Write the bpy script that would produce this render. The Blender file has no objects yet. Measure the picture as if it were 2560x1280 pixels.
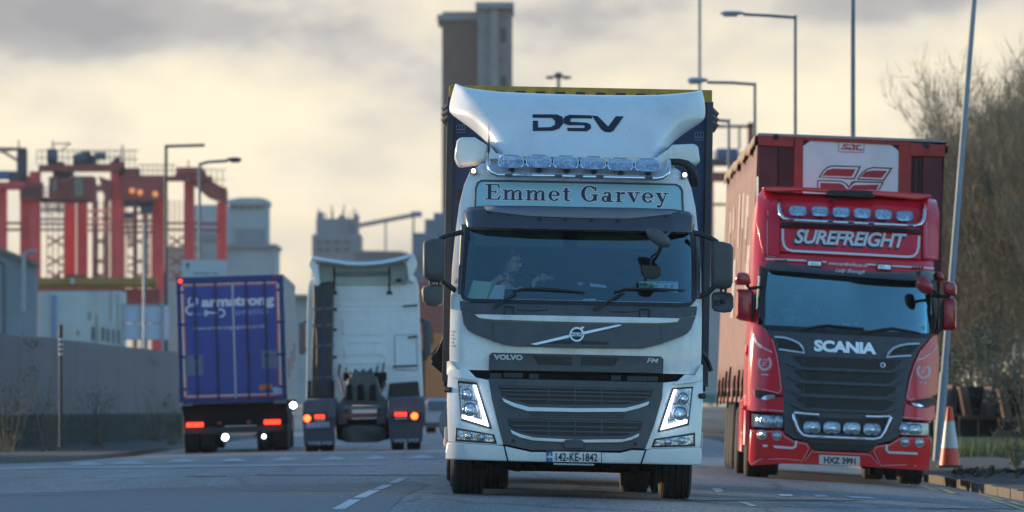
import bpy, bmesh, math, random
from mathutils import Vector, Matrix, noise
R = math.radians
sc = bpy.context.scene
col = sc.collection
rng = random.Random(7)

# ------------------------------------------------------------------ camera, sky, sun, exposure
F, U0, VH, HC = 14222.0, 1280.0, 1000.0, 1.05        # focal length in photo pixels, principal column, horizon row, eye height
cd = bpy.data.cameras.new("camera"); cam = bpy.data.objects.new("camera", cd); col.objects.link(cam)
cam.location = (0, 0, HC); cam.rotation_euler = (R(90), 0, 0)
cd.sensor_width = 36; cd.lens = 200; cd.shift_y = (VH - 640) / 2560.0
cd.clip_start = 0.5; cd.clip_end = 6000
cd.dof.use_dof = True; cd.dof.focus_distance = 56.6; cd.dof.aperture_fstop = 3.7
sc.camera = cam

SUN_EL, SUN_AZ = 7.5, -58.0                            # degrees; azimuth from +Y, negative is to the left
w = bpy.data.worlds.new("World"); sc.world = w; w.use_nodes = True
nt = w.node_tree; nt.nodes.clear(); N = nt.nodes.new; L = nt.links.new
def wnode(t, **k):
    n = N(t)
    for a, b in k.items(): setattr(n, a, b)
    return n
def wmath(op, a, b=None, clamp=False):
    n = N("ShaderNodeMath"); n.operation = op; n.use_clamp = clamp
    for i, v in enumerate((a, b)):
        if v is None: continue
        if isinstance(v, (int, float)): n.inputs[i].default_value = v
        else: L(v, n.inputs[i])
    return n.outputs[0]
def wramp(fac, stops):
    n = N("ShaderNodeValToRGB"); L(fac, n.inputs[0])
    e = n.color_ramp.elements
    while len(e) < len(stops): e.new(0.5)
    for i, (p, c) in enumerate(stops): e[i].position = p; e[i].color = (*c, 1)
    return n.outputs[0]
sky = wnode("ShaderNodeTexSky", sky_type="NISHITA", sun_disc=False, sun_elevation=R(SUN_EL), sun_rotation=R(SUN_AZ),
            air_density=1.0, dust_density=0.0, ozone_density=4.0)
tc = N("ShaderNodeTexCoord"); sep = N("ShaderNodeSeparateXYZ"); L(tc.outputs["Generated"], sep.inputs[0])
X, Y, Z = sep.outputs
bg_sky = N("ShaderNodeBackground"); tint = N("ShaderNodeMixRGB"); tint.blend_type = "MULTIPLY"; tint.inputs[0].default_value = 1; L(sky.outputs[0], tint.inputs[1]); tint.inputs[2].default_value = (1.22, 1.09, .95, 1)   # cool white balance of the photograph
L(tint.outputs[0], bg_sky.inputs[0]); bg_sky.inputs[1].default_value = 0.15
def wnoise(sx, sy, sz, scale, detail, rough, off=(0, 0, 0)):
    m = N("ShaderNodeMapping"); m.inputs["Scale"].default_value = (sx, sy, sz); m.inputs["Location"].default_value = off
    L(tc.outputs["Generated"], m.inputs[0])
    n = N("ShaderNodeTexNoise"); n.inputs["Scale"].default_value = scale; n.inputs["Detail"].default_value = detail
    n.inputs["Roughness"].default_value = rough; L(m.outputs[0], n.inputs[0])
    return n.outputs[0]
# a bank of evening cloud towards the west (the camera's side), clear blue sky behind and overhead
big = wnoise(1.0, 1.0, 2.4, 13.0, 4, .52, (.31, .0, .37))
fine = wnoise(1.0, 1.0, 1.9, 42.0, 5, .55, (.7, .2, .1))
shade = wmath("ADD", wmath("MULTIPLY", big, .64), wmath("MULTIPLY", fine, .36))
# one heavier grey bank high on the left, its own place in the sky
def blob(ax, az_, rx, rz, gain):
    dx = wmath("MULTIPLY", wmath("SUBTRACT", wmath("DIVIDE", X, Y), ax), 1 / rx)
    dz = wmath("MULTIPLY", wmath("SUBTRACT", wmath("DIVIDE", Z, Y), az_), 1 / rz)
    d = wmath("ADD", wmath("MULTIPLY", dx, dx), wmath("MULTIPLY", dz, dz))
    g = wmath("MULTIPLY", wmath("GREATER_THAN", Y, 0.0), wmath("POWER", 2.718, wmath("MULTIPLY", d, -1.0)))
    return wmath("MULTIPLY", g, gain)
shade = wmath("SUBTRACT", shade, blob(-.078, .0665, .030, .0075, .27))
shade = wmath("SUBTRACT", shade, blob(.062, .0705, .050, .0045, .10))
shade = wmath("ADD", shade, blob(-.060, .050, .04, .010, .07))
shade = wmath("ADD", shade, blob(.045, .055, .03, .006, .06))
cloud_col = wramp(shade, [(.28, (.33, .33, .34)), (.39, (.48, .46, .44)), (.45, (.69, .64, .55)), (.525, (.84, .75, .58)), (.61, (.98, .86, .63))])
warm = N("ShaderNodeMixRGB"); warm.blend_type = "MULTIPLY"
wf = wmath("SUBTRACT", 1.0, wmath("MULTIPLY", wmath("DIVIDE", Z, wmath("MAXIMUM", Y, .05)), 26.0), True)
L(wmath("MULTIPLY", wf, .75), warm.inputs[0]); L(cloud_col, warm.inputs[1]); warm.inputs[2].default_value = (1.05, .91, .74, 1)
bg_c = N("ShaderNodeBackground"); L(warm.outputs[0], bg_c.inputs[0]); bg_c.inputs[1].default_value = 0.41
cov = N("ShaderNodeMapRange"); cov.interpolation_type = "SMOOTHSTEP"
sd = wmath("ADD", wmath("MULTIPLY", Y, .80), wmath("MULTIPLY", X, -.60))
L(wmath("SUBTRACT", sd, wmath("MULTIPLY", Z, 1.6)), cov.inputs[0])
cov.inputs[1].default_value = .22; cov.inputs[2].default_value = .60
mix = N("ShaderNodeMixShader"); L(cov.outputs[0], mix.inputs[0]); L(bg_sky.outputs[0], mix.inputs[1]); L(bg_c.outputs[0], mix.inputs[2])
wo = N("ShaderNodeOutputWorld"); L(mix.outputs[0], wo.inputs[0])

sd_ = bpy.data.lights.new("sun", "SUN"); sd_.energy = 2.0; sd_.angle = R(0.6); sd_.color = (1.0, .74, .46)
sun = bpy.data.objects.new("sun", sd_); col.objects.link(sun)
sdir = Vector((math.sin(R(SUN_AZ)) * math.cos(R(SUN_EL)), math.cos(R(SUN_AZ)) * math.cos(R(SUN_EL)), math.sin(R(SUN_EL))))
sun.rotation_euler = (-sdir).to_track_quat("-Z", "Y").to_euler()
sun.location = (-60, 60, 40)
vs = sc.view_settings; vs.view_transform = "Standard"; vs.look = "None"; vs.exposure = 1.5; vs.gamma = 1; vs.use_curve_mapping = False
sc.cycles.use_denoising = True
try: sc.cycles.denoiser = "OPENIMAGEDENOISE"
except Exception: pass
sc.cycles.max_bounces = 8; sc.cycles.transparent_max_bounces = 12
sc.cycles.sample_clamp_indirect = 4; sc.cycles.caustics_reflective = False; sc.cycles.caustics_refractive = False

# ------------------------------------------------------------------ materials
MATS = {}
def mat(name, rgb, rough=.5, metal=0.0, var=.10, scale=6.0, coat=0.0, emis=None, estr=0.0, bump=0.0, bscale=60.0, spec=.5, dirt=0.0, dirt_rgb=(.10, .085, .065), specks=0.0):
    if name in MATS: return MATS[name]
    m = bpy.data.materials.new(name); m.use_nodes = True; t = m.node_tree
    b = t.nodes["Principled BSDF"]
    b.inputs["Roughness"].default_value = rough; b.inputs["Metallic"].default_value = metal
    b.inputs["Coat Weight"].default_value = coat; b.inputs["Coat Roughness"].default_value = .08
    b.inputs["Specular IOR Level"].default_value = spec
    tcn = t.nodes.new("ShaderNodeTexCoord")
    n = t.nodes.new("ShaderNodeTexNoise"); n.inputs["Scale"].default_value = scale; n.inputs["Detail"].default_value = 5
    t.links.new(tcn.outputs["Object"], n.inputs[0])
    r = t.nodes.new("ShaderNodeValToRGB"); t.links.new(n.outputs[0], r.inputs[0])
    r.color_ramp.elements[0].position = .3; r.color_ramp.elements[1].position = .7
    r.color_ramp.elements[0].color = tuple(c * (1 - var) for c in rgb) + (1,)
    r.color_ramp.elements[1].color = tuple(min(1, c * (1 + var)) for c in rgb) + (1,)
    out = r.outputs[0]
    if dirt > 0:
        n2 = t.nodes.new("ShaderNodeTexNoise"); n2.inputs["Scale"].default_value = scale * .6; n2.inputs["Detail"].default_value = 9; n2.inputs["Roughness"].default_value = .7
        mp = t.nodes.new("ShaderNodeMapping"); mp.inputs["Scale"].default_value = (1.6, 1.6, .5); mp.inputs["Location"].default_value = (3.1, 5.7, 1.3)
        t.links.new(tcn.outputs["Object"], mp.inputs[0]); t.links.new(mp.outputs[0], n2.inputs[0])
        r2 = t.nodes.new("ShaderNodeValToRGB"); t.links.new(n2.outputs[0], r2.inputs[0])
        r2.color_ramp.elements[0].position = .48; r2.color_ramp.elements[1].position = .72
        r2.color_ramp.elements[0].color = (0, 0, 0, 1); r2.color_ramp.elements[1].color = (dirt, dirt, dirt, 1)
        mx = t.nodes.new("ShaderNodeMixRGB"); t.links.new(r2.outputs[0], mx.inputs[0]); t.links.new(out, mx.inputs[1]); mx.inputs[2].default_value = (*dirt_rgb, 1)
        out = mx.outputs[0]
    if specks > 0:
        n3 = t.nodes.new("ShaderNodeTexNoise"); n3.inputs["Scale"].default_value = 70; n3.inputs["Detail"].default_value = 1
        t.links.new(tcn.outputs["Object"], n3.inputs[0])
        r3 = t.nodes.new("ShaderNodeValToRGB"); t.links.new(n3.outputs[0], r3.inputs[0])
        r3.color_ramp.elements[0].position = .70; r3.color_ramp.elements[1].position = .76
        r3.color_ramp.elements[0].color = (0, 0, 0, 1); r3.color_ramp.elements[1].color = (specks, specks, specks, 1)
        m3 = t.nodes.new("ShaderNodeMixRGB"); t.links.new(r3.outputs[0], m3.inputs[0]); t.links.new(out, m3.inputs[1]); m3.inputs[2].default_value = (.09, .075, .05, 1)
        out = m3.outputs[0]
    t.links.new(out, b.inputs["Base Color"])
    if bump > 0:
        nb = t.nodes.new("ShaderNodeTexNoise"); nb.inputs["Scale"].default_value = bscale; nb.inputs["Detail"].default_value = 3
        t.links.new(tcn.outputs["Object"], nb.inputs[0])
        bp = t.nodes.new("ShaderNodeBump"); bp.inputs["Strength"].default_value = bump; bp.inputs["Distance"].default_value = .02
        t.links.new(nb.outputs[0], bp.inputs["Height"]); t.links.new(bp.outputs[0], b.inputs["Normal"])
    if emis:
        b.inputs["Emission Color"].default_value = (*emis, 1); b.inputs["Emission Strength"].default_value = estr
    MATS[name] = m
    return m
def glass_mat(name, tint, refl=.10, gl=(.82, .97, 1)):
    m = bpy.data.materials.new(name); m.use_nodes = True; t = m.node_tree; t.nodes.clear()
    o = t.nodes.new("ShaderNodeOutputMaterial"); g = t.nodes.new("ShaderNodeBsdfGlossy"); tr = t.nodes.new("ShaderNodeBsdfTransparent")
    g.inputs["Roughness"].default_value = .015; g.inputs[0].default_value = (*gl, 1); tr.inputs[0].default_value = (*tint, 1)
    fr = t.nodes.new("ShaderNodeFresnel"); fr.inputs[0].default_value = 1.5
    ad = t.nodes.new("ShaderNodeMath"); ad.operation = "ADD"; ad.inputs[1].default_value = refl; ad.use_clamp = True
    t.links.new(fr.outputs[0], ad.inputs[0])
    mx = t.nodes.new("ShaderNodeMixShader"); t.links.new(ad.outputs[0], mx.inputs[0]); t.links.new(tr.outputs[0], mx.inputs[1]); t.links.new(g.outputs[0], mx.inputs[2])
    t.links.new(mx.outputs[0], o.inputs[0]); MATS[name] = m
    return m
def lens_mat(name, rgb=(.40, .47, .55)):
    """a clear lamp glass over a fluted bright reflector"""
    m = mat(name, rgb, rough=.14, metal=.6, var=.45, scale=16)
    t = m.node_tree; b = t.nodes["Principled BSDF"]
    tcn = t.nodes.new("ShaderNodeTexCoord"); v = t.nodes.new("ShaderNodeTexVoronoi"); v.inputs["Scale"].default_value = 26
    t.links.new(tcn.outputs["Object"], v.inputs[0]); wv = t.nodes.new("ShaderNodeTexWave"); wv.inputs["Scale"].default_value = 18; wv.inputs["Distortion"].default_value = 1.5
    t.links.new(tcn.outputs["Object"], wv.inputs[0])
    a = t.nodes.new("ShaderNodeMath"); a.operation = "ADD"; t.links.new(v.outputs[0], a.inputs[0]); t.links.new(wv.outputs[1], a.inputs[1])
    bp = t.nodes.new("ShaderNodeBump"); bp.inputs["Strength"].default_value = .55; bp.inputs["Distance"].default_value = .012
    t.links.new(a.outputs[0], bp.inputs["Height"]); t.links.new(bp.outputs[0], b.inputs["Normal"])
    b.inputs["Coat Weight"].default_value = 1
    return m
WHITE = mat("white_paint", (.78, .79, .78), .30, var=.04, scale=3, coat=.5, dirt=.30, specks=.5)
WHITE_F = mat("white_fairing", (.76, .78, .78), .34, var=.04, scale=2.5, coat=.35, dirt=.16, specks=.5)
DKGREY = mat("dark_grey_plastic", (.060, .068, .080), .45, var=.15, scale=8, bump=.05, bscale=160)
VISOR = mat("smoked_visor", (.050, .054, .070), .20, var=.06, coat=.4)
VISOR2 = mat("visor_strip", (.19, .19, .22), .35, var=.06)
BLACK = mat("black_plastic", (.012, .013, .015), .5, var=.2, scale=10)
MIRROR_H = mat("mirror_housing", (.075, .078, .084), .55, var=.12, bump=.08, bscale=220)
SOOT = mat("underbody_black", (.010, .010, .011), .8, var=.3, scale=7, spec=.15)
TYRE = mat("tyre_rubber", (.022, .022, .024), .85, var=.25, scale=14, bump=.15, bscale=90)
RIM = mat("rim_steel", (.32, .33, .34), .45, .6, var=.2, dirt=.4)
CHROME = mat("polished_steel", (.72, .74, .77), .16, 1.0, var=.08)
SILVER = mat("silver_trim", (.70, .73, .77), .28, .55, var=.05)
LENS = lens_mat("lamp_lens")
LENS2 = lens_mat("headlamp_reflector", (.42, .46, .52))
LED = mat("daytime_led", (.9, .9, 1), .3, emis=(.92, .93, 1.0), estr=1.25)
BULB = mat("marker_bulb", (.9, .9, .8), .3, emis=(1, .86, .66), estr=2.4)
TAIL = mat("lit_tail_lamp", (.5, .02, .02), .3, emis=(1, .035, .012), estr=1.3)
TAIL_HOT = mat("lit_brake_lamp", (.6, .1, .02), .3, emis=(1, .11, .02), estr=1.9)
TAIL_OFF = mat("red_reflector", (.30, .02, .02), .3)
LIT_WHITE = mat("lit_white_lamp", (.9, .9, 1), .3, emis=(.95, .97, 1.0), estr=4.5)
AMBER = mat("amber_lamp", (.7, .22, .03), .3, emis=(1, .25, .03), estr=.6)
INK = mat("dark_ink", (.018, .020, .035), .5, var=.05)
NAVYINK = mat("navy_ink", (.022, .030, .060), .5, var=.05)
WINK = mat("white_ink", (.74, .75, .78), .5, var=.03)
CYAN = mat("cyan_board", (.33, .56, .62), .22, var=.03, scale=2, coat=.3)
NAVY = mat("navy_curtain", (.026, .055, .145), .6, var=.18, scale=5, dirt=.15)
YELLOW = mat("worn_yellow_paint", (.42, .27, .035), .6, var=.2, scale=9, dirt=.45)
PLATE = mat("plate_white", (.74, .75, .74), .45, var=.02)
PLATEBLUE = mat("plate_blue", (.02, .14, .42), .45, var=.02)
WGLASS = glass_mat("windscreen_glass", (.86, .93, .94), .05, (.68, .95, 1.0))
DASH = mat("dashboard_grey", (.020, .024, .028), .8, var=.1)
SEATM = mat("seat_cloth", (.018, .020, .026), .9)
BLIND = mat("green_sun_blind", (.030, .062, .052), .7)
SKIN = mat("skin", (.64, .44, .36), .55, var=.06)
HAIR = mat("grey_hair", (.16, .15, .14), .8)
SHIRT = mat("navy_work_shirt", (.016, .020, .030), .9)
RED = mat("red_paint", (.80, .012, .030), .27, var=.07, scale=3, coat=.4, dirt=.16, specks=.35)
REDOR = mat("red_bumper_paint", (.84, .020, .024), .30, var=.07, scale=3, coat=.3, dirt=.25, specks=.4)
REDTR = mat("red_trailer_steel", (.36, .030, .026), .55, var=.15, scale=5, dirt=.25)
MAROON = mat("maroon_curtain", (.105, .020, .028), .65, var=.2, scale=4, dirt=.15)
PINKLINE = mat("pale_pinstripe", (.66, .50, .52), .4, var=.02)
BOARDW = mat("white_board", (.70, .74, .77), .5, var=.04, dirt=.1)

# ------------------------------------------------------------------ mesh helpers
def Wp(u, v, Y): return Vector(((u - U0) / F * Y, Y, HC + (VH - v) / F * Y))
class MB:
    def __init__(s): s.v = []; s.f = []; s.m = []
    def add(s, pts, faces, m=0):
        o = len(s.v); s.v += [tuple(p) for p in pts]
        for f in faces: s.f.append([i + o for i in f]); s.m.append(m)
    def box(s, x0, x1, y0, y1, z0, z1, m=0):
        p = [(x0, y0, z0), (x1, y0, z0), (x1, y1, z0), (x0, y1, z0), (x0, y0, z1), (x1, y0, z1), (x1, y1, z1), (x0, y1, z1)]
        s.add(p, [(0, 3, 2, 1), (4, 5, 6, 7), (0, 1, 5, 4), (1, 2, 6, 5), (2, 3, 7, 6), (3, 0, 4, 7)], m)
    def prism(s, front, off, m=0):
        n = len(front); off = Vector(off)
        s.add([Vector(p) for p in front] + [Vector(p) + off for p in front],
              [list(range(n)), list(range(2 * n - 1, n - 1, -1))] + [(i, n + i, n + (i + 1) % n, (i + 1) % n) for i in range(n)], m)
    def loft(s, rings, closed=True, caps=True, m=0, skip=None):
        n = len(rings[0]); pts = [p for r in rings for p in r]; fs = []
        for k in range(len(rings) - 1):
            for i in range(n if closed else n - 1):
                if skip and skip(k, i): continue
                j = (i + 1) % n
                fs.append((k * n + i, k * n + j, (k + 1) * n + j, (k + 1) * n + i))
        if caps and closed:
            fs.append(list(range(n - 1, -1, -1))); fs.append([(len(rings) - 1) * n + i for i in range(n)])
        s.add(pts, fs, m)
    def tube(s, path, r, n=8, m=0, caps=True):
        path = [Vector(p) for p in path]; rs = r if isinstance(r, (list, tuple)) else [r] * len(path)
        rings = []; prev = None
        for i, p in enumerate(path):
            t = (path[min(i + 1, len(path) - 1)] - path[max(i - 1, 0)]).normalized()
            a = prev if prev is not None else (Vector((0, 0, 1)) if abs(t.z) < .9 else Vector((1, 0, 0)))
            b = t.cross(a)
            if b.length < 1e-6: b = t.orthogonal()
            b.normalize(); a = b.cross(t).normalized(); prev = a
            rings.append([p + (a * math.cos(2 * math.pi * k / n) + b * math.sin(2 * math.pi * k / n)) * rs[i] for k in range(n)])
        s.loft(rings, True, caps, m)
    def lathe(s, prof, c, axis="x", n=28, m=0):
        """prof: (along, radius) pairs"""
        rings = []
        for a, r in prof:
            ring = []
            for k in range(n):
                t = 2 * math.pi * k / n; q, h = r * math.cos(t), r * math.sin(t)
                ring.append({"x": (c[0] + a, c[1] + q, c[2] + h), "y": (c[0] + q, c[1] + a, c[2] + h), "z": (c[0] + q, c[1] + h, c[2] + a)}[axis])
            rings.append(ring)
        s.loft(rings, True, True, m)
    def grid(s, rows, m=0):
        n = len(rows[0])
        s.add([p for r in rows for p in r], [(k * n + i, k * n + i + 1, (k + 1) * n + i + 1, (k + 1) * n + i) for k in range(len(rows) - 1) for i in range(n - 1)], m)
    def mesh(s, name, mats, smooth=35, fix=True, post=None):
        me = bpy.data.meshes.new(name); me.from_pydata(s.v, [], s.f)
        for q in mats: me.materials.append(q)
        if len(mats) > 1: me.polygons.foreach_set("material_index", s.m)
        if fix or post:
            bm = bmesh.new(); bm.from_mesh(me)
            if post: post(bm)
            if fix: bmesh.ops.recalc_face_normals(bm, faces=bm.faces)
            bm.to_mesh(me); bm.free()
        me.polygons.foreach_set("use_smooth", [smooth > 0] * len(me.polygons))
        if 0 < smooth < 180: me.set_sharp_from_angle(angle=R(smooth))
        me.update()
        return me
    def build(s, name, mats, parent=None, smooth=35, bevel=0, subsurf=0, solid=0, fix=True, post=None, bseg=2):
        if not isinstance(mats, (list, tuple)): mats = [mats]
        o = bpy.data.objects.new(name, s.mesh(name, mats, smooth, fix, post)); col.objects.link(o)
        if parent: o.parent = parent
        if solid: q = o.modifiers.new("Solidify", "SOLIDIFY"); q.thickness = solid; q.offset = 0
        if bevel: q = o.modifiers.new("Bevel", "BEVEL"); q.width = bevel; q.segments = bseg; q.limit_method = "ANGLE"; q.angle_limit = R(40); q.harden_normals = False
        if subsurf: q = o.modifiers.new("Subdivision", "SUBSURF"); q.levels = q.render_levels = subsurf
        return o
def tag(o, label=None, cat=None, group=None, kind=None):
    if label: o["label"] = label
    if cat: o["category"] = cat
    if group: o["group"] = group
    if kind: o["kind"] = kind
    return o
def thing(name, label, cat, loc=(0, 0, 0), group=None):
    o = bpy.data.objects.new(name, None); col.objects.link(o); o.location = loc; o.empty_display_size = .3
    return tag(o, label, cat, group)
def sub(name, parent):
    """an Empty that is a part and carries its own sub-parts"""
    o = bpy.data.objects.new(name, None); col.objects.link(o); o.parent = parent
    return o
def copy_tree(o, parent=None):
    c = o.copy(); col.objects.link(c)
    if parent: c.parent = parent; c.matrix_parent_inverse = o.matrix_parent_inverse
    for ch in list(o.children): copy_tree(ch, c)
    return c
def sup(cx, cz, hw, hh, n=24, p=3.2, pw=None):
    out = []
    for k in range(n):
        t = 2 * math.pi * k / n; c, s_ = math.cos(t), math.sin(t)
        out.append((cx + hw * math.copysign(abs(c) ** (2 / p), c), cz + hh * math.copysign(abs(s_) ** (2 / (pw or p)), s_)))
    return out
def arc(cx, cz, ro, ri, a0, a1, n=12):
    """ring sector outline; ro, ri are (rx, rz)"""
    o = [(cx + ro[0] * math.cos(R(a0 + (a1 - a0) * k / n)), cz + ro[1] * math.sin(R(a0 + (a1 - a0) * k / n))) for k in range(n + 1)]
    i = [(cx + ri[0] * math.cos(R(a0 + (a1 - a0) * k / n)), cz + ri[1] * math.sin(R(a0 + (a1 - a0) * k / n))) for k in range(n, -1, -1)]
    return o + i
def stroke(pts, wd, closed=False):
    """2D polyline -> list of quads outlines (each 4 points)"""
    pts = [Vector((p[0], p[1])) for p in pts]
    if closed: pts.append(pts[0].copy())
    q = [pts[0]]
    for a, b in zip(pts, pts[1:]):
        k = max(1, int((b - a).length / 22)); q += [a.lerp(b, (i + 1) / k) for i in range(k)]
    pts = q[:-1] if closed else q
    n = len(pts); L_, R_ = [], []
    for i in range(n):
        a = pts[(i - 1) % n] if closed or i > 0 else pts[i]; b = pts[(i + 1) % n] if closed or i < n - 1 else pts[i]
        t = (b - a).normalized(); q = Vector((-t.y, t.x)) * wd / 2
        L_.append(pts[i] + q); R_.append(pts[i] - q)
    m = n if closed else n - 1
    return [[L_[i], L_[(i + 1) % n], R_[(i + 1) % n], R_[i]] for i in range(m)]

class Truck:
    """a vehicle's own frame: x across, y along (away from its front face), z up; S(x, z) is how far back its face lies"""
    def __init__(s, root, u, v, D, roll, yaw, lean, wrap, xcuts):
        s.root = root; s.M = Matrix.Translation(Wp(u, v, D)) @ Matrix.Rotation(yaw, 4, "Z") @ Matrix.Rotation(roll, 4, "Y")
        root.matrix_world = s.M; s.inv = s.M.inverted()
        s.o = s.inv @ Vector((0, 0, HC)); s.lean = lean; s.wrap = wrap; s.xcuts = xcuts
    def P(s, u, v, d):
        q = s.inv @ Wp(u, v, 50.0); r = q - s.o
        return s.o + r * ((d - s.o.y) / r.y)
    def S(s, x, z):
        l = s.lean
        if z <= l[0][0]: y = l[0][1]
        elif z >= l[-1][0]: y = l[-1][1]
        else:
            for (z0, y0), (z1, y1) in zip(l, l[1:]):
                if z0 <= z <= z1: y = y0 + (y1 - y0) * (z - z0) / (z1 - z0); break
        return y + s.wrap(x)
    def on(s, u, v, off=0.0):
        """photo point lying on the face (+off): returned unbent as (x, off, z)"""
        d = .3
        for _ in range(4):
            p = s.P(u, v, d); d = s.S(p.x, p.z) + off
        return Vector((p.x, off, p.z))
    def bend(s, bm, cuts=True):
        if cuts:
            for x in s.xcuts:
                bmesh.ops.bisect_plane(bm, geom=bm.verts[:] + bm.edges[:] + bm.faces[:], plane_co=(x, 0, 0), plane_no=(1, 0, 0), dist=1e-5)
            for z, _ in s.lean:
                bmesh.ops.bisect_plane(bm, geom=bm.verts[:] + bm.edges[:] + bm.faces[:], plane_co=(0, 0, z), plane_no=(0, 0, 1), dist=1e-5)
        for q in bm.verts: q.co.y += s.S(q.co.x, q.co.z)
    def build(s, mb, name, mats, parent=None, cuts=True, **k):
        if not cuts and k.get("fix", True) and mb.v and max(p[0] for p in mb.v) - min(p[0] for p in mb.v) > .24: cuts = True
        return mb.build(name, mats, parent or s.root, post=lambda bm: s.bend(bm, cuts), **k)
    def panel(s, mb, outline, off, th, m=0):
        mb.prism([s.on(u, v, off) for u, v in outline], (0, th, 0), m)
    def flat(s, mb, polys, off, m=0):
        """thin print on the face: outlines in photo points"""
        for k, pl in enumerate(polys):
            pts = [s.on(u, v, off - k * 2e-4) for u, v in pl]
            mb.add(pts, [list(range(len(pts)))], m)
    def lamp(s, mb, u, v, hw, hh, off, dep, p=3.2, pw=None, ml=0, mr=1, n=24, rim=.10):
        """a lamp: housing, bright rim and domed lens; half sizes in metres"""
        c = s.on(u, v, off)
        ring = lambda k, y: [(x, c.y + y, z) for x, z in sup(c.x, c.z, hw * k, hh * k, n, p, pw)]
        mb.loft([ring(.55, dep), ring(.95, dep * .45), ring(1, .0), ring(1 - rim * .5, -.008), ring(1 - rim, .002)], True, True, mr)
        mb.loft([ring(1 - rim, -.001), ring(.6, -.014), ring(.30, -.019)], True, True, ml)
        mb.loft([ring(.27, -.018), ring(.22, -.026), ring(.12, -.027)], True, True, mr)
    def text(s, mb, txt, u0, v0, u1, v1, cap, off, bold=0.0, shear=0.0, m=0, spacing=1.0):
        """built-in lettering laid between two baseline points; cap: capital height in photo pixels"""
        cu = bpy.data.curves.new("lettering", "FONT"); cu.body = txt; cu.offset = bold; cu.shear = shear; cu.resolution_u = 3; cu.space_character = spacing
        ob = bpy.data.objects.new("lettering", cu); col.objects.link(ob)
        dg = bpy.context.evaluated_depsgraph_get(); me = bpy.data.meshes.new_from_object(ob.evaluated_get(dg))
        xs = [q.co.x for q in me.vertices]; a, b = min(xs), max(xs)
        pts = []
        for q in me.vertices:
            t = (q.co.x - a) / (b - a)
            pts.append(s.on(u0 + (u1 - u0) * t, v0 + (v1 - v0) * t - q.co.y / .69 * cap, off))
        mb.add(pts, [list(f.vertices) for f in me.polygons], m)
        bpy.data.objects.remove(ob); bpy.data.meshes.remove(me); bpy.data.curves.remove(cu)
def lerp(a, b, t): return tuple(x + (y - x) * t for x, y in zip(a, b))
def wheel(parent, x0, x1, y, z, r, name="wheel", face=-1, n=36):
    """tyre with grooved tread between x0 and x1, rim on the outer side; sub-parts tyre and rim"""
    p = sub(name, parent); w_ = x1 - x0; mb = MB()
    prof = [(0, r * .55), (.01 * w_, r * .62), (.03 * w_, r * .80), (.0, r * .90), (.05 * w_, r * .965), (.10 * w_, r * .985)]
    for k in range(4):
        a = (.10 + .2 * k) * w_
        prof += [(a + .005 * w_, r), (a + .145 * w_, r), (a + .155 * w_, r * .97), (a + .19 * w_, r * .97)]
    prof += [(.905 * w_, r), (.93 * w_, r * .985), (.97 * w_, r * .95), (w_, r * .88), (.97 * w_, r * .78), (w_, r * .60), (w_, r * .55)]
    mb.lathe(prof, (x0, y, z), "x", n)
    mb.build("tyre", TYRE, p, smooth=30)
    mb = MB(); o = x0 if face < 0 else x1; sgn = 1 if face < 0 else -1
    mb.lathe([(.02 * sgn, r * .56), (.03 * sgn, r * .50), (.09 * sgn, r * .44), (.10 * sgn, r * .2), (.03 * sgn, r * .18), (.02 * sgn, r * .08)], (o, y, z), "x", 20)
    mb.build("rim", RIM, p)
    return p

# ------------------------------------------------------------------ ground, road, markings, kerbs
def g(x, y):
    t = x + 1.3
    c = (.0102 * t + .0042 * t * t) if t > 0 else (-.012 * t + .002 * t * t)
    if x > 6.3: c = .0102 * 7.6 + .0042 * 7.6 ** 2
    if x < -9: c = .012 * 7.7 + .002 * 7.7 ** 2
    return .12 - c - .0035 * min(max(0, y - 88), 42) * (1 if x < 2 else max(0, 1 - (x - 2) / 4))
def wb(mb, name, mats, parent, **k):
    """build world-space geometry under a parent standing at its own base"""
    o = mb.build(name, mats, parent, **k)
    o.matrix_parent_inverse = Matrix.Translation(parent.location).inverted() if parent.parent is None else (parent.matrix_parent_inverse.copy() if parent.type == "MESH" else Matrix.Translation(parent.parent.location).inverted())
    if parent.parent is not None and parent.type == "MESH": o.matrix_parent_inverse = Matrix.Identity(4)
    return o
def bxp(mb, u0, u1, v0, v1, Y, dep, m=0):
    a, b = Wp(u0, v1, Y), Wp(u1, v0, Y)
    mb.box(a.x, b.x, Y, Y + dep, a.z, b.z, m)

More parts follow.
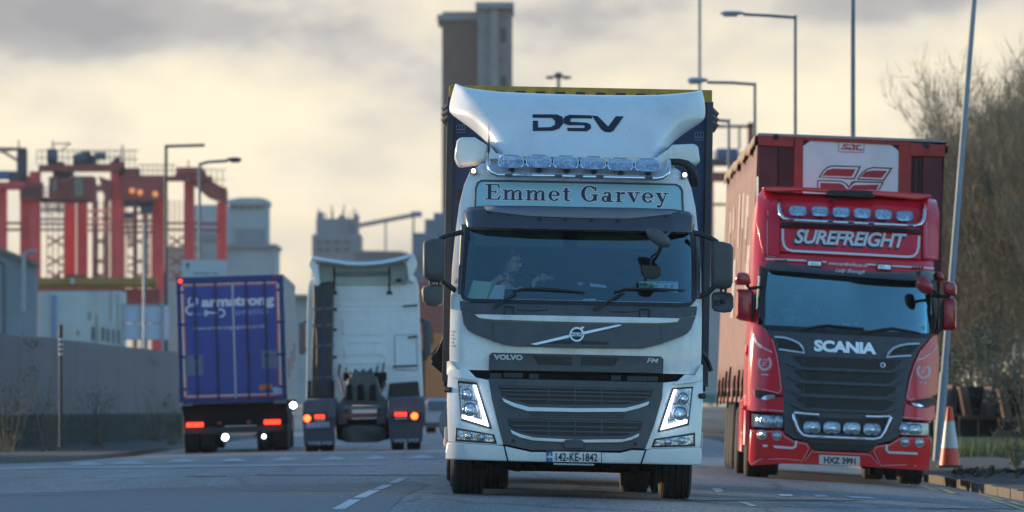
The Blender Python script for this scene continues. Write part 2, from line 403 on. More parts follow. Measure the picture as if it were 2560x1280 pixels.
def asphalt():
    m = bpy.data.materials.new("asphalt"); m.use_nodes = True; t = m.node_tree; b = t.nodes["Principled BSDF"]; n = t.nodes.new; l = t.links.new
    c = n("ShaderNodeTexCoord")
    def no(scale, det, rough, sc_=(1, 1, 1)):
        mp = n("ShaderNodeMapping"); mp.inputs["Scale"].default_value = sc_; l(c.outputs["Object"], mp.inputs[0])
        q = n("ShaderNodeTexNoise"); q.inputs["Scale"].default_value = scale; q.inputs["Detail"].default_value = det; q.inputs["Roughness"].default_value = rough
        l(mp.outputs[0], q.inputs[0]); return q.outputs[0]
    def ramp(f, st):
        r = n("ShaderNodeValToRGB"); l(f, r.inputs[0]); e = r.color_ramp.elements
        while len(e) < len(st): e.new(.5)
        for i, (p, k) in enumerate(st): e[i].position = p; e[i].color = (*k, 1)
        return r.outputs[0]
    base = ramp(no(.35, 6, .6, (1, .16, 1)), [(.30, (.158, .158, .157)), (.5, (.205, .204, .202)), (.7, (.250, .249, .246))])
    grain = ramp(no(30, 3, .75, (1, .13, 1)), [(.30, (.40, .40, .40)), (.5, (1, 1, 1)), (.70, (1.75, 1.75, 1.75))])
    mx = n("ShaderNodeMixRGB"); mx.blend_type = "MULTIPLY"; mx.inputs[0].default_value = 1; l(base, mx.inputs[1]); l(grain, mx.inputs[2])
    wear = ramp(no(.9, 4, .6, (.9, .05, 1)), [(.32, (.74, .74, .75)), (.68, (1.2, 1.2, 1.19))])
    m2 = n("ShaderNodeMixRGB"); m2.blend_type = "MULTIPLY"; m2.inputs[0].default_value = 1; l(mx.outputs[0], m2.inputs[1]); l(wear, m2.inputs[2])
    # fine cracks
    mp = n("ShaderNodeMapping"); mp.inputs["Scale"].default_value = (.42, .10, 1); l(c.outputs["Object"], mp.inputs[0])
    dn = n("ShaderNodeTexNoise"); dn.inputs["Scale"].default_value = 3; dn.inputs["Detail"].default_value = 4; l(mp.outputs[0], dn.inputs[0])
    av = n("ShaderNodeMixRGB"); av.inputs[0].default_value = .22; l(mp.outputs[0], av.inputs[1]); l(dn.outputs[1], av.inputs[2])
    vo = n("ShaderNodeTexVoronoi"); vo.feature = "DISTANCE_TO_EDGE"; vo.inputs["Scale"].default_value = 1.0; l(av.outputs[0], vo.inputs[0])
    cr = ramp(vo.outputs[0], [(.0, (.35, .35, .36)), (.012, (.55, .55, .56)), (.02, (1, 1, 1))])
    m3 = n("ShaderNodeMixRGB"); m3.blend_type = "MULTIPLY"; m3.inputs[0].default_value = .7; l(m2.outputs[0], m3.inputs[1]); l(cr, m3.inputs[2])
    l(m3.outputs[0], b.inputs["Base Color"])
    b.inputs["Roughness"].default_value = .62; b.inputs["Specular IOR Level"].default_value = .45
    bp = n("ShaderNodeBump"); bp.inputs["Strength"].default_value = .5; bp.inputs["Distance"].default_value = .012
    l(no(55, 3, .6), bp.inputs["Height"]); l(bp.outputs[0], b.inputs["Normal"])
    return m
ASPHALT = asphalt()
def paint(name, rgb, cut=.5):
    """worn road paint: scraped through to the asphalt colour"""
    m = mat(name, rgb, .7, var=.15, scale=8, dirt=.85, dirt_rgb=(.09, .095, .105)); return m
RPW = paint("worn_white_road_paint", (.66, .67, .68)); RPY = paint("worn_yellow_road_paint", (.66, .52, .18))
RPF = mat("faded_white_road_paint", (.40, .41, .42), .75, var=.12, scale=5)
TAR = mat("bitumen_seam", (.022, .022, .024), .6, var=.3)
PAVE = mat("pavement_tarmac", (.060, .058, .056), .9, var=.3, scale=2.5, dirt=.5, dirt_rgb=(.10, .09, .07), bump=.3, bscale=40)
VERGE = mat("verge_earth", (.060, .055, .040), .95, var=.35, scale=1.4, dirt=.6, dirt_rgb=(.055, .07, .03), bump=.4, bscale=20)
KERB = mat("kerb_concrete", (.15, .13, .11), .85, var=.2, scale=5, dirt=.5, bump=.2, bscale=50)
LAND = mat("far_ground", (.07, .07, .065), .95, var=.3, scale=.2)

mb = MB(); mb.grid([[(x, y, -.46) for x in (-880, -60, 60, 880)] for y in (-100, 30, 700, 1660)]); gr = mb.build("ground", LAND, smooth=0); tag(gr, kind="structure")
xs = [-40, -28, -18, -12] + [-9.5 + .5 * k for k in range(32)] + [6.3]
xs = sorted(set(xs)); ys = [25, 40] + [50 + 4 * k for k in range(24)] + [150, 170, 200, 260, 340, 700]
mb = MB(); mb.grid([[(x, y, g(x, y)) for x in xs] for y in ys]); road = mb.build("road", ASPHALT, smooth=60); tag(road, kind="structure")
def decal(name, m, outline, lift=.006, step=.6):
    """flat marking on the road: outline in metres, cut along x and y so that it follows the camber"""
    mb = MB(); mb.add([(x, y, 0) for x, y in outline], [list(range(len(outline)))])
    def post(bm):
        x0, x1 = min(p[0] for p in outline), max(p[0] for p in outline); y0, y1 = min(p[1] for p in outline), max(p[1] for p in outline)
        for k in range(1, int((x1 - x0) / .5) + 1): bmesh.ops.bisect_plane(bm, geom=bm.verts[:] + bm.edges[:] + bm.faces[:], plane_co=(math.floor(x0 * 2) / 2 + k * .5, 0, 0), plane_no=(1, 0, 0))
        for k in range(1, int((y1 - y0) / 4) + 1): bmesh.ops.bisect_plane(bm, geom=bm.verts[:] + bm.edges[:] + bm.faces[:], plane_co=(0, math.floor(y0 / 4) * 4 + 2 + k * 4, 0), plane_no=(0, 1, 0))
        for q in bm.verts: q.co.z = g(q.co.x, q.co.y) + lift
    o = mb.build(name, m, road, smooth=0, fix=False, post=post)
    return o
def gp(u, v):
    """the road point seen at a photo pixel"""
    Y = 80.0
    for _ in range(30): Y = (HC - g((u - U0) / F * Y, Y)) * F / (v - VH)
    return ((u - U0) / F * Y, Y)
def dq(name, m, px, lift=.006): return decal(name, m, [gp(u, v) for u, v in px], lift)
# centre line dashes, stop line, hatching and yellow lines where the photograph shows them
for a, b, w_ in (((1012, 1196), (984, 1209), 13), ((975, 1213), (948, 1224), 15), ((942, 1226), (900, 1246), 17), ((892, 1250), (850, 1274), 18)):
    dq("centre_dash", RPW, [(a[0] - w_, a[1]), (a[0] + w_ * .6, a[1]), (b[0] + w_ * .7, b[1]), (b[0] - w_ * 1.1, b[1])])
dq("stop_line", RPF, [(-40, 1171.5), (420, 1166), (958, 1160.5), (958, 1163.5), (420, 1170), (-40, 1176)])
for px in ([(1778, 1222), (1800, 1222), (1810, 1230), (1790, 1231)], [(1944, 1236), (1978, 1237), (1986, 1242), (1952, 1241)], [(2034, 1238), (2066, 1239), (2070, 1243), (2040, 1242)],
           [(2110, 1241), (2170, 1243), (2194, 1249), (2130, 1246)], [(1846, 1256), (1868, 1257), (1892, 1266), (1876, 1266)]):
    dq("lane_dash", RPW, px)
for a, b in (((2300, 1217), (2332, 1224)), ((2340, 1221), (2378, 1233)), ((2470, 1250), (2560, 1276)), ((2440, 1236), (2500, 1250)), ((2520, 1256), (2600, 1279))):
    dq("yellow_line", RPY, [(a[0], a[1] - 1.5), (a[0] + 12, a[1] - 1.5), (b[0] + 14, b[1] + 1.5), (b[0], b[1] + 1.5)])
for u0, u1, v, h in ((600, 878, 1228, 2.2), (462, 566, 1191, 2.0), (-10, 160, 1241, 1.6), (1700, 2150, 1252, 2.4), (2290, 2560, 1272, 2), (640, 1100, 1188, 1.3)):
    k = 9; top = [(u0 + (u1 - u0) * i / k, v - h * rng.random() - .02 * (i - 4) * (1 if u0 < 1500 else -1)) for i in range(k + 1)]
    dq("tar_seam", TAR, top + [(u, q + h * (.5 + .7 * rng.random())) for u, q in reversed(top)], .005)
# ramp triangles of the raised crossing
for i, (u, v, hw) in enumerate(((218, 1160, 48), (322, 1157, 56), (456, 1152, 42), (584, 1150.5, 38), (712, 1148, 36), (834, 1146.5, 34), (940, 1145, 34), (1052, 1143, 40))):
    dq("ramp_triangle", RPF, [(u - hw, v + 5), (u - hw * .45, v - 1.5), (u, v - 4.5), (u + hw * .5, v - 1.5), (u + hw, v + 4)], .008)
dq("asphalt_repair", mat("newer_asphalt", (.155, .158, .162), .66, var=.30, scale=14, bump=.4, bscale=60), [(-60, 1236), (200, 1229), (420, 1219), (700, 1214), (1040, 1204), (1078, 1212), (1010, 1240), (960, 1290), (-60, 1290)], .0035)

# right kerb: single kerb stones, pavement, earth verge
kerb = sub("kerb", None); tag(kerb, kind="structure")
def kx(y): return 6.32 + (.0 if y > 84 else .0022 * (84 - y) ** 1.2 * .5)
stone = MB(); stone.box(-.0625, .0625, -.457, .457, -.15, .12); sm = stone.mesh("kerb_stone", [KERB], 30)
y = 60.0; k = 0
while y < 150:
    o = bpy.data.objects.new("kerb_stone", sm); col.objects.link(o); o.parent = kerb
    o.location = (kx(y) + .06 + rng.uniform(-.006, .006), y, g(6.3, y) + rng.uniform(-.008, .006)); o.rotation_euler = (0, 0, math.atan2(kx(y - .4) - kx(y + .4), .8) + rng.uniform(-.002, .002)); y += .915
def sheet(name, m, rows, kind="structure"):
    mb = MB(); mb.grid(rows); return tag(mb.build(name, m, smooth=60), kind=kind)
sheet("pavement", PAVE, [[(kx(y) + .125 + t, y, g(6.3, y) + .118 + .01 * t + .012 * noise.noise((t, y * .4, 0))) for t in (0, .5, 1, 1.6, 2.2, 2.9)] for y in [40 + 2.5 * k for k in range(60)]])
sheet("verge", VERGE, [[(9.1 + t, y, g(6.3, y) + .10 + .004 * t + .05 * noise.noise((t * .6, y * .3, 3))) for t in (0, .6, 1.2, 2, 3, 4.5, 7, 12, 30, 60)] for y in [40 + 3 * k for k in range(80)]])
# left pavement behind a curved kerb
def lk(y): return -8.75 - max(0, 118 - y) ** 2 * .012
sheet("left_pavement", PAVE, [[(lk(y) - t, y, g(-9, y) + .11 + .012 * noise.noise((t, y * .4, 9))) for t in (0, .4, 1, 2, 3.2, 5, 9, 20)] for y in [101 + 2.5 * k for k in range(48)]])
lkerb = sub("left_kerb", None); tag(lkerb, kind="structure")
y = 101.5
while y < 190:
    o = bpy.data.objects.new("kerb_stone", sm); col.objects.link(o); o.parent = lkerb
    a = math.atan2(lk(y - .4) - lk(y + .4), .8)
    o.location = (lk(y) + .05, y, g(-9, y) - .005); o.rotation_euler = (0, 0, a); y += .915 * math.cos(a)

# ------------------------------------------------------------------ far port: tower, silos, buildings, cranes
def place(u, v, Y): return Wp(u, v, Y)
def BG(name, label, cat, u, Y, group=None, z=-.46):
    p = Wp(u, 1000, Y); return thing(name, label, cat, (p.x, Y, z), group)
BRICKF = mat("tower_brown_brick", (.125, .072, .060), .9, var=.15, scale=.35, dirt=.3, dirt_rgb=(.08, .06, .055))
CONC = mat("tower_grey_concrete", (.215, .225, .235), .9, var=.2, scale=.22, dirt=.6, dirt_rgb=(.10, .10, .10))
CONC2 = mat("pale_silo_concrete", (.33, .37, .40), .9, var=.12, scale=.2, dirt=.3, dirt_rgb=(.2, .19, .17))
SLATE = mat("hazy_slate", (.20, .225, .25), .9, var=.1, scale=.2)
BLUEB = mat("blue_cladding", (.075, .14, .21), .7, var=.1, scale=.5)
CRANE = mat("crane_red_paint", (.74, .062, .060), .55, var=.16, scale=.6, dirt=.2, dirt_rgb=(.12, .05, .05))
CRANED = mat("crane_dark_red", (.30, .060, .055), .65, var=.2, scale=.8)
CRANEB = mat("crane_machinery", (.055, .065, .085), .7, var=.3, scale=1)
CRBLUE = mat("crane_blue_paint", (.05, .13, .30), .6, var=.1)
GALV = mat("galvanised_steel", (.30, .34, .38), .5, .3, var=.15, scale=3)
POLEM = mat("weathered_pole", (.16, .19, .22), .6, .15, var=.2, scale=2.5)
LAMPG = mat("lamp_head_grey", (.36, .42, .48), .4, .1, var=.06)
CORR = mat("grey_cladding", (.24, .29, .33), .6, var=.08, scale=.8, dirt=.2)
WWALL = mat("stained_white_wall", (.46, .50, .50), .8, var=.06, scale=.8, dirt=.38, dirt_rgb=(.20, .13, .07))
OCHRE = mat("ochre_beam_paint", (.30, .17, .035), .65, var=.25, scale=.8, dirt=.4)

t = BG("storage_tower", "tall brown and grey concrete tower rising behind the white lorry", "tower", 1195, 800)
mb = MB(); bxp(mb, 1105, 1194, 52, 1012, 800, 14); wb(mb, "brown_wall", BRICKF, t, smooth=0)
mb = MB(); bxp(mb, 1093, 1198, 36, 50, 799, 16); bxp(mb, 1106, 1192, 29, 36, 800, 13); wb(mb, "ledge", CONC, t, smooth=0)
mb = MB(); bxp(mb, 1194, 1234, 20, 1012, 797, 15); bxp(mb, 1234, 1281, 20, 1012, 799.5, 12); bxp(mb, 1226, 1246, 20, 1012, 796, 3); wb(mb, "grey_wall", CONC, t, smooth=0)
mb = MB(); bxp(mb, 1189, 1285, 5, 20, 795, 18); wb(mb, "roof_slab", CONC, t, smooth=0)
mb = MB(); bxp(mb, 1228, 1258, 134, 144, 797, 2.5); wb(mb, "balcony", CONC, t, smooth=0)
for v in (70, 190, 330): mb = MB(); bxp(mb, 1252, 1266, v, v + 34, 799.3, .3); wb(mb, "louvre", mat("dark_opening", (.03, .035, .04), .8), t, smooth=0)

t = BG("grain_silo", "pale concrete silo block with darker middle band beside the red cranes", "silo", 620, 700)
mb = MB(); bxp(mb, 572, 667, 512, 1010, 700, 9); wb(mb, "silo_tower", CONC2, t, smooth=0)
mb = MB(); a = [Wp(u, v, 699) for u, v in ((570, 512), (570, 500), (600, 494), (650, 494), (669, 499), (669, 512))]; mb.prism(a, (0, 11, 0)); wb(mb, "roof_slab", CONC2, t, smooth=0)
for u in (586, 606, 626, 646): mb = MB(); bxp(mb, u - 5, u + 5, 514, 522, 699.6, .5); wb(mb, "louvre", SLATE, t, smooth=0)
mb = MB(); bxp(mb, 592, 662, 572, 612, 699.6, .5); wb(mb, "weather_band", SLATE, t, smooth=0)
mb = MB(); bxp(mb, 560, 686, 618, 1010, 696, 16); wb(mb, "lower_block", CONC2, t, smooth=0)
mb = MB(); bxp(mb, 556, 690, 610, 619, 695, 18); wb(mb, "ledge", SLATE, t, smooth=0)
t = BG("grain_silo", "lower pale silo half hidden behind the red gantry legs", "silo", 515, 720)
mb = MB(); bxp(mb, 484, 566, 512, 1010, 720, 9); wb(mb, "silo_tower", CONC2, t, smooth=0)
mb = MB(); bxp(mb, 486, 560, 584, 602, 719.5, .5); wb(mb, "louvre", SLATE, t, smooth=0)
mb = MB(); bxp(mb, 412, 490, 624, 1010, 718, 9); wb(mb, "lower_block", CONC2, t, smooth=0)
mb = MB(); bxp(mb, 410, 492, 616, 625, 717, 11); wb(mb, "ledge", SLATE, t, smooth=0)

t = BG("mill_building", "distant blocky grey building topped with masts above the white tractor unit", "building", 840, 900)
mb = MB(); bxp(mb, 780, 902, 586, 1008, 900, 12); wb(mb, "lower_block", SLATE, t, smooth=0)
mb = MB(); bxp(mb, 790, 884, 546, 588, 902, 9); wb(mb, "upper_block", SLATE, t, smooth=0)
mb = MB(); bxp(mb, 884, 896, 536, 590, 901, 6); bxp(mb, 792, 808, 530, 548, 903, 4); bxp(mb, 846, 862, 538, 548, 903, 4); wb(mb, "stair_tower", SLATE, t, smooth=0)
mb = MB()
for u, v in ((797, 519), (829, 512), (832, 526), (860, 511), (856, 524), (884, 520), (890, 526), (872, 530), (815, 532)):
    mb.tube([Wp(u, 548, 904), Wp(u, v, 904)], .10, 5)
wb(mb, "mast", SLATE, t, smooth=0)
for u in (795, 815, 838, 862):
    for v in (600, 620): mb = MB(); bxp(mb, u, u + 10, v, v + 8, 899.6, .5); wb(mb, "window", mat("dark_window", (.06, .07, .085), .3), t, smooth=0)
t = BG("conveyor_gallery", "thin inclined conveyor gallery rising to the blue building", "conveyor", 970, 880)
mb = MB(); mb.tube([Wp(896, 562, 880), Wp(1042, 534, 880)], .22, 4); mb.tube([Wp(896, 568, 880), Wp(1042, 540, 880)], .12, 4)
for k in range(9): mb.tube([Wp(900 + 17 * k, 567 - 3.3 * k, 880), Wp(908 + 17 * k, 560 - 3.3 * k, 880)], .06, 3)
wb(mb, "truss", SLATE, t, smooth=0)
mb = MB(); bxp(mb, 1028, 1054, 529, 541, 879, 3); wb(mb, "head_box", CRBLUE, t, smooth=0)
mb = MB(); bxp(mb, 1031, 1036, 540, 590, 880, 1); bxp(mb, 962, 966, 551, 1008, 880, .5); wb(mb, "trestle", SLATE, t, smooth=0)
t = BG("blue_mill", "stepped blue clad building beside the tower base", "building", 1070, 780)
mb = MB(); bxp(mb, 1030, 1112, 582, 1010, 780, 14); wb(mb, "lower_block", BLUEB, t, smooth=0)
mb = MB(); bxp(mb, 1062, 1112, 548, 583, 782, 10); bxp(mb, 1084, 1112, 532, 549, 783, 8); wb(mb, "upper_block", BLUEB, t, smooth=0)
for u0, u1, v0, v1 in ((1040, 1056, 640, 664), (1074, 1092, 600, 616), (1074, 1092, 640, 656)): mb = MB(); bxp(mb, u0, u1, v0, v1, 779.5, .6); wb(mb, "window", MATS["dark_window"], t, smooth=0)
t = BG("quay_shed", "long low grey shed on the skyline behind the white tractor unit", "shed", 960, 860)
mb = MB(); a = [Wp(u, v, 860) for u, v in ((884, 1008), (884, 630), (898, 626), (1004, 628), (1040, 640), (1040, 1008))]; mb.prism(a, (0, 30, 0)); wb(mb, "wall", mat("shed_grey", (.15, .165, .185), .9, var=.12, scale=.3), t, smooth=0)
for k in range(9): mb = MB(); bxp(mb, 906 + 14 * k, 908 + 14 * k, 632, 640, 859.4, .5); wb(mb, "cladding_rib", SLATE, t, smooth=0)
t = BG("freight_shed", "pale low shed glimpsed between the blue trailer and the white tractor unit", "shed", 750, 420)
mb = MB(); bxp(mb, 690, 800, 742, 1012, 420, 20); wb(mb, "wall", mat("pale_shed", (.30, .34, .36), .8, var=.12, scale=.5), t, smooth=0)
mb = MB(); bxp(mb, 686, 804, 736, 744, 419, 22); wb(mb, "roof_edge", SLATE, t, smooth=0)

def legs(t, spans, Y, m, dep=.9, name="leg"):
    for u0, u1, v0, v1, dy in spans:
        mb = MB(); bxp(mb, u0 - 2, u1 + 2, v0, v1, Y + dy, dep); wb(mb, name, m, t, smooth=0)
def rails(mb, u0, u1, v0, v1, Y, step=12):
    for v in (v0, (v0 + v1) / 2): mb.tube([Wp(u0, v, Y), Wp(u1, v, Y)], .035, 4)
    u = u0
    while u <= u1: mb.tube([Wp(u, v0, Y), Wp(u, v1, Y)], .035, 4); u += step
YC = 450
t = BG("gantry_crane", "red gantry crane with a blue machine house above the warehouse roof", "crane", 10, YC)
legs(t, [(-14, 14, 470, 1012, 0), (-150, -120, 470, 1012, 0)], YC, CRANE)
mb = MB(); bxp(mb, -160, 62, 455, 473, YC - 1, 2); wb(mb, "girder", CRANE, t, smooth=0)
mb = MB(); bxp(mb, -60, 22, 427, 446, YC, 2.5); wb(mb, "machine_house", CRBLUE, t, smooth=0)
mb = MB(); bxp(mb, 22, 52, 428, 456, YC, 2); bxp(mb, 42, 66, 371, 470, YC + .5, 1.0); wb(mb, "mast_frame", CRANEB, t, smooth=0)
mb = MB(); mb.tube([Wp(-40, 371, YC), Wp(64, 372, YC)], .10, 4); mb.tube([Wp(0, 375, YC), Wp(46, 402, YC)], .10, 4); mb.tube([Wp(47, 350, YC), Wp(47, 372, YC)], .06, 4); mb.tube([Wp(-30, 382, YC), Wp(44, 374, YC)], .06, 4); wb(mb, "boom", CRANEB, t, smooth=0)
mb = MB()
for v in (558, 574): mb.tube([Wp(14, v, YC), Wp(56, v, YC)], .10, 4)
wb(mb, "brace", CRANED, t, smooth=0)

t = BG("gantry_crane", "red gantry crane with the large dark trolley and cabin hanging under its beam", "crane", 150, YC)
legs(t, [(52, 74, 440, 1012, .6), (76, 98, 428, 1012, 0), (163, 186, 500, 1012, 14), (194, 216, 500, 1012, 12)], YC, CRANE)
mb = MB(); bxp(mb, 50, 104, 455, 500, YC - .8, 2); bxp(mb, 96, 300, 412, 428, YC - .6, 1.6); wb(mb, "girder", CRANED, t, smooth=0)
mb = MB(); bxp(mb, 122, 146, 442, 500, YC - 1, 4); bxp(mb, 146, 174, 448, 498, YC - .6, 3.4); bxp(mb, 174, 232, 440, 500, YC - 1, 4); wb(mb, "trolley", CRANED, t, smooth=0)
mb = MB(); bxp(mb, 186, 208, 446, 492, YC - 1.3, .4); bxp(mb, 130, 142, 452, 476, YC - 1.3, .4); wb(mb, "cabin_window", mat("cabin_glass", (.06, .12, .12), .15), t, smooth=0)
mb = MB(); bxp(mb, 118, 140, 372, 404, YC, 2); bxp(mb, 184, 236, 388, 414, YC, 3); bxp(mb, 202, 224, 378, 390, YC, 2); bxp(mb, 120, 156, 404, 424, YC + .4, 3); bxp(mb, 132, 178, 424, 444, YC + .5, 3); wb(mb, "machinery", CRANEB, t, smooth=0)
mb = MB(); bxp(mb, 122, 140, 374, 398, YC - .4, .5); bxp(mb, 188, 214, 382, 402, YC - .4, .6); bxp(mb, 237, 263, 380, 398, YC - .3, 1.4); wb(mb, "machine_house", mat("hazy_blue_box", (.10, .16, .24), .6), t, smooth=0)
mb = MB(); rails(mb, 92, 300, 376, 412, YC - 1, 13); rails(mb, 50, 122, 468, 496, YC - 1.2, 9); mb.tube([Wp(132, 352, YC), Wp(132, 376, YC)], .07, 4); mb.tube([Wp(132, 360, YC), Wp(178, 358, YC)], .05, 4); mb.tube([Wp(150, 378, YC), Wp(174, 360, YC)], .05, 4); wb(mb, "guard_rail", CRANEB, t, smooth=0)
mb = MB()
for v in (524, 548, 560, 574): mb.tube([Wp(98, v, YC + 2), Wp(164, v, YC + 12)], .09, 4)
mb.tube([Wp(100, 500, YC), Wp(232, 500, YC)], .22, 4); wb(mb, "brace", CRANEB, t, smooth=0)
mb = MB()
for k in range(10): u = 108 + 6 * k; mb.tube([Wp(u, 502, YC), Wp(u + rng.uniform(-3, 3), 500 + rng.uniform(30, 48), YC)], .05, 4)
wb(mb, "festoon_cable", CRANEB, t, smooth=0)

t = BG("gantry_crane", "red gantry crane with three orange lamps on its wide girder", "crane", 345, YC)
legs(t, [(278, 309, 404, 1012, 0), (380, 411, 490, 1012, 3)], YC, CRANE)
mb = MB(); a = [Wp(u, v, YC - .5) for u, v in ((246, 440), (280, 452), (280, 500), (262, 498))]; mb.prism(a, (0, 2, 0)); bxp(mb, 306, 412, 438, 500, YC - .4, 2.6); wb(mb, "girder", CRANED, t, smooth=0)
mb = MB(); bxp(mb, 296, 346, 420, 440, YC, 2.5); bxp(mb, 236, 296, 410, 424, YC + .4, 1.6); bxp(mb, 340, 470, 440, 452, YC + .2, 1.5); wb(mb, "walkway", CRANED, t, smooth=0)
mb = MB(); bxp(mb, 308, 384, 500, 516, YC, 2); bxp(mb, 350, 378, 508, 532, YC, 2); bxp(mb, 310, 330, 535, 546, YC, 1); a = [Wp(u, v, YC) for u, v in ((278, 404), (298, 388), (298, 408))]; mb.prism(a, (0, 1, 0)); wb(mb, "machinery", CRANEB, t, smooth=0)
mb = MB(); rails(mb, 300, 346, 376, 420, YC - .5, 12); rails(mb, 346, 440, 412, 440, YC - .5, 12); mb.tube([Wp(306, 362, YC), Wp(306, 420, YC)], .06, 4); wb(mb, "guard_rail", CRANEB, t, smooth=0)
mb = MB()
for v in (528, 548, 562, 576): mb.tube([Wp(216, v, YC + 8), Wp(280, v - 2, YC)], .10, 4); mb.tube([Wp(309, v + 6, YC), Wp(382, v + 4, YC + 3)], .10, 4)
for k in range(7): mb.tube([Wp(316 + 4 * k, 545, YC), Wp(318 + 4 * k, 620, YC)], .04, 4)
wb(mb, "brace", CRANED, t, smooth=0)
for u, v in ((330, 477), (350, 481), (388, 485)):
    mb = MB(); p = Wp(u, v, YC - 1.3); mb.lathe([(0, .12), (.08, .24), (.3, .2)], p, "y", 12); wb(mb, "orange_lamp", mat("lit_orange_lamp", (.8, .3, .1), .4, emis=(1, .30, .10), estr=.22), t)

t = BG("gantry_crane", "red gantry crane nearest the pale silos with a sloping end girder", "crane", 510, YC + 30)
legs(t, [(462, 483, 420, 1012, 30), (544, 564, 506, 1012, 34)], YC, CRANE)
mb = MB(); a = [Wp(u, v, YC + 29) for u, v in ((430, 448), (445, 424), (506, 420), (520, 446), (566, 474), (566, 510), (520, 494), (470, 452))]; mb.prism(a, (0, 2.4, 0)); wb(mb, "girder", CRANED, t, smooth=0)
mb = MB(); bxp(mb, 440, 506, 418, 436, YC + 28, 2); bxp(mb, 480, 530, 440, 452, YC + 28, 1.2); wb(mb, "machinery", CRANED, t, smooth=0)
mb = MB(); rails(mb, 500, 566, 424, 474, YC + 28, 14); mb.tube([Wp(471, 400, YC + 30), Wp(471, 420, YC + 30)], .06, 4); mb.tube([Wp(561, 468, YC + 30), Wp(561, 500, YC + 30)], .2, 4); wb(mb, "guard_rail", CRANED, t, smooth=0)
mb = MB()
for v in (558, 574): mb.tube([Wp(410, v, YC + 4), Wp(464, v, YC + 30)], .10, 4); mb.tube([Wp(482, v, YC + 30), Wp(546, v + 2, YC + 34)], .12, 4)
wb(mb, "brace", CRANED, t, smooth=0)

t = BG("gantry_crane", "hazy far gantry crane seen between the legs of the nearer red cranes", "crane", 250, 640)
legs(t, [(232, 240, 470, 1012, 0), (262, 270, 470, 1012, 3), (334, 341, 476, 1012, 0), (360, 367, 476, 1012, 3)], 640, CRANED)
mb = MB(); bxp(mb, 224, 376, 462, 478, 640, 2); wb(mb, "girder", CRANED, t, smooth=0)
mb = MB()
for u0, u1 in ((118, 160), (232, 270), (318, 374), (424, 460)):
    for v in (590, 640, 676): mb.tube([Wp(u0, v, 640), Wp(u1, v + 26, 640)], .12, 4); mb.tube([Wp(u1, v, 640), Wp(u0, v + 26, 640)], .12, 4)
    for k in range(4): mb.tube([Wp(u0 + (u1 - u0) * k / 3, 500, 640), Wp(u0 + (u1 - u0) * k / 3, 706, 640)], .07, 4)
wb(mb, "brace", CRANED, t, smooth=0)
t = BG("crane_sill", "ochre steel beam lying along the top of the white stained wall", "beam", 240, 300)
mb = MB(); bxp(mb, 92, 388, 694, 712, 300, 1.2); bxp(mb, 92, 388, 712, 720, 300.2, .8); wb(mb, "beam", OCHRE, t, smooth=0, bevel=.03)
mb = MB(); bxp(mb, 96, 300, 719, 729, 299.8, 1); wb(mb, "lower_flange", CRANED, t, smooth=0)
mb = MB(); bxp(mb, 176, 186, 696, 710, 299.8, .2); wb(mb, "plate", mat("grey_plate", (.4, .4, .4), .6), t, smooth=0)
mb = MB(); bxp(mb, 160, 216, 686, 695, 300.2, .7); bxp(mb, 146, 150, 676, 694, 300.2, .2); bxp(mb, 302, 400, 722, 800, 302, 2); wb(mb, "end_carriage", CRANED, t, smooth=0)

# ------------------------------------------------------------------ left middle distance
t = BG("warehouse", "grey clad warehouse gable with drainpipes behind the grey fence", "warehouse", 40, 235)
mb = MB(); a = [Wp(u, v, 235) for u, v in ((-160, 1006), (-160, 580), (-20, 618), (94, 664), (94, 1006))]; mb.prism(a, (-2.9, 25, 0)); wb(mb, "wall", CORR, t, smooth=0)
mb = MB(); a = [Wp(u, v, 234.6) for u, v in ((-165, 572), (-165, 580), (-22, 620), (96, 668), (97, 657), (-20, 610))]; mb.prism(a, (-3.0, 26, 0)); wb(mb, "roof_edge", mat("mossy_roof_edge", (.20, .19, .15), .9, var=.3, scale=2), t, smooth=0)
for k in range(13):
    mb = MB(); u = -150 + 19 * k; bxp(mb, u, u + 3, max(590, 626 + u * .40 + 6), 1000, 234.95, .06); wb(mb, "cladding_rib", CORR, t, smooth=0)
mb = MB(); mb.tube([Wp(92, 629, 234.3), Wp(72, 629, 234.3), Wp(64, 633, 234.3), Wp(60, 642, 234.3), Wp(58, 778, 234.3)], .085, 8); wb(mb, "drainpipe", GALV, t)
mb = MB(); mb.tube([Wp(-10, 656, 234.3), Wp(2, 656, 234.3), Wp(9, 662, 234.3), Wp(10, 850, 234.3)], .07, 8); wb(mb, "drainpipe", mat("dark_pipe", (.06, .08, .10), .6), t)

t = BG("stained_wall", "white painted block wall with rust runs and peeling dark patches", "wall", 200, 290)
mb = MB(); bxp(mb, 95, 306, 728, 1004, 290, 3); wb(mb, "wall", WWALL, t, smooth=0, bevel=.03)
mb = MB(); bxp(mb, 131, 139, 738, 860, 289.8, .15); wb(mb, "blue_post", mat("pale_blue_post", (.13, .22, .40), .6), t, smooth=0)
STAIN = mat("dark_peeling", (.10, .11, .13), .9, var=.4, scale=6)
for u, v0, w_ in ((229, 818, 7), (254, 818, 7), (267, 822, 6), (281, 824, 5), (294, 826, 5)):
    mb = MB(); bxp(mb, u, u + w_, v0, v0 + 34, 289.96, .05); wb(mb, "dark_patch", STAIN, t, smooth=0)
RUSTR = mat("rust_run", (.26, .17, .09), .9, var=.3, scale=5)
for u, v0, v1, w_ in ((240, 786, 856, 3), (221, 780, 800, 5), (275, 730, 800, 2), (293, 735, 856, 2), (192, 826, 838, 5)):
    mb = MB(); bxp(mb, u, u + w_, v0, v1, 289.97, .04); wb(mb, "rust_run", RUSTR, t, smooth=0)

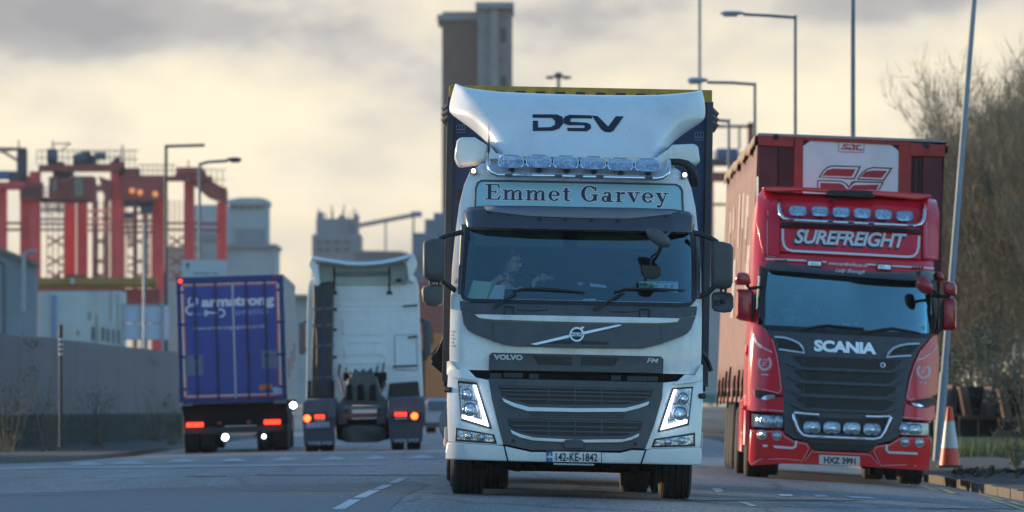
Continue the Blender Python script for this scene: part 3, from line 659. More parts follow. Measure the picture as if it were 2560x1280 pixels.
t = BG("sign_frame", "back of a two bay white sign on grey posts above the fence", "sign", 365, 215)
for u0, u1 in ((309, 353), (361, 404)):
    for v0, v1 in ((764, 805), (809, 848)):
        mb = MB(); bxp(mb, u0, u1, v0, v1, 215, .04); wb(mb, "board", mat("sign_back_white", (.50, .56, .68), .5, var=.03), t, smooth=0)
mb = MB(); bxp(mb, 410, 422, 764, 850, 215.3, .04); wb(mb, "board", MATS["sign_back_white"], t, smooth=0)
for u in (305, 355, 407):
    mb = MB(); bxp(mb, u - 3.5, u + 3.5, 758, 1006, 214.85, .13); wb(mb, "post", GALV, t, smooth=0)
for v in (762, 806, 848):
    mb = MB(); bxp(mb, 303, 410, v - 1.5, v + 1.5, 214.95, .05); wb(mb, "rail", GALV, t, smooth=0)
t = BG("information_board", "white information board standing above the blue trailer", "sign", 510, 215)
mb = MB(); c = [Wp(u, v, 215) for u, v in ((455, 696), (455, 654), (459, 650), (562, 650), (566, 654), (566, 696))]; mb.prism(c, (0, .08, 0)); wb(mb, "board", mat("board_white", (.46, .52, .55), .5, var=.03), t, smooth=0)
for u in (468, 552): mb = MB(); bxp(mb, u - 4, u + 4, 690, 1006, 215.1, .12); wb(mb, "post", GALV, t, smooth=0)
mb = MB()
for p in ([(464, 660), (467, 657), (471, 657), (474, 660), (471, 668), (467, 668)], [(467.5, 669), (470.5, 669), (470, 676), (468, 676)]): mb.add([Wp(u, v, 214.98) for u, v in p], [list(range(len(p)))])
for u0, u1 in ((483, 498), (500, 524), (530, 546)): mb.add([Wp(u, v, 214.98) for u, v in ((u0, 682), (u1, 682), (u1, 685), (u0, 685))], [(0, 1, 2, 3)])
wb(mb, "crest", mat("faint_print", (.08, .10, .12), .6), t, smooth=0)

FENCE = mat("grey_fence_sheet", (.074, .098, .140), .6, var=.12, scale=.5, dirt=.55, dirt_rgb=(.045, .055, .06))
PLINTH = mat("mossy_plinth", (.030, .033, .028), .9, var=.3, scale=1.2, dirt=.6, dirt_rgb=(.04, .045, .02))
fA, fB = Vector((-13.0, 132, 0)), Vector((-10.35, 188, 0)); n = 24
fen = thing("boundary_fence", "grey sheet boundary fence on a dark mossy plinth leading up to the blue lorry", "fence", (-12, 150, -.46))
for k in range(n):
    a, b = fA.lerp(fB, k / n), fA.lerp(fB, (k + 1) / n); d = (b - a).normalized(); q = Vector((d.y, -d.x, 0))
    top = lambda p: 2.72 - .16 * ((p.y - 132) / 56) + .05 * noise.noise((p.y * .15, 1, 1))
    off = q * rng.uniform(-.006, .006); mb = MB(); a2, b2 = a + d * .003 + off, b - d * .003 + off * .3
    mb.prism([a2 + Vector((0, 0, .6)), b2 + Vector((0, 0, .6)), b2 + Vector((0, 0, top(b))), a2 + Vector((0, 0, top(a)))], -q * .05); wb(mb, "panel", FENCE, fen, smooth=0)
    mb = MB(); e, f_ = a + q * (.26 + rng.uniform(-.015, .015)), b + q * .26; zt = .70 - .08 * k / n
    mb.prism([e + Vector((0, 0, -.46)), f_ + Vector((0, 0, -.46)), f_ + Vector((0, 0, zt)), e + Vector((0, 0, zt))], -q * .3); wb(mb, "plinth_block", PLINTH, fen, smooth=0, bevel=.02, bseg=1)
# unseen wall added beyond the side road to keep low sun off the carriageway
fen2 = thing("shade_wall", "unseen grey wall added beyond the side road to shade the carriageway", "wall", (-19, 85, -.46))
for k in range(16):
    mb = MB(); y_ = 42 + 5.0 * k; mb.box(-19.2, -18.9, y_, y_ + 4.97, -.46, 3.1 + .06 * (k % 3)); wb(mb, "panel", FENCE, fen2, smooth=0)
t = BG("marker_post", "thin post with a black and white banded top in front of the fence", "post", 152, 127, z=-.2)
mb = MB(); mb.tube([Wp(152, 1118, 127), Wp(152, 860, 127)], .042, 10); wb(mb, "pole", mat("marker_grey", (.04, .05, .06), .6), t)
for k in range(8):
    mb = MB(); mb.tube([Wp(152, 812 + 12 * k + (34 if k else 0), 127), Wp(152, (846 if not k else 857 + 12 * k - 12 + 0) + (0 if not k else 0), 127)] if k == 0 else [Wp(152, 846 + 6 * (k - 1), 127), Wp(152, 852 + 6 * (k - 1), 127)], .048, 10)
    wb(mb, "band", BLACK if k % 2 == 0 else mat("band_white", (.5, .5, .5), .5), t)

# ------------------------------------------------------------------ lamp posts and masts
def lamp_post(label, u, vt, Y, pr, arm=None, head=None, group="lamp posts along the port road", pm=POLEM, hm=LAMPG, vb=1008, ub=None, name="street_lamp", cat="lamp post"):
    t = thing(name, label, cat, tuple(Wp(ub or u, vb, Y)), group)
    mb = MB(); a, b = Wp(ub or u, vb, Y), Wp(u, vt, Y); mb.tube([a, a.lerp(b, .18), a.lerp(b, .185), b], [pr * 1.35, pr * 1.3, pr, pr * .8], 12); wb(mb, "pole", pm, t)
    if arm:
        mb = MB(); mb.tube([Wp(p[0], p[1], Y) for p in arm], .035 * Y / 130, 8); wb(mb, "arm", pm, t)
    if head:
        u0, u1, v0, v1 = head; mb = MB(); rings = []
        for k in range(7):
            s_ = k / 6; uu = u0 + (u1 - u0) * s_; pr_ = (.45, .9, 1, 1, .95, .8, .5)[k]
            c = Wp(uu, (v0 + v1) / 2, Y); hh = (v1 - v0) / 2 / F * Y * pr_; ww = .17 * Y / 130 * pr_
            rings.append([(c.x, c.y + ww * math.cos(q), c.z + hh * (math.sin(q) if math.sin(q) > 0 else .7 * math.sin(q))) for q in [2 * math.pi * j / 10 for j in range(10)]])
        mb.loft(rings); wb(mb, "lamp_head", hm, t, smooth=60)
        mb = MB(); bxp(mb, u0 + (u1 - u0) * .12, u0 + (u1 - u0) * .72, v1 - (v1 - v0) * .32, v1 + .5, Y - .1, .2); wb(mb, "lamp_glass", mat("lamp_glass", (.22, .25, .27), .2), t, smooth=0)
    return t
lamp_post("tallest grey lamp post with arm and lamp above the red lorry", 1988, 38, 133, .047, [(1988, 44), (1920, 39), (1858, 36)], (1801, 1860, 27, 40))
lamp_post("second grey lamp post with its head level with the white lorry roof", 1887, 207, 161, .054, [(1887, 211), (1830, 207), (1768, 206)], (1717, 1769, 193, 209))
lamp_post("third lamp post just showing beside the white lorry's roof corner", 1822, 298, 183, .056, [(1822, 303), (1800, 301), (1745, 299)], (1700, 1746, 288, 302))
lamp_post("dark bare pole rising out of the picture above the red trailer", 2132, -420, 112, .053, None, None, None)
lamp_post("thin tall mast rising behind the white lorry's roof corner", 1749, -500, 260, .075, None, None, None, name="mast", cat="mast")
lamp_post("leaning grey pole between the red lorry and the bare trees", 2440, -60, 98, .058, None, None, None, vb=1152, ub=2343, name="leaning_pole", cat="pole", pm=mat("pale_leaning_pole", (.25, .29, .33), .6, .1, var=.15, scale=2))
lamp_post("blue grey lamp post with oval lamp in front of the silos", 499, 408, 216, .065, [(499, 411), (520, 405), (570, 402)], (604, 566, 393, 406), hm=CRANEB)
lamp_post("dark lamp post with a long flat arm beside the red cranes", 415, 362, 240, .085, [(412, 366), (440, 365), (512, 363)], None, pm=mat("dark_post", (.05, .055, .065), .6))
lamp_post("slim pale pole in front of the sign frame by the cranes", 360, 555, 205, .05, None, None, None, name="pole", cat="pole", pm=GALV)
t = BG("floodlight_mast", "high mast with a ring of floodlights above the white lorry roof", "light mast", 1396, 330)
mb = MB(); mb.tube([Wp(1396, 1012, 330), Wp(1396, 190, 330)], [.22, .10], 10); wb(mb, "mast", POLEM, t)
mb = MB(); c = Wp(1396, 190, 330); mb.lathe([(-.12, .22), (.10, .26), (.2, .12), (.22, .02)], c, "z", 12); mb.tube([c + Vector((.62 * math.cos(q), .62 * math.sin(q), -.05)) for q in [2 * math.pi * k / 16 for k in range(17)]], .03, 6); wb(mb, "head_ring", CRANEB, t)
for k in range(8):
    q = 2 * math.pi * k / 8; mb = MB(); p = c + Vector((.62 * math.cos(q), .62 * math.sin(q), -.10)); mb.box(p.x - .12, p.x + .12, p.y - .1, p.y + .1, p.z - .06, p.z + .08); wb(mb, "floodlight", CRANEB, t, smooth=0)

# ------------------------------------------------------------------ right middle distance
t = BG("dockside_crane", "dark dockside crane frame with a blue cabin behind the red trailer", "crane", 1830, 420)
mb = MB(); bxp(mb, 1790, 1886, 312, 319, 420, .6); bxp(mb, 1846, 1851, 318, 372, 420, .3); wb(mb, "jib", CRANEB, t, smooth=0)
mb = MB(); bxp(mb, 1792, 1846, 371, 396, 418, 2.5); wb(mb, "cabin", CRBLUE, t, smooth=0, bevel=.05)
mb = MB(); bxp(mb, 1764, 1860, 396, 410, 417, 4); rails(mb, 1768, 1860, 380, 398, 416.8, 10); wb(mb, "platform", CRANEB, t, smooth=0)
for u0, u1, v0, y_ in ((1772, 1784, 408, 418), (1840, 1852, 408, 418), (1870, 1884, 306, 420)): mb = MB(); bxp(mb, u0, u1, v0, 1012, y_, 1); wb(mb, "leg", CRANED, t, smooth=0)
mb = MB(); bxp(mb, 1766, 1856, 430, 452, 417.5, 2); bxp(mb, 1784, 1840, 508, 514, 418, .5); wb(mb, "brace", CRANED, t, smooth=0)
t = BG("pale_shed", "pale rendered building glimpsed between the two lorries", "building", 1800, 300)
mb = MB(); bxp(mb, 1700, 1900, 690, 1010, 300, 14); wb(mb, "wall", mat("pale_render", (.40, .38, .38), .85, var=.1, scale=.4), t, smooth=0)
mb = MB(); bxp(mb, 1696, 1904, 682, 692, 299.5, 15); wb(mb, "roof_edge", SLATE, t, smooth=0)
mb = MB(); bxp(mb, 1764, 1788, 985, 1010, 299.7, .4); wb(mb, "door", mat("green_door", (.06, .22, .18), .6), t, smooth=0)

RUST = mat("rusty_steel", (.135, .068, .042), .85, var=.3, scale=2, dirt=.5, dirt_rgb=(.06, .045, .04), bump=.3, bscale=18)
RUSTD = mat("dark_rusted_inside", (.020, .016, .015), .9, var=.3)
def hopper(label, u0, u1, v0, v1, Y, dep=2.2):
    """an open-fronted steel hopper: two splayed rusty cheeks, back, floor and top rail round a dark inside"""
    t = BG("steel_hopper", label, "hopper", (u0 + u1) / 2, Y, "rusty steel hoppers under the bare trees", z=-.05)
    P_ = lambda u, v, y=Y: Wp(u, v, y)
    wq = (u1 - u0); vm = v0 + (v1 - v0) * .55
    for a, b, c_, d_ in ((u0, u0 + wq * .20, u0 + wq * .34, u0 + wq * .14), (u1, u1 - wq * .20, u1 - wq * .34, u1 - wq * .14)):
        mb = MB(); mb.prism([P_(a, v0), P_(b, v0), P_(c_, vm), P_(d_, vm)], (0, dep, 0)); wb(mb, "cheek_plate", RUST, t, smooth=0)
    mb = MB(); mb.prism([P_(u0, v0, Y + dep), P_(u1, v0, Y + dep), P_(u1, v1, Y + dep), P_(u0, v1, Y + dep)], (0, .05, 0)); wb(mb, "back_plate", RUSTD, t, smooth=0)
    mb = MB(); bxp(mb, u0, u1, vm, vm + 9, Y - .06, .12); wb(mb, "front_rail", RUST, t, smooth=0)
    for u in (u0 + 4, u1 - 4, (u0 + u1) / 2):
        mb = MB(); bxp(mb, u - 3, u + 3, vm + 9, v1, Y, .1); wb(mb, "leg", RUSTD, t, smooth=0)
    mb = MB(); bxp(mb, u0, u1, vm + 8, v1, Y + .8, .05); wb(mb, "belly_plate", RUSTD, t, smooth=0)
hopper("rusty open hopper beside the leaning pole", 2300, 2402, 962, 1092, 135)
hopper("middle rusty hopper with the bright rust cheek behind the cone", 2398, 2500, 966, 1098, 134)
hopper("rusty open hopper farthest from the red lorry", 2496, 2600, 974, 1104, 133)
t = BG("scrap_plate", "folded rusty plate lying on the grass before the hoppers", "scrap plate", 2510, 126, z=-.1)
mb = MB(); mb.prism([Wp(2478, 1102, 126), Wp(2496, 1074, 126), Wp(2544, 1077, 126), Wp(2528, 1108, 126)], (0, .5, 0)); wb(mb, "plate", RUST, t, smooth=0)
mb = MB(); mb.prism([Wp(2544, 1077, 126), Wp(2566, 1106, 126), Wp(2528, 1108, 126)], (0, .5, 0)); wb(mb, "fold", RUSTD, t, smooth=0)
t = BG("timber_baulk", "long low timber baulk lying along the grass", "timber", 2440, 129, z=-.1)
mb = MB(); mb.prism([Wp(2388, 1102, 129), Wp(2388, 1092, 129), Wp(2540, 1096, 129), Wp(2540, 1106, 129)], (0, .3, 0)); wb(mb, "timber", mat("bleached_timber", (.30, .22, .14), .85, var=.2), t, smooth=0)
t = BG("white_slab", "broken pale concrete slabs in the grass behind the cone", "slab", 2470, 124, "pale slabs in the grass", z=-.1)
for u0, u1, v0, v1 in ((2396, 2406, 1103, 1118), (2460, 2482, 1106, 1120), (2548, 2572, 1103, 1122)):
    mb = MB(); bxp(mb, u0, u1, v0, v1, 124, .2); wb(mb, "piece", mat("pale_slab", (.5, .5, .48), .8), t, smooth=0, bevel=.01)
t = BG("utility_cabinet", "green cabinet half hidden behind the red lorry", "cabinet", 2352, 112, z=-.08)
mb = MB(); bxp(mb, 2338, 2362, 1046, 1134, 112, .4); wb(mb, "body", mat("cabinet_green", (.02, .075, .06), .5), t, smooth=0, bevel=.015)
mb = MB(); bxp(mb, 2336, 2364, 1041, 1047, 111.96, .48); wb(mb, "lid", MATS["cabinet_green"], t, smooth=0, bevel=.01)

# cone: base, stepped cone body, white sleeve
CONE = mat("cone_orange", (.88, .085, .03), .45, var=.06, scale=8, dirt=.12)
t = thing("traffic_cone", "orange traffic cone with one white band beside the red lorry", "traffic cone", tuple(Wp(2374, 1166, 95)))
c = t.location.copy(); s_ = 95 / F
cone_r = lambda v: (6.5 + (v - 1017) / (1163 - 1017) * 20) * s_
def cone_ring(v0, v1, gr=0): return [(( 1166 - v1) * s_, cone_r(v1) + gr), ((1166 - v0) * s_, cone_r(v0) + gr)]
mb = MB(); mb.lathe([(.02, cone_r(1163)), ((1166 - 1120) * s_, cone_r(1120))], (0, 0, 0), "z", 28); mb.build("lower_cone", CONE, t)
mb = MB(); mb.lathe([((1166 - 1120) * s_, cone_r(1120) + .003), ((1166 - 1053) * s_, cone_r(1053) + .003)], (0, 0, 0), "z", 28); mb.build("white_sleeve", mat("reflective_sleeve", (.62, .63, .64), .4, var=.06, dirt=.15), t)
mb = MB(); mb.lathe([((1166 - 1053) * s_, cone_r(1053)), ((1166 - 1020) * s_, cone_r(1020)), ((1166 - 1017) * s_, cone_r(1017) * .8), ((1166 - 1016) * s_, cone_r(1017) * .4)], (0, 0, 0), "z", 28); mb.build("cone_tip", CONE, t)
mb = MB(); mb.loft([[(x, y, z) for x, y in sup(0, 0, .21 * k, .21 * k, 28, 7)] for z, k in ((-.06, 1), (.012, 1), (.022, .93))]); mb.build("base", mat("cone_base", (.05, .045, .04), .8), t)

# ------------------------------------------------------------------ bare trees, bushes, grass
TWIG = mat("bare_twigs", (.225, .180, .118), .9, var=.3, scale=2.5)
TWIG2 = mat("pale_twigs", (.28, .225, .155), .9, var=.3, scale=2.5)
BARK = mat("pale_bark", (.17, .15, .12), .9, var=.3, scale=4)
OLIVE = mat("ivy_leaves", (.060, .066, .030), .7, var=.45, scale=3)
OLIVE2 = mat("dry_leaves", (.105, .088, .042), .8, var=.4, scale=3)
def bare_tree(label, x, y, z, h, spread, seed, m=TWIG, stems=4, dens=1.0, group="bare winter trees beyond the pavement"):
    r = random.Random(seed); t = thing("bare_tree", label, "tree", (x, y, z), group)
    tr, cr = MB(), MB()
    def blade(p, q, wd):
        d = q - p; s_ = d.cross(Vector((r.uniform(-1, 1), r.uniform(-1, 1), r.uniform(-1, 1))))
        if s_.length < 1e-6: return
        s_ = s_.normalized() * wd; o = len(cr.v)
        cr.v += [tuple(p - s_), tuple(p + s_), tuple(q)]; cr.f.append([o, o + 1, o + 2]); cr.m.append(0)
    def grow(p, d, ln, rad, depth):
        q = p; path = [p]; rads = [rad]
        for k in range(3):
            d = (d + Vector((r.gauss(0, .13), r.gauss(0, .13), r.gauss(.05, .08)))).normalized(); q = q + d * ln / 3; path.append(q); rads.append(rad * (1 - .2 * (k + 1)))
        if depth <= 1: tr.tube(path, rads, 5, caps=False)
        elif depth == 2: cr.tube(path, rads, 3, caps=False)
        else:
            for a, b in zip(path, path[1:]): blade(a, b + (b - a) * .5, max(.012, rad))
        if depth >= 4: return
        nb = int((5, 6, 6, 8)[min(depth, 3)] * dens + r.random())
        for k in range(nb):
            i = r.choice((1, 2, 2, 3, 3)); base = path[i]
            side = Vector((r.gauss(0, 1), r.gauss(0, 1), r.gauss(.15, .5))).normalized()
            nd = (d * .6 + side * r.uniform(.4, .95) + Vector((0, 0, .20))).normalized()
            grow(base, nd, ln * r.uniform(.42, .74), rads[i] * r.uniform(.4, .6), depth + 1)
    for k in range(stems):
        a = 2 * math.pi * (k + r.random()) / stems; d = Vector((math.cos(a) * .26, math.sin(a) * .26, 1)).normalized()
        grow(Vector((r.gauss(0, .35), r.gauss(0, .35), -.1)), d, h * r.uniform(.34, .50), h * .0062, 0)
    zm = max(q[2] for q in cr.v); rm = sorted(math.hypot(q[0], q[1]) for q in cr.v)[int(len(cr.v) * .985)]; kz = h / zm; kr = min(kz, h * spread / rm)
    for b_ in (tr, cr): b_.v = [(q[0] * kr, q[1] * kr, q[2] * kz) for q in b_.v]
    tr.build("trunk", BARK, t, smooth=60, fix=False); cr.build("crown", m, t, smooth=0, fix=False)
    return t
def TY(u, Y): return (u - U0) / F * Y
specs = [(2282, 176, 9.2, .16, "low bare tree at the end of the row, over the red trailer's corner"),
         (2372, 160, 9.6, .22, "bare tree just left of the leaning pole's top"),
         (2326, 196, 11.4, .15, "far bare tree faint behind the red trailer corner"),
         (2440, 150, 9.8, .25, "bare tree crossed by the upper part of the leaning pole"),
         (2520, 148, 10.4, .26, "large dark bare tree above the middle hopper"),
         (2596, 144, 10.9, .26, "tallest bare tree of the row, nearest the camera"),
         (2480, 158, 10.6, .25, "brown bare tree filling the gap right of the leaning pole"),
         (2556, 160, 11.6, .25, "dense bare tree rising behind the edge tree"),
         (2405, 176, 10.9, .22, "thin bare tree in the second row behind the pole"),
         (2650, 150, 11.0, .26, "bare tree at the near end of the row beyond the nearest hopper"),
         (2520, 190, 12.9, .24, "far bare tree standing highest behind the second row"),
         (2320, 168, 9.6, .18, "slender bare tree between the trailer corner and the leaning pole"),
         (2462, 200, 13.0, .22, "farthest bare tree of the thicket behind the leaning pole"),
         (2585, 176, 12.8, .24, "bare tree filling the thicket behind the tallest one")]
for i, (u, Y, h, sp, lb) in enumerate(specs):
    bare_tree(lb, TY(u, Y), Y, -.1, h, sp, 40 + i, TWIG if i % 3 else TWIG2, stems=6 + i % 2, dens=1.16)
row = [o for o in sc.objects if o.name.startswith("bare_tree")]
for i, (x, Y) in enumerate(((14.5, 104), (15.5, 86), (14.8, 68), (16.0, 50))):  # unseen copies, added so the red corner panel reflects dark twigs
    c = copy_tree(row[i + 3]); c.location = (x, Y, -.1); c.rotation_euler = (0, 0, 1.3 * i + .6); tag(c, "bare tree carrying the row on towards the camera")
def bush(name, label, cat, x, y, z, rx, ry, h, n, leaf, m, seed, group=None, twig=TWIG):
    r = random.Random(seed); t = thing(name, label, cat, (x, y, z), group); lf, st = MB(), MB()
    for k in range(max(14, n // 90)):
        a = r.uniform(0, 6.28); e = Vector((math.cos(a) * rx * r.uniform(.2, 1), math.sin(a) * ry * r.uniform(.2, 1), h * r.uniform(.5, 1.08)))
        b = Vector((e.x * .25, e.y * .25, -.05)); mid = b.lerp(e, .5) + Vector((r.gauss(0, .1), r.gauss(0, .1), .1)); st.tube([b, mid, e], [.014, .009, .004], 4, caps=False)
    cl = [(Vector((r.gauss(0, .45) * rx, r.gauss(0, .45) * ry, abs(r.gauss(.45, .28)) * h)), r.uniform(.15, .45) * rx) for _ in range(26)]
    for k in range(n):
        c_, cr_ = r.choice(cl); p = c_ + Vector((r.gauss(0, 1), r.gauss(0, 1), r.gauss(0, .8))) * cr_ * .55
        if p.z < 0: p.z = -p.z * .3
        a = Vector((r.gauss(0, 1), r.gauss(0, 1), r.gauss(0, 1))).normalized(); b = a.orthogonal().normalized(); q = leaf * r.uniform(.5, 1.2)
        lf.add([p - a * q, p + b * q * .5, p + a * q, p - b * q * .5], [(0, 1, 2, 3)])
    st.build("stem", twig, t, smooth=60, fix=False); lf.build("leaves", m, t, smooth=0, fix=False)
for i, (u, Y, rx, h, n, lb) in enumerate(((2400, 142, 1.0, 2.3, 2600, "olive ivy covered bush behind the hoppers nearest the leaning pole"), (2462, 140, 1.1, 2.7, 3000, "tall olive bush above the middle rusty hopper"),
                                      (2530, 138, 1.2, 2.3, 3000, "broad olive bush above the hopper farthest from the red lorry"), (2348, 150, .9, 2.2, 2200, "small olive bush showing beside the red lorry's mirrors"),
                                      (2590, 130, 1.2, 3.0, 2600, "dense dry bush in front of the tallest bare tree"))):
    bush("bush", lb, "bush", TY(u, Y), Y, -.1, rx, rx, h, n, .055, OLIVE if i % 2 else OLIVE2, 70 + i, "bushes under the bare trees")
bush("bramble", "tangled bramble growing in front of the grey fence", "bramble", TY(20, 126), 126, -.1, 1.0, .5, 2.0, 1100, .035, OLIVE, 91)
for i_, (u_, Y_, h_, n_, lb_) in enumerate(((118, 131, 1.7, 260, "sparse bramble beside the banded marker post"), (250, 143, 1.5, 300, "dark creeper on the fence between the marker post and the blue lorry"), (392, 163, 1.4, 320, "dark weeds against the fence nearest the blue lorry"))):
    bush("bramble", lb_, "bramble", TY(u_, Y_), Y_, -.1, .75, .25, h_, n_, .035, OLIVE, 191 + i_)
bush("bramble", "low dark weeds on the plinth end beside the blue trailer", "weeds", TY(432, 150), 150, -.15, .4, .3, 1.4, 120, .05, OLIVE, 92)
for i, u in enumerate((312, 334, 362, 392, 420)):
    bush("reed_clump", ("dry reddish growth under the sign bay nearest the stained wall", "dark bush below the sign's first bay", "dark bush under the slim pale pole", "reddish dry bush under the sign bay nearest the blue trailer", "tall weeds between the sign frame and the blue trailer")[i], "bush", TY(u, 208), 208, .2, .32, .3, 2.7 - .1 * (i % 2), 500, .05, OLIVE2 if i % 2 == 0 else OLIVE, 95 + i, "growth under the sign frame")
def tufts(name, pts, n, h, m, seed):
    r = random.Random(seed); mb = MB()
    for k in range(n):
        x, y, z = r.choice(pts); x += r.gauss(0, .35); y += r.gauss(0, .8); a = r.uniform(0, 6.28); q = h * r.uniform(.35, 1.15); le = r.gauss(0, .35) * q
        dx, dy = math.cos(a) * .014, math.sin(a) * .014
        mb.add([(x - dx, y - dy, z - .03), (x + dx, y + dy, z - .03), (x + le, y + r.gauss(0, .1), z + q)], [(0, 1, 2)])
    return tag(mb.build(name, m, smooth=0, fix=False), "rough %s growing along the verge behind the cone" % ("dry grass" if seed % 2 else "green grass"), "grass", kind="stuff")
vp = [(TY(u, Y), Y, -.02) for u in range(2330, 2640, 16) for Y in (112, 117, 121)]
tufts("grass", vp, 3600, .26, mat("verge_grass", (.135, .17, .045), .8, var=.4, scale=2), 4)
tufts("grass", vp, 2200, .32, mat("dry_grass", (.30, .25, .11), .85, var=.3, scale=2), 5)
r = random.Random(3); mb = MB()
for k in range(420):
    u = r.uniform(2385, 2640); Y = 88 + r.gauss(0, 2.2); x = TY(u, Y); q = r.uniform(.02, .075); z = g(6.3, Y) + .12
    pts = [Vector((x, Y, z)) + Vector((r.uniform(-1, 1), r.uniform(-1, 1), r.uniform(-.2, 1))) * q for _ in range(6)]
    mb.add(pts, [(0, 1, 2), (0, 2, 3), (0, 3, 4), (0, 4, 5), (1, 2, 5), (2, 3, 5), (3, 4, 5)])
tag(mb.build("rubble", mat("soil_lumps", (.085, .070, .055), .95, var=.4), smooth=0, fix=False), "dark soil lumps scattered on the pavement behind the kerb", "rubble", kind="stuff")
bush("sapling", "thin dark sapling standing in the soil beyond the cone", "sapling", TY(2538, 92), 92, -.0, .12, .1, .5, 70, .03, OLIVE, 99)

# ------------------------------------------------------------------ thin evening haze over the port
HZ = bpy.data.materials.new("haze_air"); HZ.use_nodes = True; t_ = HZ.node_tree; t_.nodes.clear()
pv = t_.nodes.new("ShaderNodeVolumePrincipled"); pv.inputs["Color"].default_value = (.93, .95, .98, 1); pv.inputs["Density"].default_value = .00012; pv.inputs["Anisotropy"].default_value = .0
ho = t_.nodes.new("ShaderNodeOutputMaterial"); t_.links.new(pv.outputs[0], ho.inputs["Volume"])
mb = MB(); mb.box(-920, 920, -120, 1700, -1.6, 75); tag(mb.build("haze", HZ, smooth=0), "thin pale evening haze over the port", "haze", kind="stuff")

# ------------------------------------------------------------------ white lorry (the subject)
root = thing("white_lorry", "white lorry with six roof lamps and pale blue name board, towing a navy trailer", "lorry")
def wrapV(x):
    a = abs(x); return .10 * max(0, a - .25) ** 2 + .9 * max(0, a - .95) ** 2 + 2.2 * max(0, a - 1.12) ** 2
V = Truck(root, 1434, 1250, 56.0, .019, .010,
          [(.3, .03), (.42, .0), (.62, .0), (1.18, .06), (1.27, .09), (1.45, .07), (1.82, .12), (1.98, .18), (2.66, .45), (2.90, .50), (3.24, .62), (3.36, .78), (3.5, 1.1)],
          wrapV, [-1.2, -1.12, -1.03, -.94, -.8, -.6, -.3, 0, .3, .6, .8, .94, 1.03, 1.12, 1.2])
P = V.P
# --- cab shell, open where the windscreen sits
zr = [1.262, 1.285, 1.45, 1.82, 1.97, 2.3, 2.66, 2.92, 3.12, 3.24, 3.30]
hw = [1.235, 1.24, 1.245, 1.245, 1.243, 1.235, 1.205, 1.175, 1.13, 1.08, 1.00]
xs_ = [-1, -.965, -.92, -.84, -.7, -.4, 0, .4, .7, .84, .92, .965, 1]
rings = []
for z, h_ in zip(zr, hw):
    ring = [(k * h_, V.S(k * h_, z) + .035, z) for k in xs_]
    yb = ring[-1][1]
    ring += [(h_ + .004, yb + .12, z), (h_ + .006, yb + .5, z), (h_ + .006, 1.95, z), (h_ - .05, 2.08, z), (-h_ + .05, 2.08, z), (-h_ - .006, 1.95, z), (-h_ - .006, yb + .5, z), (-h_ - .004, yb + .12, z)]
    rings.append(ring)
rings.append([(x * .96, .30 + (y - .30) * .94 + .12 if y < 1 else y, 3.335) for x, y, z in rings[-1]])
mb = MB(); mb.loft(rings, True, True, 0, skip=lambda k, i: k in (4, 5) and 2 <= i <= 9)
cab = mb.build("cab_body", WHITE, root, smooth=32)
# roof pods either side of the fairing and the step in the cab roof
for s_, pts in ((-1, [(1136, 391), (1142, 352), (1150, 343), (1187, 343), (1221, 364), (1216, 403), (1181, 408), (1146, 413)]), (1, [(1671, 404), (1676, 362), (1738, 359), (1746, 368), (1751, 406), (1737, 415), (1700, 408)])):
    mb = MB(); mb.prism([P(u, v, 1.02) for u, v in pts], (0, .75, 0)); mb.build("roof_pod", WHITE_F, root, smooth=40, bevel=.035, bseg=3)
# glint facet of the cab roof between pod and fairing
mb = MB(); mb.loft([[P(1222, 362, 1.0), P(1245, 388, .92), P(1262, 398, .9), P(1222, 398, .9)], [P(1222, 362, 1.5), P(1245, 388, 1.5), P(1262, 398, 1.5), P(1222, 398, 1.5)]]); mb.build("roof_step", WHITE_F, root, smooth=0, bevel=.01)
# --- roof fairing
rowsL = [(1138, 207), (1131, 232), (1124, 258), (1122, 277), (1129, 288), (1168, 313), (1212, 349), (1247, 390)]
crL = [(1160, 217), (1168, 238), (1184, 252), (1197, 265), (1209, 279), (1232, 311), (1252, 351), (1270, 394)]
rowsR = [(1755, 224), (1761, 248), (1764, 276), (1763, 296), (1754, 306), (1712, 332), (1676, 360), (1645, 402)]
crR = [(1732, 229), (1723, 248), (1712, 262), (1702, 275), (1690, 290), (1663, 319), (1643, 353), (1626, 398)]
topmid = [(.12, 228), (.3, 233), (.5, 236), (.7, 238), (.88, 237)]
dep = [1.98, 1.82, 1.70, 1.62, 1.54, 1.40, 1.22, .98]
grid = []
for k in range(8):
    row = [P(*rowsL[k], dep[k] + .50), P(*lerp(rowsL[k], crL[k], .12), dep[k] + .34), P(*lerp(rowsL[k], crL[k], .6), dep[k] + .13), P(*crL[k], dep[k] + .03)]
    for t_, vt in topmid:
        u = crL[k][0] + (crR[k][0] - crL[k][0]) * t_; v = vt if k == 0 else crL[k][1] + (crR[k][1] - crL[k][1]) * t_ + (9 - 1.3 * k) * (1 - abs(t_ - .5) * 2) * .6
        row.append(P(u, v, dep[k] - .10 * (1 - (2 * t_ - 1) ** 2)))
    row += [P(*crR[k], dep[k] + .03), P(*lerp(rowsR[k], crR[k], .6), dep[k] + .13), P(*lerp(rowsR[k], crR[k], .12), dep[k] + .34), P(*rowsR[k], dep[k] + .50)]
    grid.append(row)
top2 = [Vector(p) + Vector((0, .30, .0)) for p in grid[0]]
mb = MB(); mb.grid([top2] + grid)
fair = mb.build("roof_fairing", WHITE_F, root, smooth=180, subsurf=2, solid=.012)
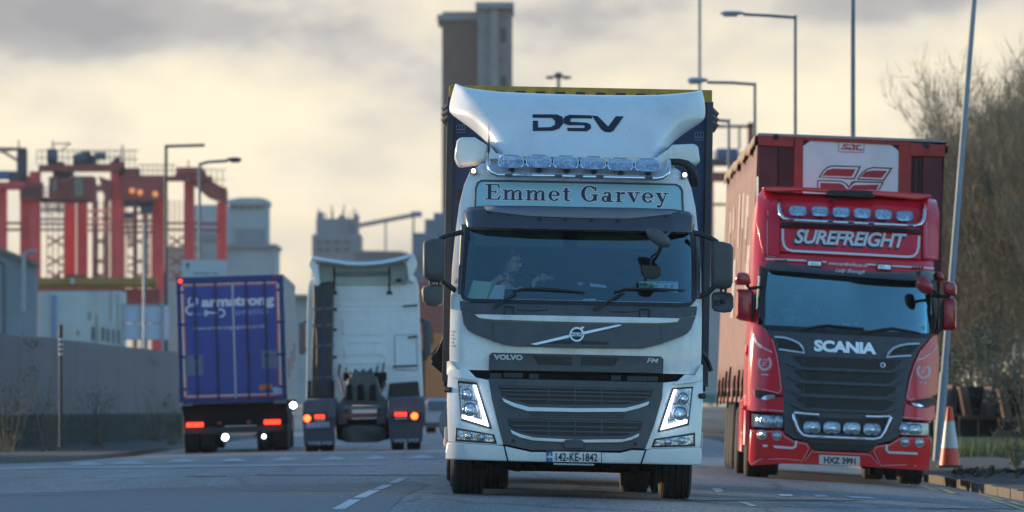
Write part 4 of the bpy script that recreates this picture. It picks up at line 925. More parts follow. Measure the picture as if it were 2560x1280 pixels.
# fairing lettering: three linked letters on the slanted panel
dg_ = bpy.context.evaluated_depsgraph_get(); dg_.update(); fev = fair.evaluated_get(dg_)
def fpt(zx, zy, off=.008):
    """the fairing's own surface seen at a photo point"""
    q = V.inv @ Wp(1040 + .3203 * zx, 180 + .3203 * zy, 50.0); d = (q - V.o).normalized()
    hit, p, n_, i_ = fev.ray_cast(V.o, d)
    return p - d * off if hit else V.P(1040 + .3203 * zx, 180 + .3203 * zy, 1.3)
mb = MB()
for pl in ([(910, 330), (1100, 330), (1145, 350), (1150, 400), (1120, 440), (1070, 458), (912, 460), (912, 380), (952, 380), (952, 432), (1050, 430), (1085, 410), (1085, 380), (1060, 358), (910, 356)],
           [(1200, 333), (1370, 338), (1375, 362), (1215, 360), (1203, 372), (1208, 388), (1330, 394), (1365, 410), (1366, 440), (1335, 462), (1185, 460), (1180, 435), (1310, 436), (1320, 425), (1308, 415), (1190, 414), (1154, 400), (1148, 370), (1165, 345)],
           [(1371, 338), (1420, 345), (1500, 425), (1560, 345), (1622, 345), (1540, 460), (1512, 470), (1470, 465), (1440, 440)]):
    mb.prism([fpt(*p) for p in pl], (0, .004, 0))
lett = mb.build("lettering", INK, fair, smooth=0)
# --- name board and its serif lettering
mb = MB(); V.panel(mb, [(1185, 520), (1187, 470), (1193, 455), (1204, 449), (1690, 459), (1702, 465), (1708, 476), (1710, 529)], .0, .05); V.build(mb, "board_frame", DKGREY, smooth=30, bevel=.008)
mb = MB(); V.panel(mb, [(1190, 519), (1192, 472), (1198, 458), (1206, 454.5), (1687, 464), (1696, 468), (1702, 478), (1704, 527)], -.012, .03); nb = V.build(mb, "name_board", CYAN, smooth=30)
def Rr(x0, y0, x1, y1): return [(x0, y0), (x1, y0), (x1, y1), (x0, y1)]
GL = {
 "E": (.90, [Rr(.14, 0, .34, 1), Rr(0, .93, .78, 1), Rr(0, 0, .80, .07), Rr(.34, .47, .60, .54), [(.68, .93), (.78, .93), (.81, .68), (.77, .68)], [(.68, .07), (.80, .07), (.86, .32), (.82, .32)], Rr(.56, .36, .61, .65)]),
 "m": (1.20, [Rr(.10, 0, .27, .66), Rr(.49, 0, .66, .5), Rr(.88, 0, 1.05, .5), Rr(.0, 0, .37, .065), Rr(.41, 0, .75, .065), Rr(.80, 0, 1.15, .065), Rr(.0, .59, .27, .66), arc(.455, .44, (.205, .23), (.10, .13), 0, 170), arc(.845, .44, (.205, .23), (.10, .13), 0, 170)]),
 "e": (.70, [arc(.33, .33, (.32, .345), (.15, .27), 8, 325, 22), Rr(.14, .32, .60, .39)]),
 "t": (.50, [Rr(.14, .1, .31, .84), Rr(.0, .59, .46, .66), arc(.33, .14, (.19, .155), (.05, .08), 180, 330, 8)]),
 "G": (1.08, [arc(.48, .5, (.47, .52), (.26, .44), 42, 318, 26), Rr(.68, .06, .88, .46), Rr(.56, .40, .99, .47), [(.74, .70), (.80, .98), (.86, .98), (.86, .68)], arc(.48, .5, (.47, .52), (.40, .45), 42, 62, 4)]),
 "a": (.70, [arc(.22, .19, (.22, .21), (.07, .13), 0, 360, 18), Rr(.36, .06, .53, .46), arc(.31, .44, (.22, .22), (.07, .155), 0, 165, 12), Rr(.36, 0, .66, .065)]),
 "r": (.60, [Rr(.10, 0, .27, .66), Rr(.0, 0, .40, .065), Rr(.0, .59, .27, .66), arc(.42, .48, (.17, .18), (.02, .07), 20, 165, 8)]),
 "v": (.74, [[(.04, .62), (.25, .62), (.44, .12), (.37, 0), (.33, 0)], Rr(-.02, .59, .33, .66), [(.53, .62), (.60, .62), (.40, 0), (.36, 0), (.39, .14)], Rr(.43, .59, .72, .66)]),
 "y": (.76, [[(.04, .62), (.25, .62), (.45, .14), (.38, -.02), (.33, .0)], Rr(-.02, .59, .33, .66), [(.54, .62), (.61, .62), (.33, -.22), (.26, -.26), (.24, -.22)], Rr(.44, .59, .73, .66), arc(.18, -.22, (.12, .09), (.01, .01), 0, 360, 10)]),
}
def serif(mb, txt, u0, v0, u1, v1, cap, off, grow=0.0, m=0):
    adv = 0; items = []
    for ch in txt:
        if ch == " ": adv += .48; continue
        w_, shp = GL[ch]; items.append((adv, shp)); adv += w_ + .06
    k = 0
    for a, shp in items:
        for pl in shp:
            pts = [Vector((a + x, y)) for x, y in pl]
            if grow:
                cx = sum((p for p in pts), Vector((0, 0))) / len(pts)
                n = len(pts); ar = sum(pts[i].x * pts[(i + 1) % n].y - pts[(i + 1) % n].x * pts[i].y for i in range(n)); sg = 1 if ar > 0 else -1
                out = []
                for i in range(n):
                    e1 = (pts[i] - pts[i - 1]); e2 = (pts[(i + 1) % n] - pts[i])
                    if e1.length < 1e-6: e1 = e2
                    if e2.length < 1e-6: e2 = e1
                    n1 = Vector((e1.y, -e1.x)).normalized(); n2 = Vector((e2.y, -e2.x)).normalized(); q = n1 + n2
                    q = q / max(.5, q.dot(n1)) if q.length > 1e-4 else n1
                    out.append(pts[i] + q * grow * sg)
                pts = out
            k += 1; f3 = []
            for p in pts:
                t_ = p.x / adv; f3.append(V.on(u0 + (u1 - u0) * t_, v0 + (v1 - v0) * t_ - p.y * cap, off - .00012 * (k % 6)))
            mb.add(f3, [list(range(len(f3)))], m)
mb = MB(); serif(mb, "Emmet Garvey", 1213, 498.5, 1676, 508, 39, -.0135, .05); V.build(mb, "lettering_outline", WINK, nb, cuts=False, smooth=0, fix=False)
mb = MB(); serif(mb, "Emmet Garvey", 1213, 498.5, 1676, 508, 39, -.0165); V.build(mb, "lettering", NAVYINK, nb, cuts=False, smooth=0, fix=False)
# --- sun visor: lighter strip over a smoked band
top = [(1160, 529), (1172, 519), (1210, 515), (1320, 515.5), (1445, 518), (1570, 520), (1686, 524), (1722, 530), (1732, 538)]
mid = [(1157, 540), (1165, 532), (1216, 527), (1320, 540), (1445, 545), (1570, 547), (1680, 535), (1728, 541), (1737, 548)]
bot = [(1163, 566), (1172, 567), (1216, 568), (1320, 571), (1445, 573.5), (1570, 576), (1680, 578.5), (1727, 580), (1734, 580)]
o_t, o_b = [.02, -.05, -.07, -.08, -.085, -.08, -.07, -.05, .02], [.00, -.10, -.15, -.17, -.18, -.17, -.15, -.10, .0]
mb = MB(); mb.grid([[V.on(u, v, o) for (u, v), o in zip(top, o_t)], [V.on(u, v, (a + b) / 2 - .012) for (u, v), a, b in zip(mid, o_t, o_b)], [V.on(u, v, o) for (u, v), o in zip(bot, o_b)], [V.on(u, v + 1, o + .05) for (u, v), o in zip(bot, o_b)]])
vis = V.build(mb, "sun_visor", VISOR, cuts=False, smooth=50, solid=.01)
mb = MB(); mb.grid([[V.on(u, v + 1.0, o - .012) for (u, v), o in zip(top[2:-2], o_t[2:-2])], [V.on(u, v, (a + b) / 2 - .024) for (u, v), a, b in zip(mid[2:-2], o_t[2:-2], o_b[2:-2])]])
V.build(mb, "visor_strip", VISOR2, vis, cuts=False, smooth=50, solid=.004)
mb = MB()
for u, v in ((1222, 531), (1270, 538), (1348, 543.5), (1413, 546), (1478, 548.5), (1545, 549), (1622, 545), (1664, 539)):
    c = V.on(u, v, -.165 if 1300 < u < 1600 else -.13); mb.box(c.x - .018, c.x + .018, c.y - .012, c.y + .02, c.z - .008, c.z + .008)
V.build(mb, "clip", BLACK, vis, cuts=False, smooth=0)
# --- roof light bar with six spotlights
bar = sub("light_bar", root)
def onb(u, v, off): q = V.on(u, v, off); q.y += V.S(q.x, q.z); return q
mb = MB(); mb.tube([onb(u, v, -.16 if v > 400 else .1) for u, v in ((1221, 389), (1220, 400), (1223, 417), (1231, 430), (1245, 437), (1300, 438), (1380, 439.5), (1450, 441.5), (1540, 443.5), (1642, 446), (1656, 443), (1668, 433), (1672, 417), (1672, 398))], .026, 10); mb.build("bar_tube", CHROME, bar, smooth=60)
for i, (u, v) in enumerate(((1278, 403), (1347, 402.6), (1415, 405), (1483, 406.5), (1551, 410), (1619, 412.5))):
    sp = MB(); V.lamp(sp, u, v, .128, .074, -.17, .14, p=4.2, pw=2.4, rim=.09); V.build(sp, "spotlight", [LENS, CHROME], bar, cuts=False, smooth=50)
    ft = MB(); a, b = onb(u + 1, v + 17, -.10), onb(u + 1, v + 33, -.14); ft.tube([a, b], .022, 8); c = onb(u + 1, v + 22, -.10); ft.box(c.x - .035, c.x + .035, c.y - .03, c.y + .03, c.z - .012, c.z + .012); ft.build("lamp_foot", BLACK, bar)
    if i < 5: jb = MB(); a, b = onb(u + 31, v + 1, -.09), onb(u + 38, v + 1.5, -.09); jb.tube([a, b], .014, 6); jb.build("lamp_link", BLACK, bar)
for u, v in ((1272, 437.5), (1396, 439.5), (1448, 440), (1500, 441), (1622, 444)):
    mk = MB(); c = onb(u, v, -.19); mk.box(c.x - .038, c.x + .038, c.y - .008, c.y + .02, c.z - .014, c.z + .014); mk.build("marker_light", DKGREY, bar, bevel=.006)
mb = MB(); V.text(mb, "dragon", 1296, 438.5, 1330, 439.3, 6, -.1885); V.build(mb, "lettering", INK, bar, cuts=False, smooth=0, fix=False)
mb = MB(); mb.tube([P(1222, 309, 1.0), P(1222.5, 390, .95)], [.004, .010], 6); mb.build("aerial", BLACK, root)
# corner marker lamps
for u, v, s_ in ((1184, 427, -1), (1712, 437, 1)):
    mb = MB(); V.panel(mb, [(u - 9, v - 10), (u + 7, v - 6), (u + 9, v + 4), (u - 4 * s_, v + 11), (u - 9, v + 6)], -.015, .06); lh = V.build(mb, "marker_lamp", BLACK, smooth=20, cuts=False, bevel=.006)
    mb = MB(); c = onb(u, v, -.03); mb.lathe([(-.012, .004), (-.008, .016), (.0, .022), (.02, .022)], c, "y", 12); mb.build("bulb", BULB, lh)
# black snorkel elbow at the right roof corner
mb = MB(); mb.tube([P(1672, 404, .95), P(1696, 405, .92), P(1716, 410, .92), P(1729, 422, .93), P(1734, 440, .95), P(1736, 462, 1.0)], [.03, .036, .04, .045, .05, .05], 12); mb.build("air_intake", BLACK, root, smooth=60)
mb = MB(); mb.prism([P(u, v, .98) for u, v in ((1722, 414), (1737, 418), (1741, 470), (1730, 466))], (0, .3, 0)); mb.build("intake_cover", DKGREY, root, smooth=20, bevel=.02)
mb = MB(); mb.prism([P(u, v, .98) for u, v in ((1216, 378), (1262, 386), (1440, 388), (1640, 394), (1680, 366), (1690, 440), (1440, 436), (1210, 430))], (0, .4, 0)); mb.build("roof_front", WHITE_F, root, smooth=0, bevel=.03)
# --- windscreen, surround and what is behind it
mb = MB(); V.panel(mb, [(1168, 572), (1290, 570), (1440, 572), (1600, 577), (1729, 584), (1733, 745), (1724, 758), (1690, 760), (1440, 755), (1200, 750), (1168, 748), (1157, 740)], -.008, .006); V.build(mb, "windscreen", WGLASS, smooth=60)
mb = MB()
for st in ([(1170, 566), (1160, 660), (1155, 735), (1160, 746), (1178, 751), (1440, 756.5), (1700, 762), (1726, 760), (1735, 750), (1735, 660), (1731, 575)],):
    for q in stroke(st, 9): V.panel(mb, [tuple(p) for p in q], -.014, .05)
V.build(mb, "windscreen_seal", BLACK, smooth=30)
for s_, pts in ((-1, [(1152, 560), (1166, 562), (1158, 650), (1152, 735), (1144, 735), (1148, 640)]), (1, [(1737, 575), (1747, 578), (1752, 650), (1750, 745), (1741, 748), (1741, 650)])):
    mb = MB(); V.panel(mb, pts, -.02, .08); V.build(mb, "pillar_trim", DKGREY if s_ < 0 else DKGREY, smooth=30, bevel=.012)
mb = MB(); mb.loft([[(x, y, z) for x, y, z in r_] for r_ in ([(-1.18, .62, 1.78), (1.18, .62, 1.78), (1.18, 1.05, 1.78), (-1.18, 1.05, 1.78)], [(-1.18, .42, 1.99), (1.18, .42, 1.99), (1.18, 1.02, 2.08), (-1.18, 1.02, 2.08)])]); mb.build("dashboard", DASH, root, smooth=20, bevel=.03)
mb = MB(); mb.box(-1.2, 1.2, 1.92, 1.97, 1.3, 3.1); mb.build("rear_bulkhead", mat("cab_trim", (.030, .036, .046), .9), root, smooth=0)
for x0, x1 in ((-1.02, -.14), (.0, .92)):
    mb = MB(); mb.box(x0, x1, .56, .575, 2.50, 2.72); mb.build("sun_blind", BLIND, root, smooth=0)
for x in (-.62, .62):
    mb = MB(); mb.box(x - .26, x + .26, 1.42, 1.60, 1.45, 2.25); mb.box(x - .15, x + .15, 1.44, 1.56, 2.27, 2.47); mb.box(x - .27, x + .27, 1.0, 1.5, 1.35, 1.52); mb.build("seat", SEATM, root, bevel=.05, bseg=3)
mb = MB(); cst = Vector((-.62, .88, 2.06)); rt = Matrix.Rotation(R(-35), 3, "X"); mb.tube([cst + rt @ Vector((.23 * math.cos(q), 0, .23 * math.sin(q))) for q in [2 * math.pi * k / 24 for k in range(25)]], .016, 6); mb.tube([cst + rt @ Vector((-.22, 0, 0)), cst + rt @ Vector((.22, 0, 0))], .02, 6); mb.tube([cst, cst + Vector((0, .1, -.25))], .03, 6); mb.build("steering_wheel", BLACK, root)
# --- scuttle, white strip, dark bonnet panel
mb = MB(); V.panel(mb, [(1149, 752), (1180, 756), (1440, 761), (1700, 766), (1743, 766), (1741, 788), (1700, 795), (1440, 790), (1187, 785), (1151, 775)], -.004, .05); V.build(mb, "scuttle_panel", DKGREY, smooth=30, bevel=.006)
mb = MB(); V.panel(mb, [(1187, 785.5), (1440, 790), (1699, 795.5), (1694, 806), (1648, 808.5), (1440, 806), (1240, 800), (1200, 796), (1192, 792)], -.03, .06); V.build(mb, "white_strip", WHITE, smooth=30, bevel=.006)
mb = MB(); V.panel(mb, [(1152, 777), (1186, 787), (1196, 798), (1238, 803), (1440, 809), (1650, 811), (1698, 807), (1702, 797), (1740, 790), (1733, 808), (1728, 822), (1717, 835), (1700, 843), (1652, 860), (1607, 871), (1530, 870), (1440, 869), (1290, 865), (1261, 862), (1229, 851), (1188, 836), (1170, 826), (1158, 808)], -.022, .05); bon = V.build(mb, "bonnet_panel", DKGREY, smooth=30, bevel=.005)
mb = MB()
for u in (1231.5, 1652): V.panel(mb, [(u - .8, 806), (u + .8, 806), (u + .8, 852), (u - .8, 850)], -.0245, .004)
for pl in ([(1382, 853), (1430, 852), (1430, 860), (1368, 859)], [(1453, 852), (1522, 855), (1522, 861.5), (1453, 861)]): V.panel(mb, pl, -.0245, .004)
V.build(mb, "bonnet_gap", BLACK, bon, smooth=0, cuts=False)
# emblem: diagonal bar, ring with arrow, name bar
mb = MB(); V.panel(mb, [(1325, 860), (1440, 832.5), (1545, 811), (1556, 811.5), (1548, 816), (1440, 841), (1340, 863)], -.040, .015); V.build(mb, "emblem_bar", SILVER, bon, smooth=20, cuts=False, bevel=.003)
em = MB(); c = V.on(1442, 836, -.05)
rg = lambda r_, y_: [(c.x + r_ * math.cos(q), c.y + y_, c.z + r_ * math.sin(q)) for q in [2 * math.pi * k / 32 for k in range(32)]]
em.loft([rg(.076, .02), rg(.075, -.008), rg(.070, -.014), rg(.056, -.014), rg(.053, -.006), rg(.053, .005), rg(.0535, .02)], True, False)
V.panel(em, [(1449, 823), (1454, 826), (1460, 819), (1461, 816.5), (1453, 817)], -.062, .012)
V.panel(em, [(1424, 831), (1460, 832), (1460, 841), (1424, 840)], -.066, .012); V.build(em, "emblem_ring", SILVER, bon, smooth=40, cuts=False)
mb = MB(); 
mb.loft([rg(.054, .0), rg(.054, .006)]); V.build(mb, "emblem_back", BLACK, bon, cuts=False, smooth=0)
mb = MB(); V.text(mb, "VOLVO", 1426, 838.6, 1458, 839.4, 5.6, -.069, .05); V.build(mb, "lettering", NAVYINK, bon, cuts=False, smooth=0, fix=False)
# --- wipers and handles
for pts, bl in (([(1233, 770), (1262, 750), (1290, 731)], [(1281, 727), (1310, 722), (1360, 722), (1410, 726), (1464, 731)]), ([(1485, 775), (1530, 748), (1562, 727)], [(1534, 730), (1562, 722), (1620, 722), (1670, 724), (1713, 725)])):
    mb = MB(); mb.tube([onb(u, v, -.04) for u, v in pts], [.014, .011, .008], 6); mb.tube([onb(u, v, -.028) for u, v in bl], [.006, .011, .013, .011, .005], 6); mb.build("wiper", BLACK, root)
for u, v in ((1272, 776), (1611, 783)):
    mb = MB(); mb.tube([onb(u - 11, v + 12, -.02), onb(u - 11, v - 10, -.035), onb(u + 12, v - 9, -.035), onb(u + 12, v + 12, -.02)], .008, 6); mb.build("grab_handle", BLACK, root)
for u, v in ((1330, 772), (1556, 775)):
    mb = MB(); V.panel(mb, [(u - 36, v - 6), (u + 38, v - 5), (u + 38, v + 3), (u + 10, v + 5), (u - 36, v + 3)], -.022, .03); V.build(mb, "scuttle_cover", DKGREY, smooth=20, bevel=.006)
# kerb view mirrors at the screen's right corner
mb = MB()
rings = []
for k in range(7):
    q = k / 6; u, v = 1617 + 57 * q, 574 + 40 * q; c = P(u, v, .0); ra = (.02, .05, .068, .074, .072, .06, .025)[k]
    rings.append([(c.x + ra * .55 * math.cos(a), c.y + ra * math.sin(a), c.z + ra * .8 * math.cos(a)) for a in [2 * math.pi * j / 12 for j in range(12)]])
mb.loft(rings); mb.tube([P(1650, 596, .05), P(1664, 590, .12), P(1676, 578, .3)], .014, 6); mb.build("kerb_mirror", mat("mirror_back_grey", (.09, .09, .10), .5), root, smooth=60)
mb = MB(); mb.tube([P(1650, 612, .16), P(1648, 628, .14), P(1630, 642, .10), P(1626, 664, .06)], .013, 6)
c = P(1626, 680, .04); mb.loft([[(c.x + k * x, c.y + y_, c.z + k * z) for x, z in [(-.098, .05), (-.085, .072), (.08, .062), (.098, .045), (.098, -.03), (.06, -.068), (.0, -.075), (-.06, -.06), (-.09, -.02)]] for y_, k in ((-.03, .86), (0, 1), (.03, .95))]); mb.build("front_mirror", BLACK, root, smooth=40)
# --- lower cab panel: lettering plate
mb = MB(); V.panel(mb, [(1222, 925), (1223, 888), (1230, 881.5), (1440, 886), (1652, 891), (1659, 898), (1658, 934), (1440, 929)], -.016, .06); pl_ = V.build(mb, "name_panel", DKGREY, smooth=30, bevel=.008)
mb = MB(); V.text(mb, "VOLVO", 1234, 898, 1307, 899.5, 11.5, -.0195, .06); V.build(mb, "lettering", SILVER, pl_, cuts=False, smooth=0, fix=False)
mb = MB(); V.text(mb, "FM", 1617, 906, 1647, 906.6, 10.5, -.0195, .03, .25); V.build(mb, "lettering", SILVER, pl_, cuts=False, smooth=0, fix=False)
mb = MB()
V.panel(mb, [(1332, 889), (1430, 891), (1430, 913), (1346, 911)], -.0185, .004); V.panel(mb, [(1452, 891.5), (1548, 893.5), (1536, 914.5), (1452, 913)], -.0185, .004); V.build(mb, "mesh_recess", BLACK, pl_, cuts=False, smooth=0)
mb = MB()
for j in range(5):
    for i in range(11):
        for u0 in (1346, 1454):
            u, v = u0 + i * 7.6 + (j % 2) * 3.8, 892.5 + j * 4.6 + (1.8 if u0 > 1400 else 0)
            V.panel(mb, [(u, v), (u + 1.2, v), (u + 1.2, v + 3.4), (u, v + 3.4)], -.0205, .003)
    for u0, u1, dv in ((1338 + 3 * j, 1430, 0), (1452, 1546 - 2.4 * j, 2)): V.panel(mb, [(u0, 890.6 + dv + j * 4.6), (u1, 891.4 + dv + j * 4.6), (u1, 892.6 + dv + j * 4.6), (u0, 891.8 + dv + j * 4.6)], -.021, .003)
V.build(mb, "mesh", DKGREY, pl_, cuts=False, smooth=0)
mb = MB(); V.panel(mb, [(1150, 922), (1440, 928), (1736, 937), (1706, 952), (1656, 960), (1440, 956), (1222, 950), (1178, 940)], .08, .25); V.build(mb, "cab_gap", SOOT, smooth=0)
for u, v, w_ in ((1283, 938, .10), (1592, 947, .10), (1240, 939, .06), (1335, 941, .05), (1540, 945, .05), (1630, 947, .06)): c = onb(u, v, .05); mb = MB(); mb.box(c.x - w_, c.x + w_, c.y, c.y + .1, c.z - .03, c.z + .03); mb.build("cab_mount", mat("grimy_metal", (.055, .06, .065), .6, .4), root, smooth=0, bevel=.012)
# --- corner housings, grille, headlights, bumper
for s_, pts in ((-1, [(1120, 938), (1132, 925), (1168, 921), (1190, 944), (1221, 950), (1232, 1000), (1258, 1112), (1242, 1112), (1120, 1104), (1117, 1000)]), (1, [(1757, 950), (1746, 938), (1712, 936), (1694, 953), (1658, 957), (1648, 1005), (1612, 1124), (1632, 1121), (1751, 1117), (1757, 1010)])):
    mb = MB(); V.panel(mb, pts, -.004, .30); V.build(mb, "corner_housing", WHITE, smooth=30, bevel=.012)
    q = [(1117, 904), (1124, 902), (1142, 922), (1186, 944), (1195, 953), (1130, 942), (1117, 936)] if s_ < 0 else [(1757, 912), (1752, 911), (1738, 937), (1690, 954), (1682, 963), (1744, 955), (1757, 950)]
    mb = MB(); V.panel(mb, q, -.04, .12); V.build(mb, "corner_lip", WHITE, smooth=30, bevel=.012)
    u, v = (1122, 974) if s_ < 0 else (1753, 990)
    mb = MB(); a = onb(u + 6 * -s_, v, -.01); b = onb(u - 8 * -s_, v, -.03); mb.tube([a, b], [.024, .03], 10); mb.build("step_knob", BLACK, root, bevel=.006)
mb = MB(); V.panel(mb, [(1221, 946), (1440, 951), (1658, 956), (1655, 996), (1636, 1062), (1613, 1122), (1580, 1120), (1552, 1127), (1440, 1126), (1328, 1125), (1290, 1117), (1258, 1110), (1242, 1050), (1229, 995)], -.016, .08); gri = V.build(mb, "grille", DKGREY, smooth=30, bevel=.008)
for pl in ([(1245, 963), (1440, 967), (1634, 972), (1627, 992), (1608, 1002), (1562, 1011), (1440, 1012), (1322, 1010), (1272, 996), (1255, 986)], [(1268, 1046), (1440, 1050), (1607, 1053), (1601, 1076), (1560, 1090), (1440, 1091), (1334, 1087), (1284, 1075), (1272, 1064)]):
    mb = MB(); V.panel(mb, pl, -.0195, .006); V.build(mb, "grille_recess", BLACK, gri, smooth=0, cuts=False)
def slat(u0, v0, u1, v1, th, off=-.034, m=DKGREY, name="slat"):
    mb = MB(); k = 5; a = [(u0 + (u1 - u0) * i / k, v0 + (v1 - v0) * i / k) for i in range(k + 1)]
    V.panel(mb, a + [(u, v + th) for u, v in reversed(a)], off, .02); V.build(mb, name, m, gri, smooth=20, cuts=False, bevel=.003, bseg=1)
for j, (v, i0) in enumerate(((965, 0), (974, 2), (984, 6), (995, 12))): slat(1250 + i0 * 1.6, v, 1630 - i0 * 1.6, v + 8, 4.2)
for j, (v, i0) in enumerate(((1049, 0), (1062, 4), (1074, 10))): slat(1276 + i0 * 1.6, v, 1602 - i0 * 1.6, v + 6, 4.2)
for u in (1372, 1438, 1504):
    slat(u - 1.6, 966 + (u - 1440) * .02, u + 1.6, 966, 44, -.031, DKGREY, "grille_bar"); slat(u - 1.6, 1050, u + 1.6, 1050, 38, -.031, DKGREY, "grille_bar")
for pts in ([(1255, 995), (1290, 1009), (1325, 1018), (1440, 1020.5), (1562, 1020), (1596, 1012), (1623, 1003), (1621, 1012), (1598, 1021), (1562, 1030), (1440, 1030.5), (1318, 1028), (1284, 1017), (1260, 1005)],
            [(1275, 1074), (1300, 1085), (1335, 1094), (1440, 1099.5), (1560, 1098), (1580, 1092), (1598, 1083), (1597, 1091), (1578, 1100), (1552, 1106), (1440, 1107), (1335, 1102), (1300, 1094), (1280, 1084)]):
    mb = MB(); V.panel(mb, pts, -.045, .05); V.build(mb, "white_trim", WHITE, gri, smooth=30, bevel=.006)
mb = MB()
for j in range(3):
    for i in range(26):
        u, v = 1322 + i * 9.2 + (j % 2) * 4.6, 1031.5 + j * 5.2 + i * .05; V.panel(mb, [(u, v), (u + 6, v), (u + 6, v + 3), (u, v + 3)], -.0185, .003)
V.build(mb, "vent_hole", BLACK, gri, cuts=False, smooth=0)
mb = MB(); V.panel(mb, [(1414, 1099), (1455, 1100), (1462, 1107), (1460, 1122), (1410, 1121), (1408, 1106)], -.052, .05); V.build(mb, "radar_cover", DKGREY, gri, smooth=20, cuts=False, bevel=.008)
for u, v in ((1284, 1102), (1588, 1109)):
    mb = MB(); c = onb(u, v, -.018); mb.lathe([(-.012, .012), (-.01, .018), (.01, .018)], c, "y", 12); mb.build("sensor", BLACK, gri)
for s_, hl, led in ((-1, [(1144, 951), (1192, 956), (1230, 1073), (1153, 1051)], [(1183, 962), (1190.5, 963), (1222.5, 1066.5), (1155, 1046), (1154.5, 1036.5), (1210, 1053)]),
                    (1, [(1733, 966), (1681, 970), (1643.5, 1081), (1722, 1063)], [(1691.5, 973), (1684.5, 974), (1651, 1075.5), (1717.5, 1058), (1718, 1049), (1664, 1063)])):
    h0 = sub("headlight", root)
    mb = MB(); V.panel(mb, hl, -.014, .06); V.build(mb, "housing", BLACK, h0, smooth=20, cuts=True, bevel=.006)
    cx = sum(p[0] for p in hl) / 4
    ins = [lerp(p, (cx - (9 if s_ < 0 else -9), 1005), .13) for p in hl]
    mb = MB(); V.panel(mb, ins, -.018, .02); V.build(mb, "reflector", LENS2, h0, smooth=20, cuts=False)
    for (du, dv, r_) in ((-12, -22, .062), (-5, 16, .075)):
        mb = MB(); V.lamp(mb, cx + (du if s_ < 0 else -du), 1008 + dv + (0 if s_ < 0 else 10), r_, r_, -.026, .03, p=2, rim=.14); V.build(mb, "projector", [LENS, CHROME], h0, cuts=False, smooth=50)
    mb = MB(); V.panel(mb, led, -.036, .02); V.build(mb, "daytime_light", LED, h0, smooth=0, cuts=False)
    for dv in (-6, 34):
        mb = MB(); a = [(cx - 30 * 1, 1004 + dv + (-3 if s_ < 0 else 12)), (cx + 24, 1006 + dv + (4 if s_ < 0 else 4))]; V.panel(mb, [a[0], a[1], (a[1][0], a[1][1] + 2), (a[0][0], a[0][1] + 2)], -.03, .012); V.build(mb, "divider", DKGREY, h0, smooth=0, cuts=False)
for s_, fl, inn in ((-1, [(1139, 1069), (1235, 1086), (1243, 1110), (1138, 1103)], [(1144, 1075), (1231, 1089), (1236, 1105), (1143, 1098)]), (1, [(1738, 1081), (1636, 1097), (1628, 1119), (1738, 1116)], [(1733, 1087), (1640, 1101), (1635, 1114), (1733, 1111)])):
    mb = MB(); V.panel(mb, fl, -.012, .06); fo = V.build(mb, "fog_lamp", BLACK, smooth=20, bevel=.005)
    mb = MB(); V.panel(mb, inn, -.016, .01); V.build(mb, "lens", LENS2, fo, smooth=20)
    for q in (.3, .66):
        a = lerp(lerp(inn[0], inn[1], q), lerp(inn[3], inn[2], q), .5); mb = MB(); V.lamp(mb, a[0], a[1], .040, .036, -.02, .02, p=3, rim=.15); V.build(mb, "bulb_cell", [LENS, SILVER], fo, cuts=False, smooth=50)
mb = MB(); V.panel(mb, [(1118, 1105), (1240, 1113), (1260, 1115), (1290, 1122), (1328, 1130), (1440, 1131), (1552, 1132), (1580, 1125), (1613, 1126), (1632, 1122), (1752, 1118), (1755, 1140), (1752, 1163), (1612, 1160), (1440, 1157), (1270, 1153), (1114, 1148), (1114, 1125)], -.02, .22); bump = V.build(mb, "bumper", WHITE, smooth=30, bevel=.016, bseg=3)
mb = MB()
for pts in ([(1258, 1112), (1262, 1113), (1272, 1154), (1268, 1154)], [(1613, 1123), (1617, 1123), (1604, 1161), (1600, 1161)]): V.panel(mb, pts, -.0225, .005)
V.build(mb, "panel_gap", SOOT, bump, smooth=0, cuts=False)
mb = MB(); V.panel(mb, [(1366, 1126.5), (1504, 1129), (1504.5, 1158), (1366.5, 1156)], -.030, .012); npl = V.build(mb, "number_plate", BLACK, smooth=0, cuts=False)
mb = MB(); V.panel(mb, [(1368, 1128.5), (1502.5, 1131), (1503, 1156.3), (1368.5, 1154.2)], -.034, .005); V.build(mb, "plate_face", PLATE, npl, smooth=0, cuts=False)
mb = MB(); V.panel(mb, [(1368, 1128.5), (1381, 1128.8), (1381.5, 1154.4), (1368.5, 1154.2)], -.039, .004); V.build(mb, "blue_band", PLATEBLUE, npl, smooth=0, cuts=False)
mb = MB(); V.text(mb, "142-KE-1842", 1389, 1151.8, 1494, 1153.4, 19, -.041, .018); V.build(mb, "lettering", INK, npl, cuts=False, smooth=0, fix=False)
mb = MB(); V.text(mb, "CILL DARA", 1426, 1132.6, 1450, 1133, 2.6, -.041); V.build(mb, "plate_heading", INK, npl, cuts=False, smooth=0, fix=False)
mb = MB(); V.text(mb, "IRL", 1371.5, 1152, 1378.5, 1152.2, 4, -.0425, .02)
mb.add([V.on(1374.8 + 3.4 * math.cos(a), 1136 + 3.4 * math.sin(a), -.0425) for a in [2 * math.pi * k / 12 for k in range(12)]], [list(range(12))]); V.build(mb, "band_print", mat("pale_blue_print", (.30, .45, .62), .5), npl, cuts=False, smooth=0, fix=False)
mb = MB(); V.panel(mb, [(1384, 1158), (1485, 1160), (1485, 1163.5), (1384, 1161.5)], -.03, .01); V.build(mb, "dealer_strip", PLATE, npl, smooth=0, cuts=False)
mb = MB(); V.text(mb, "TRUCK & TRACTOR", 1390, 1160.9, 1480, 1162.6, 1.8, -.0315); V.build(mb, "strip_print", INK, npl, cuts=False, smooth=0, fix=False)
